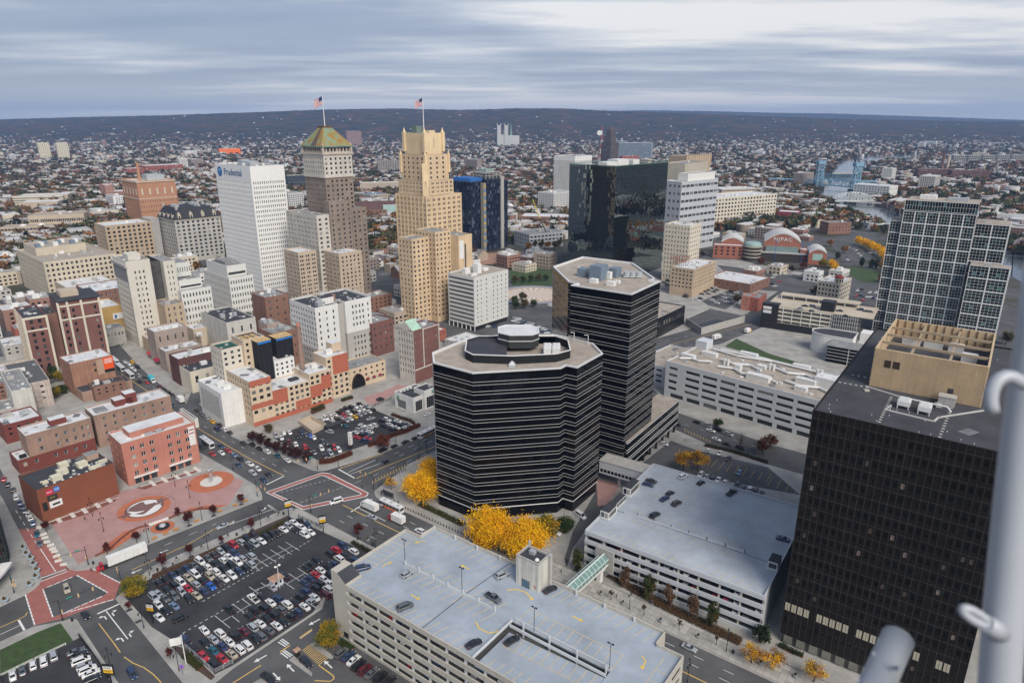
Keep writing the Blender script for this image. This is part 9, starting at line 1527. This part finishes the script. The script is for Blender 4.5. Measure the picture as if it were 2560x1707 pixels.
for i,p in enumerate([(-123.8,202.1),(-104.3,223.5),(-91.2,238),(-148.5,206),(65.3,163.5),(-51.5,217.3),(-138.3,177.1)]):ob('litter_bin',TRM,None,(*p,.14),0,'black litter bin %s'%('by the big lot, left one','by the big lot, middle one','by the big lot, right one','at the plaza corner','near the dark tower','beside the near garage','at the lower left corner')[i],'litter bin','black litter bins')
PIT=MB().box(-.9,.9,-.6,.6,0,.012).mesh('tree_pit',[tar])
for p in[(-122.2,203.5),(-115.8,210.3),(-108.2,218.7),(-99.9,227.3),(-125.3,230.1),(-118.8,237.1),(-110.9,245.4),(-137.6,216.3),(-57.6,221.4),(32.4,187.1),(42,179.8),(51.6,173),(61.1,166.8),(69.8,160.5),(81.6,155.8),(-123.1,182.1),(-117.4,176.9)]:ob('tree_pit',PIT,None,(*p,.145),R(45),kind='structure')
BEN=MB().box(-1,1,-.25,.25,.4,.48).box(-1,1,.2,.27,.5,.95).box(-.9,-.8,-.2,.2,0,.4).box(.8,.9,-.2,.2,0,.4).mesh('bench',[mat('orange_timber',(.50,.24,.07),.8,.1)])
for i,p in enumerate([(-134.3,221.1),(-131.5,224.2),(-129,226.9),(-123.5,232.7),(-117.3,239.8),(-112.9,244.4),(-109.9,247.5)]):ob('bench',BEN,None,(*p,.14),R(46),'small orange bench on the plaza kerb, %s from left'%ORD(i+1),'bench','orange benches')
# separate paving slabs on the near pavement
slabm=mat('paving_slab_concrete',(.36,.345,.315),.9,.15,.4,rnd=.16);SLM=MB().box(-.97,.97,-.97,.97,0,.02).mesh('paving_slab',[slabm]);PAVE=sheet('pavement',[(-14.1,219.1),(89.9,141.1),(94.9,147.8),(-9.1,225.8)],.142,mat('paving_joint',(.14,.135,.125),.95,.1));ua=R(-36.9)
for i in range(64):
 for j in range(4):ob('paving_slab',SLM,PAVE,(-101.4+(101.5+2*i)*math.cos(ua)-(13.3+2*j)*math.sin(ua),269.4+(101.5+2*i)*math.sin(ua)+(13.3+2*j)*math.cos(ua),.144),ua)
 # rails, fences, lot walls, park circle
def rail(name,label,pts,h,m,post=2.5,z=.14,solid=False):
 o=thing(name,label,'fence' if 'fence' in name else 'rail',0,0,0,z);b=MB()
 for a,c in zip(pts,pts[1:]):
  if solid:b.bar((*a,h/2),(*c,h/2),.25,h)
  else:[b.bar((*a,h*f),(*c,h*f),.06,.1)for f in(.35,.65,.97)]
 ob('rails',b.mesh('rails',[m]),o)
 for a,c in zip(pts,pts[1:]):
  n=max(1,int(math.dist(a,c)/post));[ob('post',MB().box(-.07,.07,-.07,.07,0,h+.08).mesh('post',[m]),o,(a[0]+(c[0]-a[0])*k/n,a[1]+(c[1]-a[1])*k/n,0))for k in range(n+1)]
rail('guard_rail','white guard rail between lawn and lower left lot',[(-144.9,154.5),(-139.4,160.7),(-133.9,166.8)],.8,white,4);rail('dark_fence','dark fence along the lower left lot and street',[(-132.2,170.5),(-124,163.3),(-113.8,154)],1.0,black,3,solid=True);rail('corner_fence','pale chain fence round the near corner of the big lot',[(-97.4,165.5),(-91.2,160.9),(-84.6,155.5),(-80.8,159.3)],1.6,steel,2.5);rail('dark_fence','dark fence at the avenue corner of the big lot',[(-84.6,235.8),(-73.6,228.3)],1.5,black,2.5);rail('lot_wall','pale low wall along the far side of hedged lot',[(-103.3,329.6),(-95.5,341.8),(-87.4,351.1)],1.1,concrete,6,solid=True);rail('garden_fence','dark iron fence beside the pink hotel garden',[(-76.2,344.7),(-67.8,356)],1.8,black,2)
wl=thing('ramp_enclosure','beige walled ramp pit inside the hedged lot','ramp',0,0,0,.15);RP=[(-110.3,323.2),(-106,329.6),(-95.2,319.1),(-99.9,311.2)];[ob('wall',(lambda b:b.bar((*RP[k],1.0),(*RP[(k+1)%4],1.0),.4,2.0))(MB()).mesh('wall',[tanw]),wl)for k in range(4)];ob('floor',(lambda b:(b.add([(*p,.02)for p in ccw(list(RP))]),b)[1])(MB()).mesh('floor',[tanw]),wl)
o=thing('lot_office','small black lot office in the hedged lot','booth',*(-91.3,317.6),48,.15);ob('wall',MB().box(-4,4,-1.6,1.6,0,2.4).mesh('wall',[mat('dark_cladding',(.03,.03,.032),.7,.1)]),o);ob('roof',MB().box(-4.2,4.2,-1.8,1.8,2.4,2.6).mesh('roof',[tar]),o)
sheet('hotel_garden',[(-83.2,356),(-82.7,361),(-75.9,366.1),(-68,378.1),(-61.7,376.7),(-64.5,368.7),(-76.3,347.6),(-80.5,350)],.156,brickpink);GP=(-74.2,355.4);ob('garden_fountain',MB().tube((0,0,0),(0,0,.4),2.4,n=14).tube((0,0,.4),(0,0,2),.5,.2,8).mesh('garden_fountain',[black]),None,(*GP,.16),label='black fountain in the pink hotel garden',cat='fountain')
PC=(18.7,598.6);disc('park_circle',PC,34,.156,mat('blue_grey_paving',(.26,.28,.33),.9,.1));disc('park_circle',PC,28,.162,mat('peach_paving',(.50,.36,.27),.9,.08));SB=MB();[SB.add([(PC[0],PC[1],.168),(PC[0]+24*math.cos(R(k*15)),PC[1]+24*math.sin(R(k*15)),.168),(PC[0]+24*math.cos(R(k*15+7)),PC[1]+24*math.sin(R(k*15+7)),.168)])for k in range(24)];ob('sunburst_paving',SB.mesh('sunburst_paving',[pale]),None,kind='structure')
# signs
sy=mat('sign_yellow',(.80,.45,.02),.5,0);
def parkfast(p,h,a,label,w_=2.6):
 o=thing('parking_sign',label,'sign',*p,a,.14);ob('post',MB().box(-.16,.16,-.16,.16,0,h).mesh('post',[black]),o);ob('board',MB().box(-w_/2,w_/2,-.22,.22,h-3.4,h).mesh('board',[black]),o);ob('white_panel',MB().box(-w_/2+.15,w_/2-.15,-.26,-.22,h-1.5,h-.5).mesh('white_panel',[white]),o);ob('yellow_panel',MB().box(-w_/2+.15,w_/2-.15,-.26,-.22,h-2.7,h-1.55).mesh('yellow_panel',[sy]),o);text('lettering','PARK',o,(0,-.28,h-1.0),.85,(R(90),0,0),black,.01);text('lettering','FAST',o,(0,-.28,h-2.12),.95,(R(90),0,0),black,.01)
parkfast((-87.6,233.9),9.0,30,'black and yellow lot sign on a post at the crossing corner');parkfast((-112.4,176.2),7.5,-10,'black and yellow lot sign below the corner tree');parkfast((-71.9,225.3),7.5,20,'black and yellow lot sign on the avenue side of the big lot');parkfast((-110.9,150.6),8.0,-5,'black and yellow lot sign at the bottom by the lower left lot',3.0)
o=thing('parking_pylon','tall white cube pylon spelling PARK at the hedged lot entrance','sign',*(-76.5,293.1),-8,.14);ob('post',MB().box(-.15,.15,-.15,.15,0,9.6).mesh('post',[FRAMED]),o)
for k,ch in enumerate('PARK'):c=ob('cube',MB().box(-.8,.8,-.8,.8,0,1.5).mesh('cube',[white]),o,(0,0,8.1-k*1.55));text('lettering',ch,c,(0,-.82,.75),1.6,(R(90),0,0),black,.01)
c=ob('price_cube',MB().box(-.8,.8,-.8,.8,0,1.3).mesh('price_cube',[black]),o,(0,0,2.1));text('lettering','19',c,(0,-.82,.65),1.1,(R(90),0,0),lampr,.01)
o=thing('white_sign_board','tall white pole with a slanted white board at the lot corner','sign',*(-94.4,159.3),20,.14);ob('post',MB().tube((0,0,0),(0,0,10.2),.16,n=8).mesh('post',[white]),o);ob('board',MB().box(-3.2,-.2,-.1,.1,7.2,9.6).mesh('board',[white]),o);o=thing('street_banner','small purple banner on a thin pole by the lower street','banner',*(-93.5,155.3),10,.14);ob('post',MB().tube((0,0,0),(0,0,3.4),.05,n=6).mesh('post',[black]),o);ob('cloth',MB().box(-.5,.5,-.02,.02,2.2,3.4).mesh('cloth',[mat('purple_cloth',(.26,.11,.50),.8,.05)]),o)
o=thing('attendant_booth','white attendant booth with a rusty flat roof in the big lot','booth',*(-79.8,194.8),50,.16);ob('wall',MB().box(-1.8,1.8,-1.4,1.4,0,2.6).mesh('wall',[mat('pale_blue_white',(.55,.60,.66),.7,.1)]),o);ob('roof',MB().box(-2.2,2.2,-1.8,1.8,2.6,2.85).mesh('roof',[mat('rust_stained_roof',(.42,.26,.18),.9,.4,.9)]),o);[ob('window',MB().box(x-.5,x+.5,-1.45,-1.4,1.1,2.1).mesh('window',[cglass]),o)for x in(-.9,.6)]
o=thing('lot_floodlight','white floodlight pole beside the attendant booth','street lamp',*(-78.2,193.2),50,.16);ob('pole',MB().tube((0,0,0),(0,0,8.6),.14,.09,8).mesh('pole',[white]),o);[ob('head',MB().dome((0,0,0),.5,.4,8,3).mesh('head',[white]),o,(x,0,8.5))for x in(-.7,.7)]
o=thing('barrier_booth','tiny rusty topped pay booth on the lane island','booth',*(-63.1,162.5),50,.14);ob('wall',MB().box(-.6,.6,-.6,.6,0,2).mesh('wall',[trimk]),o);ob('roof',MB().box(-.9,.9,-.9,.9,2,2.2).mesh('roof',[mat('rust_stained_roof')]),o)
pave([(-65.1,160.9),(-64.2,162.5),(-57,156),(-56.7,154.7),(-62.9,159.3)],.16,name='lane_island');pave([(-60.8,167.1),(-59.3,168.2),(-52.3,162.2),(-52.7,161.4),(-54,161.8)],.16,name='lane_island');pave([(-64.8,170),(-62,173.8),(-61.7,172.9),(-64.3,169.5)],.14,mat('ochre_kerb',(.55,.38,.16),.8,.1),'lane_island');pave([(-72.6,152.3),(-70.3,154.5),(-68,154.7),(-66.5,152.3)],.15,name='lane_island')
o=thing('bus_shelter','dark bus shelter with benches by the white bus','bus shelter',*(-51.9,250.5),-37,.14);ob('roof',MB().box(-3,3,-.9,.9,2.4,2.55).mesh('roof',[black]),o);ob('back_pane',MB().box(-2.9,2.9,.8,.84,.3,2.4).mesh('back_pane',[mat('shelter_glass',(.10,.11,.12),.1,0)]),o);[ob('post',MB().box(x-.05,x+.05,-.8,-.7,0,2.4).mesh('post',[black]),o)for x in(-2.9,0,2.9)]
# people
hm_=skin_figure(HUM,HED,'body',[mat('trousers',(.02,.022,.03),.9,.1),mat('jacket',(.05,.055,.07),.9,.1),mat('skin',(.40,.25,.18),.7,0),mat('dark_hair',(.02,.015,.012),.8,0)],1)
hm_.polygons.foreach_set('material_index',[0 if p.center.z<.93 else(1 if p.center.z<1.53 else(3 if p.center.z>1.74 or p.center.y<-.02 else 2))for p in hm_.polygons])
JK=[mat('coat_%d'%i,c,.9,.1)for i,c in enumerate(((.03,.03,.035),(.12,.03,.03),(.20,.20,.20),(.03,.05,.12),(.35,.33,.28)))]
PPL=(((-64.1,258.8),'person in a dark coat waiting at the red crosswalk corner',0),((-54.4,255.3),'person in dark clothes near the bus shelter',0),((-55,253.9),'person in a maroon jacket near the bus shelter',1),((-48.5,247.2),'person in grey standing behind the bus',2),((-46.6,245.9),'person in navy standing behind the bus',3),((34.5,187.9),'person walking the pavement below the skywalk',0),((45.3,184.7),'person in navy near the planting bed',3),((17.1,201),'person crossing the dark forecourt by the skywalk',0),((85.2,303.3),'person on the pale forecourt behind the podium',0),((-146.9,202.1),'person in grey at the brick crossing corner',2),((-167.9,233.7),'person crossing the plaza alone',0),((-119.6,204.8),'person walking past the big lot',3),((-68.4,265.3),'person in the avenue by the stop line',0),((-80.1,270.2),'person stepping over the red crosswalk',2),((-186.3,359.8),'person on the market street pavement',1))
for(p,l,j)in PPL:o=ob('person',hm_,None,(*p,.14),random.uniform(0,6.28),l,'person','people on foot');setmat(o,JK[j],1)
CRW=random.Random(8)
for i in range(26):p=(-285.4,456.9);o=ob('person',hm_,None,(p[0]+CRW.uniform(-14,14),p[1]+CRW.uniform(-9,9),.02),CRW.uniform(0,6.28),'person in the dense crowd at the busy crossing below the slender tower','person','crowd at the busy crossing');setmat(o,JK[i%5],1)
# ---------------------------------------------------------------- the aircraft's own white strut and skid tube, close to the camera
hw_=mat('white_airframe_paint',(.40,.42,.45),.35,.05,3.0,fine=.03,spec=.5)
def near(u,v,d):
 """point d metres ahead of the lens on the ray through photo pixel u, v, as real coordinates beside the camera"""
 s,c=math.sin(R(18)),math.cos(R(18));a,b=(u-1280)/1707,(853.5-v)/1707;return Vector((a*d,(c+b*s)*d,CAM_H+(-s+b*c)*d))
o=ob('helicopter_strut',None,None,near(2520,900,1.6),label='white helicopter strut with hook and ring running down the right edge',cat='helicopter part');O_=o.location.copy()
def nb(name,pts,r,n=20,parent=o,org=O_,m=hw_,sm=True):
 """smooth tube lofted through pts"""
 P=[Vector(p)-org for p in pts];b=MB();up=Vector((.1,1,.05))
 for k,p in enumerate(P):
  d=(P[min(k+1,len(P)-1)]-P[max(k-1,0)]).normalized();a=d.cross(up).normalized();c=d.cross(a);b.v+=[tuple(p+a*(r[k]*math.cos(2*math.pi*q/n))+c*(r[k]*math.sin(2*math.pi*q/n)))for q in range(n)]
  if k:b.f+=[((k-1)*n+q,(k-1)*n+(q+1)%n,k*n+(q+1)%n,k*n+q)for q in range(n)];b.m+=[0]*n
 b.f+=[tuple(range(n))[::-1],tuple(range((len(P)-1)*n,len(P)*n))];b.m+=[0,0];me=b.mesh(name,[m],sm);me.polygons[len(me.polygons)-1].use_smooth=False;me.polygons[len(me.polygons)-2].use_smooth=False;return ob(name,me,parent)
nb('strut',[near(2640,500,1.6),near(2592,845,1.6),near(2556,1091,1.6),near(2535,1280,1.6),near(2509,1552,1.6),near(2492,1800,1.6),near(2484,2000,1.6)],[.043]*7,32);nb('dark_edge',[near(2690,600,1.75),near(2650,900,1.75),near(2615,1280,1.75),near(2585,1700,1.75),near(2570,2000,1.75)],[.075]*5,24,m=mat('dark_airframe',(.012,.012,.016),.5,.1))
hk=[(2565,962),(2545,950),(2530,942),(2515,940),(2500,946),(2488,958),(2480,976),(2477,995),(2478,1012),(2482,1030)];nb('hook',[near(u,v,1.52)for u,v in hk],[.0145]*10,14)
rg=[(2437+30*math.cos(R(t))+10*math.sin(R(t)),1540+17*math.sin(R(t))+12*math.cos(R(t)))for t in range(0,361,24)];nb('ring',[near(u,v,1.55)for u,v in rg],[.010]*len(rg),10);nb('ring_stem',[near(2462,1556,1.55),near(2500,1580,1.58)],[.02,.024],12)
o2=ob('helicopter_skid_tube',None,None,near(2245,1600,2.0),label='pale round ended helicopter skid tube at the bottom right',cat='helicopter part');p0,p1=near(2160,1780,1.86),near(2243,1598,2.05);d_=(p1-p0).normalized();nb('tube',[near(2080,1960,1.66),p0,p1],[.0445,.0445,.0445],36,o2,o2.location.copy());nb('end_cap',[p1,p1+d_*.004],[.0455,.0455],36,o2,o2.location.copy())
for u,v in((2185,1633),(2250,1668),(2145,1700)):nb('bolt',[near(u,v,1.93),near(u,v,1.89)],[.006,.006],8,o2,o2.location.copy())
flush_text()
for k,n in(('w','road_marking'),('y','road_marking')):
 ob(n,MARK[k].mesh(n,[paint_w if k=='w' else paint_y]),ROAD)
 # look-alikes of the far streets: name a landmark beside each, then count from the left
LM=[(o.location.x,o.location.y,o.name.split('.')[0].replace('_',' '))for o in COL.objects if o.parent is None and o.get('category')in('building','office tower','skyscraper','office block','apartment tower','bridge','theatre','tower','cathedral','hotel','chimney')and not o.get('group')and o.location.y>380]
GEN={}
for o in COL.objects:
 if o.parent is None and o.get('group')in('unnamed blocks of the city','houses of the older streets','trees of the older streets'):
  l=o['label'].replace(' in the middle distance','').replace(' in the older streets','').replace(' growing among the older streets','');m=min(LM,key=lambda q:(q[0]-o.location.x)**2+(q[1]-o.location.y)**2)[2];GEN.setdefault(l+' near '+m,[]).append(o)
for l,L in GEN.items():
 L.sort(key=lambda o:o.location.x/o.location.y)
 for i,o in enumerate(L):o['label']=l if len(L)==1 else '%s, %s from left'%(l,ORD(i+1))
